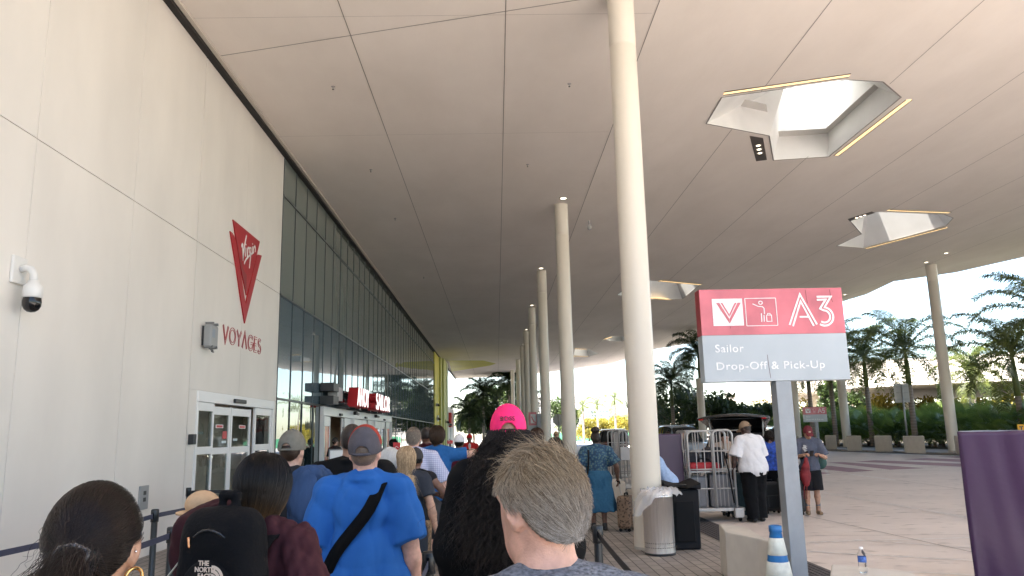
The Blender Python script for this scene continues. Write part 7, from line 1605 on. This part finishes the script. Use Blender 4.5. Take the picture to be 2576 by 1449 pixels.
# ---- 11-13, 15, 17, 18: farther queue
person('man with shaved head and dark maroon shirt just right of the plaid shirt man', at(1073, 11.2, 1200), 11.2, 1.86, skin='brown', w=1.15, h=.015, top=dict(m=cloth('maroon_dark', (.045, .010, .014)), sleeve='short', collar=True), bottom=dict(kind='pants', m=cloth('black_leggings', (.01, .01, .011))), hair=shorth(hm_stub, 600, .003, .001, a=-.03, b=.5), group=qq)
def ex12(c):
    w_ = c['J']['R'][1]; t = c['t']
person('man in a mid blue T-shirt and navy shorts with his right arm raised', at(1100, 10.6, 1200), 10.6, 1.85, face=8, skin='light', w=1.05, h=.013, head=(6, 4), arms=dict(R=((.27, .06, .01), (-.06, .25, .03)), L=((-.08, 0, -.27), (.05, .2, -.1))), top=dict(m=cloth('mid_blue', (.020, .105, .30)), sleeve='short', slen=.65, hem=.84), bottom=dict(kind='shorts', m=cloth('navy_shorts', (.012, .018, .04)), len=.9), hair=longh(hm_brown, 2600, .10, 6, .018, .0013, lift=.022, spread=.02, a=-.03), group=qq)
person('man in a white cap and wine red shirt beyond the raised arm', at(1156, 13.2, 1200), 13.2, 1.72, skin='brown', w=1.2, belly=.05, h=.015, head=(0, 5), top=dict(m=cloth('wine_red', (.070, .010, .022)), sleeve='short', slen=.95, flare=.04, loose=.03), bottom=dict(kind='pants', m=cloth('black_leggings', (.01, .01, .011))), hair=shorth(hm_black, 500, .004, .001, a=None, zmax=.0), cap=dict(m=cloth('cap_whitecloth', (.70, .70, .72)), open=None), extra=None, group=qq)
person('dark haired woman with a ponytail facing left by the red notice board', at(989, 19.5, 1120), 19.5, 1.66, face=-60, skin='light', h=.02, head=(-15, 0), top=dict(m=cloth('black_tee', (.004, .004, .0045)), sleeve='short'), bottom=dict(kind='pants', m=cloth('black_leggings', (.01, .01, .011))), hair=longh(hm_black, 1200, .30, 10, .012, .002, back=.6), group=qq)
person('woman with long smooth brown hair behind the pink cap person', at(1351, 11.0, 1120), 11.0, 1.80, skin='light', h=.016, top=dict(m=cloth('black_tee', (.004, .004, .0045)), sleeve='short'), bottom=dict(kind='pants', m=cloth('black_leggings', (.01, .01, .011))), hair=longh(hair_mat('hair_chestnut', (.03, .014, .009), (.06, .03, .02)), 2000, .55, 16, .012, .0015), group=qq)
person('woman with black hair showing low between the columns', at(1397, 10.2, 1120), 10.2, 1.655, skin='mid', h=.016, w=.9, top=dict(m=cloth('teal_top', (.03, .09, .12)), sleeve='short'), bottom=dict(kind='pants', m=cloth('black_leggings', (.01, .01, .011))), hair=longh(hm_black, 1800, .22, 9, .014, .0016, lift=.03), group=qq)
person('distant person in a small straw hat between the columns', at(1399, 27, 1100), 27, 1.74, face=170, skin='tan', h=.022, top=dict(m=cloth('pale_shirt', (.5, .48, .45)), sleeve='short'), bottom=dict(kind='pants', m=cloth('grey_pants', (.06, .065, .07))), cap=dict(m=cloth('straw', (.5, .33, .19)), open=None), facefx=True, group=dq)
# ---- 14: steward in red jacket
def ex14(c):
    p2, f2 = solid([EL((0, .10, 1.30), (.055, .05, .19), .02)], .014, disp=folds(2, .004)); mesh_obj('white_shirt', p2 * c['s'], f2, cloth('white_cotton', (.62, .62, .62)), c['t'])
    strap_between(c['t'], [(-.06, .10, 1.46), (-.03, .165, 1.30), (.0, .17, 1.15)], .02, M('red_sign', (.55, .03, .035)), c['s'], 'lanyard'); strap_between(c['t'], [(.06, .10, 1.46), (.03, .165, 1.30), (.0, .17, 1.15)], .02, M('red_sign', (.55, .03, .035)), c['s'], 'lanyard')
person('steward in a red jacket and red cap facing the queue', at(1181, 24.5, 1110), 24.5, 1.72, face=176, skin='brown', w=1.15, h=.017, head=(0, 4), top=dict(m=cloth('red_jacket', (.42, .022, .022)), sleeve='long', collar=True, name='jacket'), bottom=dict(kind='pants', m=cloth('black_leggings', (.01, .01, .011))), hair=shorth(hm_black, 300, .004, .001, a=None, zmax=.0), cap=dict(m=cloth('red_cap', (.45, .02, .022)), open=None), facefx=True, extra=ex14, group=dq)
# ---- person standing in the open doorway
person('person in a dark cap standing in the open entrance doorway', at(844, 24.6, 1110) if False else -5.1, 24.75, 1.70, face=30, skin='light', h=.02, top=dict(m=cloth('charcoal', (.022, .023, .025)), sleeve='short'), bottom=dict(kind='pants', m=cloth('grey_pants', (.06, .065, .07))), hair=shorth(hm_brown, 300, .006, .002, a=None, zmax=.0), cap=dict(m=cloth('cap_dark', (.05, .045, .045)), open='back'), group=dq)

# ---- 19: lady in blue with a cane
def paisley():
    m, nt, b, tc = nodes_mat('blue_print', .85); v = nt.nodes.new('ShaderNodeTexVoronoi'); v.inputs['Scale'].default_value = 24; nt.links.new(tc.outputs['Object'], v.inputs['Vector']); r = nt.nodes.new('ShaderNodeValToRGB'); e = r.color_ramp.elements; e[0].position = .1; e[0].color = (.15, .22, .16, 1); e[1].position = .45; e[1].color = (.030, .095, .17, 1); e.new(.7).color = (.02, .05, .10, 1)
    nt.links.new(v.outputs['Distance'], r.inputs['Fac']); nt.links.new(r.outputs['Color'], b.inputs['Base Color']); return m
def ex19(c):
    t, s = c['t'], c['s']; w_ = c['J']['R'][2]; g0 = toW(c, w_ + [.02, .03, -.07]); cn = thing('walking_cane', 'metal walking cane with black handle held by the lady in blue', 'cane', (g0[0] + .16, g0[1], 0)); MB().tube([tuple(g0 + [0, 0, -.02]), (g0[0] + .15, g0[1] - .02, .05)], .011, 10).build('shaft', M('galv', (.45, .45, .44)), cn); MB().tube([tuple(g0 + [-.03, -.05, .02]), tuple(g0 + [0, -.02, .025]), tuple(g0 + [.02, .05, .0]), tuple(g0 + [.025, .07, -.03])], .016, 10).build('handle', m_blk, cn); MB().tube([(g0[0] + .15, g0[1] - .02, .05), (g0[0] + .153, g0[1] - .02, .002)], .02, 10).build('rubber_foot', m_blk, cn)
    b_ = thing('handbag', 'dark shoulder bag on the left shoulder of the lady in blue', 'bag', t['_l'], t['_r']); strap_between(b_, [(-.15, .05, 1.46), (-.15, -.08, 1.45), (-.15, -.145, 1.3), (-.17, -.15, 1.1), (-.19, -.12, .95)], .03, m_blk, s, 'strap', .006, [(0, .3, 1), (0, -.6, .8), (0, -1, 0), (0, -1, 0), (0, -1, 0)]); p2, f2 = solid([EL((-.22, -.10, .84), (.06, .13, .15), .03)], .014); mesh_obj('bag_body', p2 * s, f2, m_blk, b_)
    p2, f2 = solid(xform([EL(HC + [0, -.02, .135], (.075, .075, .055), .03)], rotm(0, 0), HC), .012, disp=folds(7, .010, .035, 1.0)); mesh_obj('hair_bun', c['ptH'](p2) * s, f2, hm_stub, t)
bluep = paisley(); bluesk = cloth('blue_skirt', (.030, .105, .19))
person('lady in a printed blue top and long blue skirt leaning on a cane', 1.80, 14.25, 1.73, face=3, skin='brown', w=1.18, belly=.04, hip=1.2, h=.012, arms=dict(L=((-.12, -.03, -.27), (.0, .1, -.22)), R=((.14, -.02, -.28), (.02, .10, -.22))), top=dict(m=bluep, sleeve='short', slen=.8, flare=.05, hem=1.0, loose=.02), bottom=dict(kind='skirt', m=bluesk, zb=.34, flare=.11, waist=1.06, fold=.012), hair=dict(m=hm_stub, thick=.012, a=-.05, rough=.004), extra=ex19, group=dq)
# ---- 20: person in a pale blue shirt bending behind the nearest column
person('person in a pale blue shirt bending over behind the nearest column and black bin', 2.97, 13.7, 1.62, face=-80, lean=.62, skin='light', h=.014, head=(0, 20), arms=dict(L=((.0, .12, -.26), (.0, .1, -.24)), R=((.02, .14, -.25), (.0, .12, -.23))), top=dict(m=cloth('sky_shirt', (.34, .46, .68)), sleeve='short', slen=1.1, flare=.05, loose=.03, fold=.012), bottom=dict(kind='pants', m=cloth('tan_pants', (.25, .18, .12))), hair=shorth(hm_brown, 600, .02, .006), group=dq)
# ---- 21: porter in white shirt
white_sh = cloth('white_shirt', (.68, .68, .70), .8, var=.04)
def ex21(c):
    t, s = c['t'], c['s']; strap_between(t, [c['Tp'](p) for p in [(-.075, -.02, 1.47), (-.045, -.075, 1.49), (.0, -.09, 1.495), (.045, -.075, 1.49), (.075, -.02, 1.47)]], .02, cloth('lanyard_dark', (.05, .06, .10)), s, 'lanyard', .004, [(-.5, -.5, .7), (-.3, -.8, .5), (0, -1, .4), (.3, -.8, .5), (.5, -.5, .7)])
    w_ = c['J']['R'][2]; phone(c, w_ + [.0, .05, -.10], 'small black handset held low by the porter in the white shirt', 0, 10)
person('porter in white short sleeved shirt, black trousers and tan cap, back to the camera', 4.88, 14.95, 1.86, face=-14, lean=.16, skin='dark', w=1.10, belly=.12, hip=1.2, h=.011, neckr=1.15, head=(-18, 18), arms=dict(L=((-.11, .0, -.28), (-.02, .05, -.25)), R=((.07, .04, -.28), (.0, .06, -.26))), stride=.03, top=dict(m=white_sh, sleeve='short', slen=.9, flare=.045, loose=.024, fall=.03, hem=.80, fold=.013, wl=.14, vert=.3, collar=True, h=.010), bottom=dict(kind='pants', m=cloth('black_trousers', (.0045, .0045, .0055)), loose=.035, fold=.010), shoes=(.008, .008, .009),
       hair=shorth(hm_stub, 600, .003, .001, a=None, zmax=.0), cap=dict(m=cloth('cap_tan', (.30, .215, .145)), open='back', ow=.03), extra=ex21, group=dq)
# ---- 22: man in a beige polo behind the cart
def ex22(c):
    pts = [HC + [.080 * math.cos(a), .02 + .075 * max(0, math.sin(a)), .075] for a in np.linspace(R(20), R(160), 9)]; p2, f2 = solid([CO(pts[i], pts[i + 1], .008, .008, .002) for i in range(8)], .004, pad=.01); mesh_obj('sunglasses', c['ptH'](p2) * c['s'], f2, M('black_gloss', (.008, .008, .009)), c['t']); phone(c, (c['J']['L'][2] + c['J']['R'][2]) / 2 + [0, .06, .02], 'black phone held by the man in the beige polo shirt', 0, -35)
    p2, f2 = solid(c['toH']([EL((0, .062, 1.560), (.044, .041, .034), .02)]), .006, minus=c['toH']([EL((0, .10, 1.582), (.026, .03, .010), .01)])); mesh_obj('beard', p2 * c['s'], f2, cloth('beard', (.09, .05, .03)), c['t'])
ph_arms = dict(L=((-.07, .06, -.27), (.13, .20, .08)), R=((.07, .06, -.27), (-.13, .20, .08)))
person('bearded man in a beige polo shirt looking down at a phone behind the silver cart', at(1826, 16.15, 1150), 16.15, 1.70, face=196, lean=.10, skin='pink', w=1.08, h=.012, head=(-8, 30), arms=ph_arms, handcurl=.7, top=dict(m=cloth('beige_polo', (.44, .36, .30)), sleeve='short', collar=True), bottom=dict(kind='pants', m=cloth('black_trousers', (.0045, .0045, .0055))), hair=shorth(hm_brown, 2200, .03, .008, dirv=(0, -.8, .1), up=.6, a=None), facefx=True, extra=ex22, group=dq)
# ---- 23: woman in a bright blue top
def ex23(c):
    phone(c, c['J']['L'][2] + [.02, .06, .03], 'black phone held by the woman in the bright blue top', 0, -30); w_ = c['J']['L'][2]; p2, f2 = solid([CO(w_ + [-.0, -.03, -.012], w_ + [.0, -.005, -.004], .034, .033, .003)], .006); mesh_obj('wristwatch', p2 * c['s'], f2, M('black_gloss', (.008, .008, .009)), c['t'])
    for q in (-1, 1):
        pts = [HC + [q * .030 + .020 * math.cos(a), .112, -.008 + .014 * math.sin(a)] for a in np.linspace(0, 6.28, 11)]; p2, f2 = solid([CO(pts[i], pts[i + 1], .0022, .0022, .001) for i in range(10)], .002, pad=.006); mesh_obj('glasses', c['ptH'](p2) * c['s'], f2, M('black_gloss', (.008, .008, .009)), c['t'])
person('woman with long dark hair and glasses in a bright blue flowered top', at(1939, 16.7, 1150), 16.7, 1.66, face=192, lean=.05, skin='pink', w=1.08, h=.012, head=(4, 24), handcurl=.7, arms=dict(L=((-.06, .04, -.27), (.10, .20, .12)), R=((.08, .02, -.28), (-.10, .18, .10))), top=dict(m=mat('blue_flower', (.020, .075, .42), .7, var=.7, vscale=16), sleeve='none', hem=.82, fall=.02), bottom=dict(kind='skirt', m=cloth('black_trousers', (.0045, .0045, .0055)), zb=.52, flare=.02), hair=longh(hair_mat('hair_dark', (.012, .008, .007), (.035, .022, .017)), 3500, .42, 15, .014, .0013, lift=.024, wave=.006, wl=.12, a=.0, b=.95, part=(.0, .06)), facefx=True, extra=ex23, group=dq)
# ---- 24: long-haired man with cap
def ex24(c):
    t, s = c['t'], c['s']; phone(c, (c['J']['L'][2] + c['J']['R'][2]) / 2 + [0, .05, .03], 'dark phone held by the man in the burgundy cap', 0, -40); hl_ = c['J']['R'][2]
    rb = thing('red_bag', 'red cloth bag hanging from the hands of the long haired man', 'bag', t['_l'], t['_r']); p2, f2 = solid([CO(hl_ + [-.03, .08, -.08], hl_ + [-.02, .06, -.22], .03, .06, .03), EL(hl_ + [.0, .05, -.40], (.085, .06, .20), .05)], .011, disp=folds(9, .012, .07)); mesh_obj('bag_body', p2 * s, f2, mat('bag_darkred', (.20, .012, .018), .7, var=.3), rb)
    for dx in (-.03, .02): strap_between(rb, [hl_ + [dx, .07, -.45], hl_ + [dx + .03, .06, -.65], hl_ + [dx + .05, .07, -.85]], .014, mat('bag_darkred2', (.22, .015, .02), .7), s, 'drawstring')
    gb = thing('sling_bag', 'dark green messenger bag slung behind the long haired man', 'bag', t['_l'], t['_r']); p2, f2 = solid([EL((-.17, -.16, 1.12), (.15, .07, .17), .04), EL((-.25, -.16, 1.02), (.12, .07, .14), .04)], .012, disp=folds(14, .008, .12)); mesh_obj('bag_body', p2 * s, f2, mat('bag_green', (.012, .06, .052), .6), gb); strap_between(gb, [(-.14, -.12, 1.36), (-.11, -.06, 1.47), (-.09, .05, 1.46), (-.02, .135, 1.35), (.07, .15, 1.22), (.16, .10, 1.10)], .045, m_blk, s, 'strap', .006, [(0, -1, .3), (0, -.4, 1), (0, .5, .9), (0, 1, .2), (.2, 1, 0), (1, .6, 0)])
    p2, f2 = solid([EL((.04, .126, 1.31), (.085, .02, .075), .01)], .008, disp=folds(4, .010, .05, 1.0)); mesh_obj('shirt_print', p2 * s, f2, cloth('print_pale', (.45, .46, .46)), t)
    p2, f2 = solid([EL(HC + [.0, .104, .062], (.026, .010, .017), .004)], .004, pad=.008); mesh_obj('cap_patch', c['ptH'](p2) * s, f2, cloth('patch_cream', (.55, .48, .36)), c['cap'])
boots = dict(m=mat('boot_tan', (.27, .19, .12), .8, var=.2, vscale=12))
def legcuffs(c):
    ex24(c)
    for hj, kn, an in c['LG']: p2, f2 = solid([CO(an + [0, 0, .10], an + [0, 0, .17], .046, .045, .01, True)], .010); mesh_obj('sock', p2 * c['s'], f2, cloth('sock_grey', (.16, .17, .19)), c['t'])
person('man with long hair, burgundy cap, grey T-shirt, black shorts and tan boots', 6.33, 15.85, 1.75, face=190, lean=.06, skin='tan', w=1.04, h=.011, head=(-6, 30), handcurl=.7, arms=dict(L=((-.11, .02, -.28), (.15, .20, .06)), R=((.11, .02, -.28), (-.15, .20, .06))), top=dict(m=cloth('slate_tee', (.085, .095, .13)), sleeve='short', slen=.85, flare=.035, fold=.010, hem=.80, loose=.02), bottom=dict(kind='shorts', m=cloth('black_shorts', (.012, .012, .014)), len=1.05, loose=.03), shoes=boots,
       hair=longh(hair_mat('hair_mousy', (.05, .03, .02), (.14, .09, .06)), 1800, .38, 13, .006, .0014, a=-.05, b=.9, zmax=.02, ymax=.02), cap=dict(m=cloth('cap_burgundy', (.135, .028, .036)), open=None, zb=.0), facefx=True, extra=legcuffs, group=dq)
# ---- 25-27 and two heads
person('person in black standing by the farthest luggage cart before the red car', at(1547, 29, 1110), 29, 1.75, face=30, skin='dark', h=.022, top=dict(m=cloth('black_tee', (.004, .004, .0045)), sleeve='long'), bottom=dict(kind='pants', m=cloth('black_trousers', (.0045, .0045, .0055))), hair=shorth(hm_stub, 200, .004, .001), group=dq)
person('smiling woman whose head shows above the purple cover, left one', at(1681, 22.5, 1100), 22.5, 1.68, face=165, skin='light', h=.02, top=dict(m=cloth('pale_shirt', (.5, .48, .45)), sleeve='short'), bottom=dict(kind='pants', m=cloth('blue_jeans', (.03, .05, .09))), hair=longh(hm_brown, 800, .3, 10, .012, .002, a=.0, b=.95), facefx=True, group=dq)
person('woman with black hair tied up whose head shows above the purple cover, right one', at(1713, 21.5, 1100), 21.5, 1.73, face=90, skin='mid', h=.02, top=dict(m=cloth('black_tee', (.004, .004, .0045)), sleeve='short'), bottom=dict(kind='pants', m=cloth('black_trousers', (.0045, .0045, .0055))), hair=dict(m=hm_black, thick=.014, add=[EL(HC + [0, -.10, .09], (.05, .05, .05), .03)]), facefx=True, group=dq)
person('dark haired person standing behind the woman in the bright blue top', at(1952, 19.5, 1100), 19.5, 1.72, face=200, skin='mid', h=.02, top=dict(m=cloth('grey_tee', (.10, .10, .11)), sleeve='short'), bottom=dict(kind='pants', m=cloth('black_trousers', (.0045, .0045, .0055))), hair=longh(hm_black, 700, .25, 9, .014, .002), facefx=True, group=dq)
for o in bpy.data.objects:
    for k in ('_l', '_r', '_scale'):
        if k in o: del o[k]
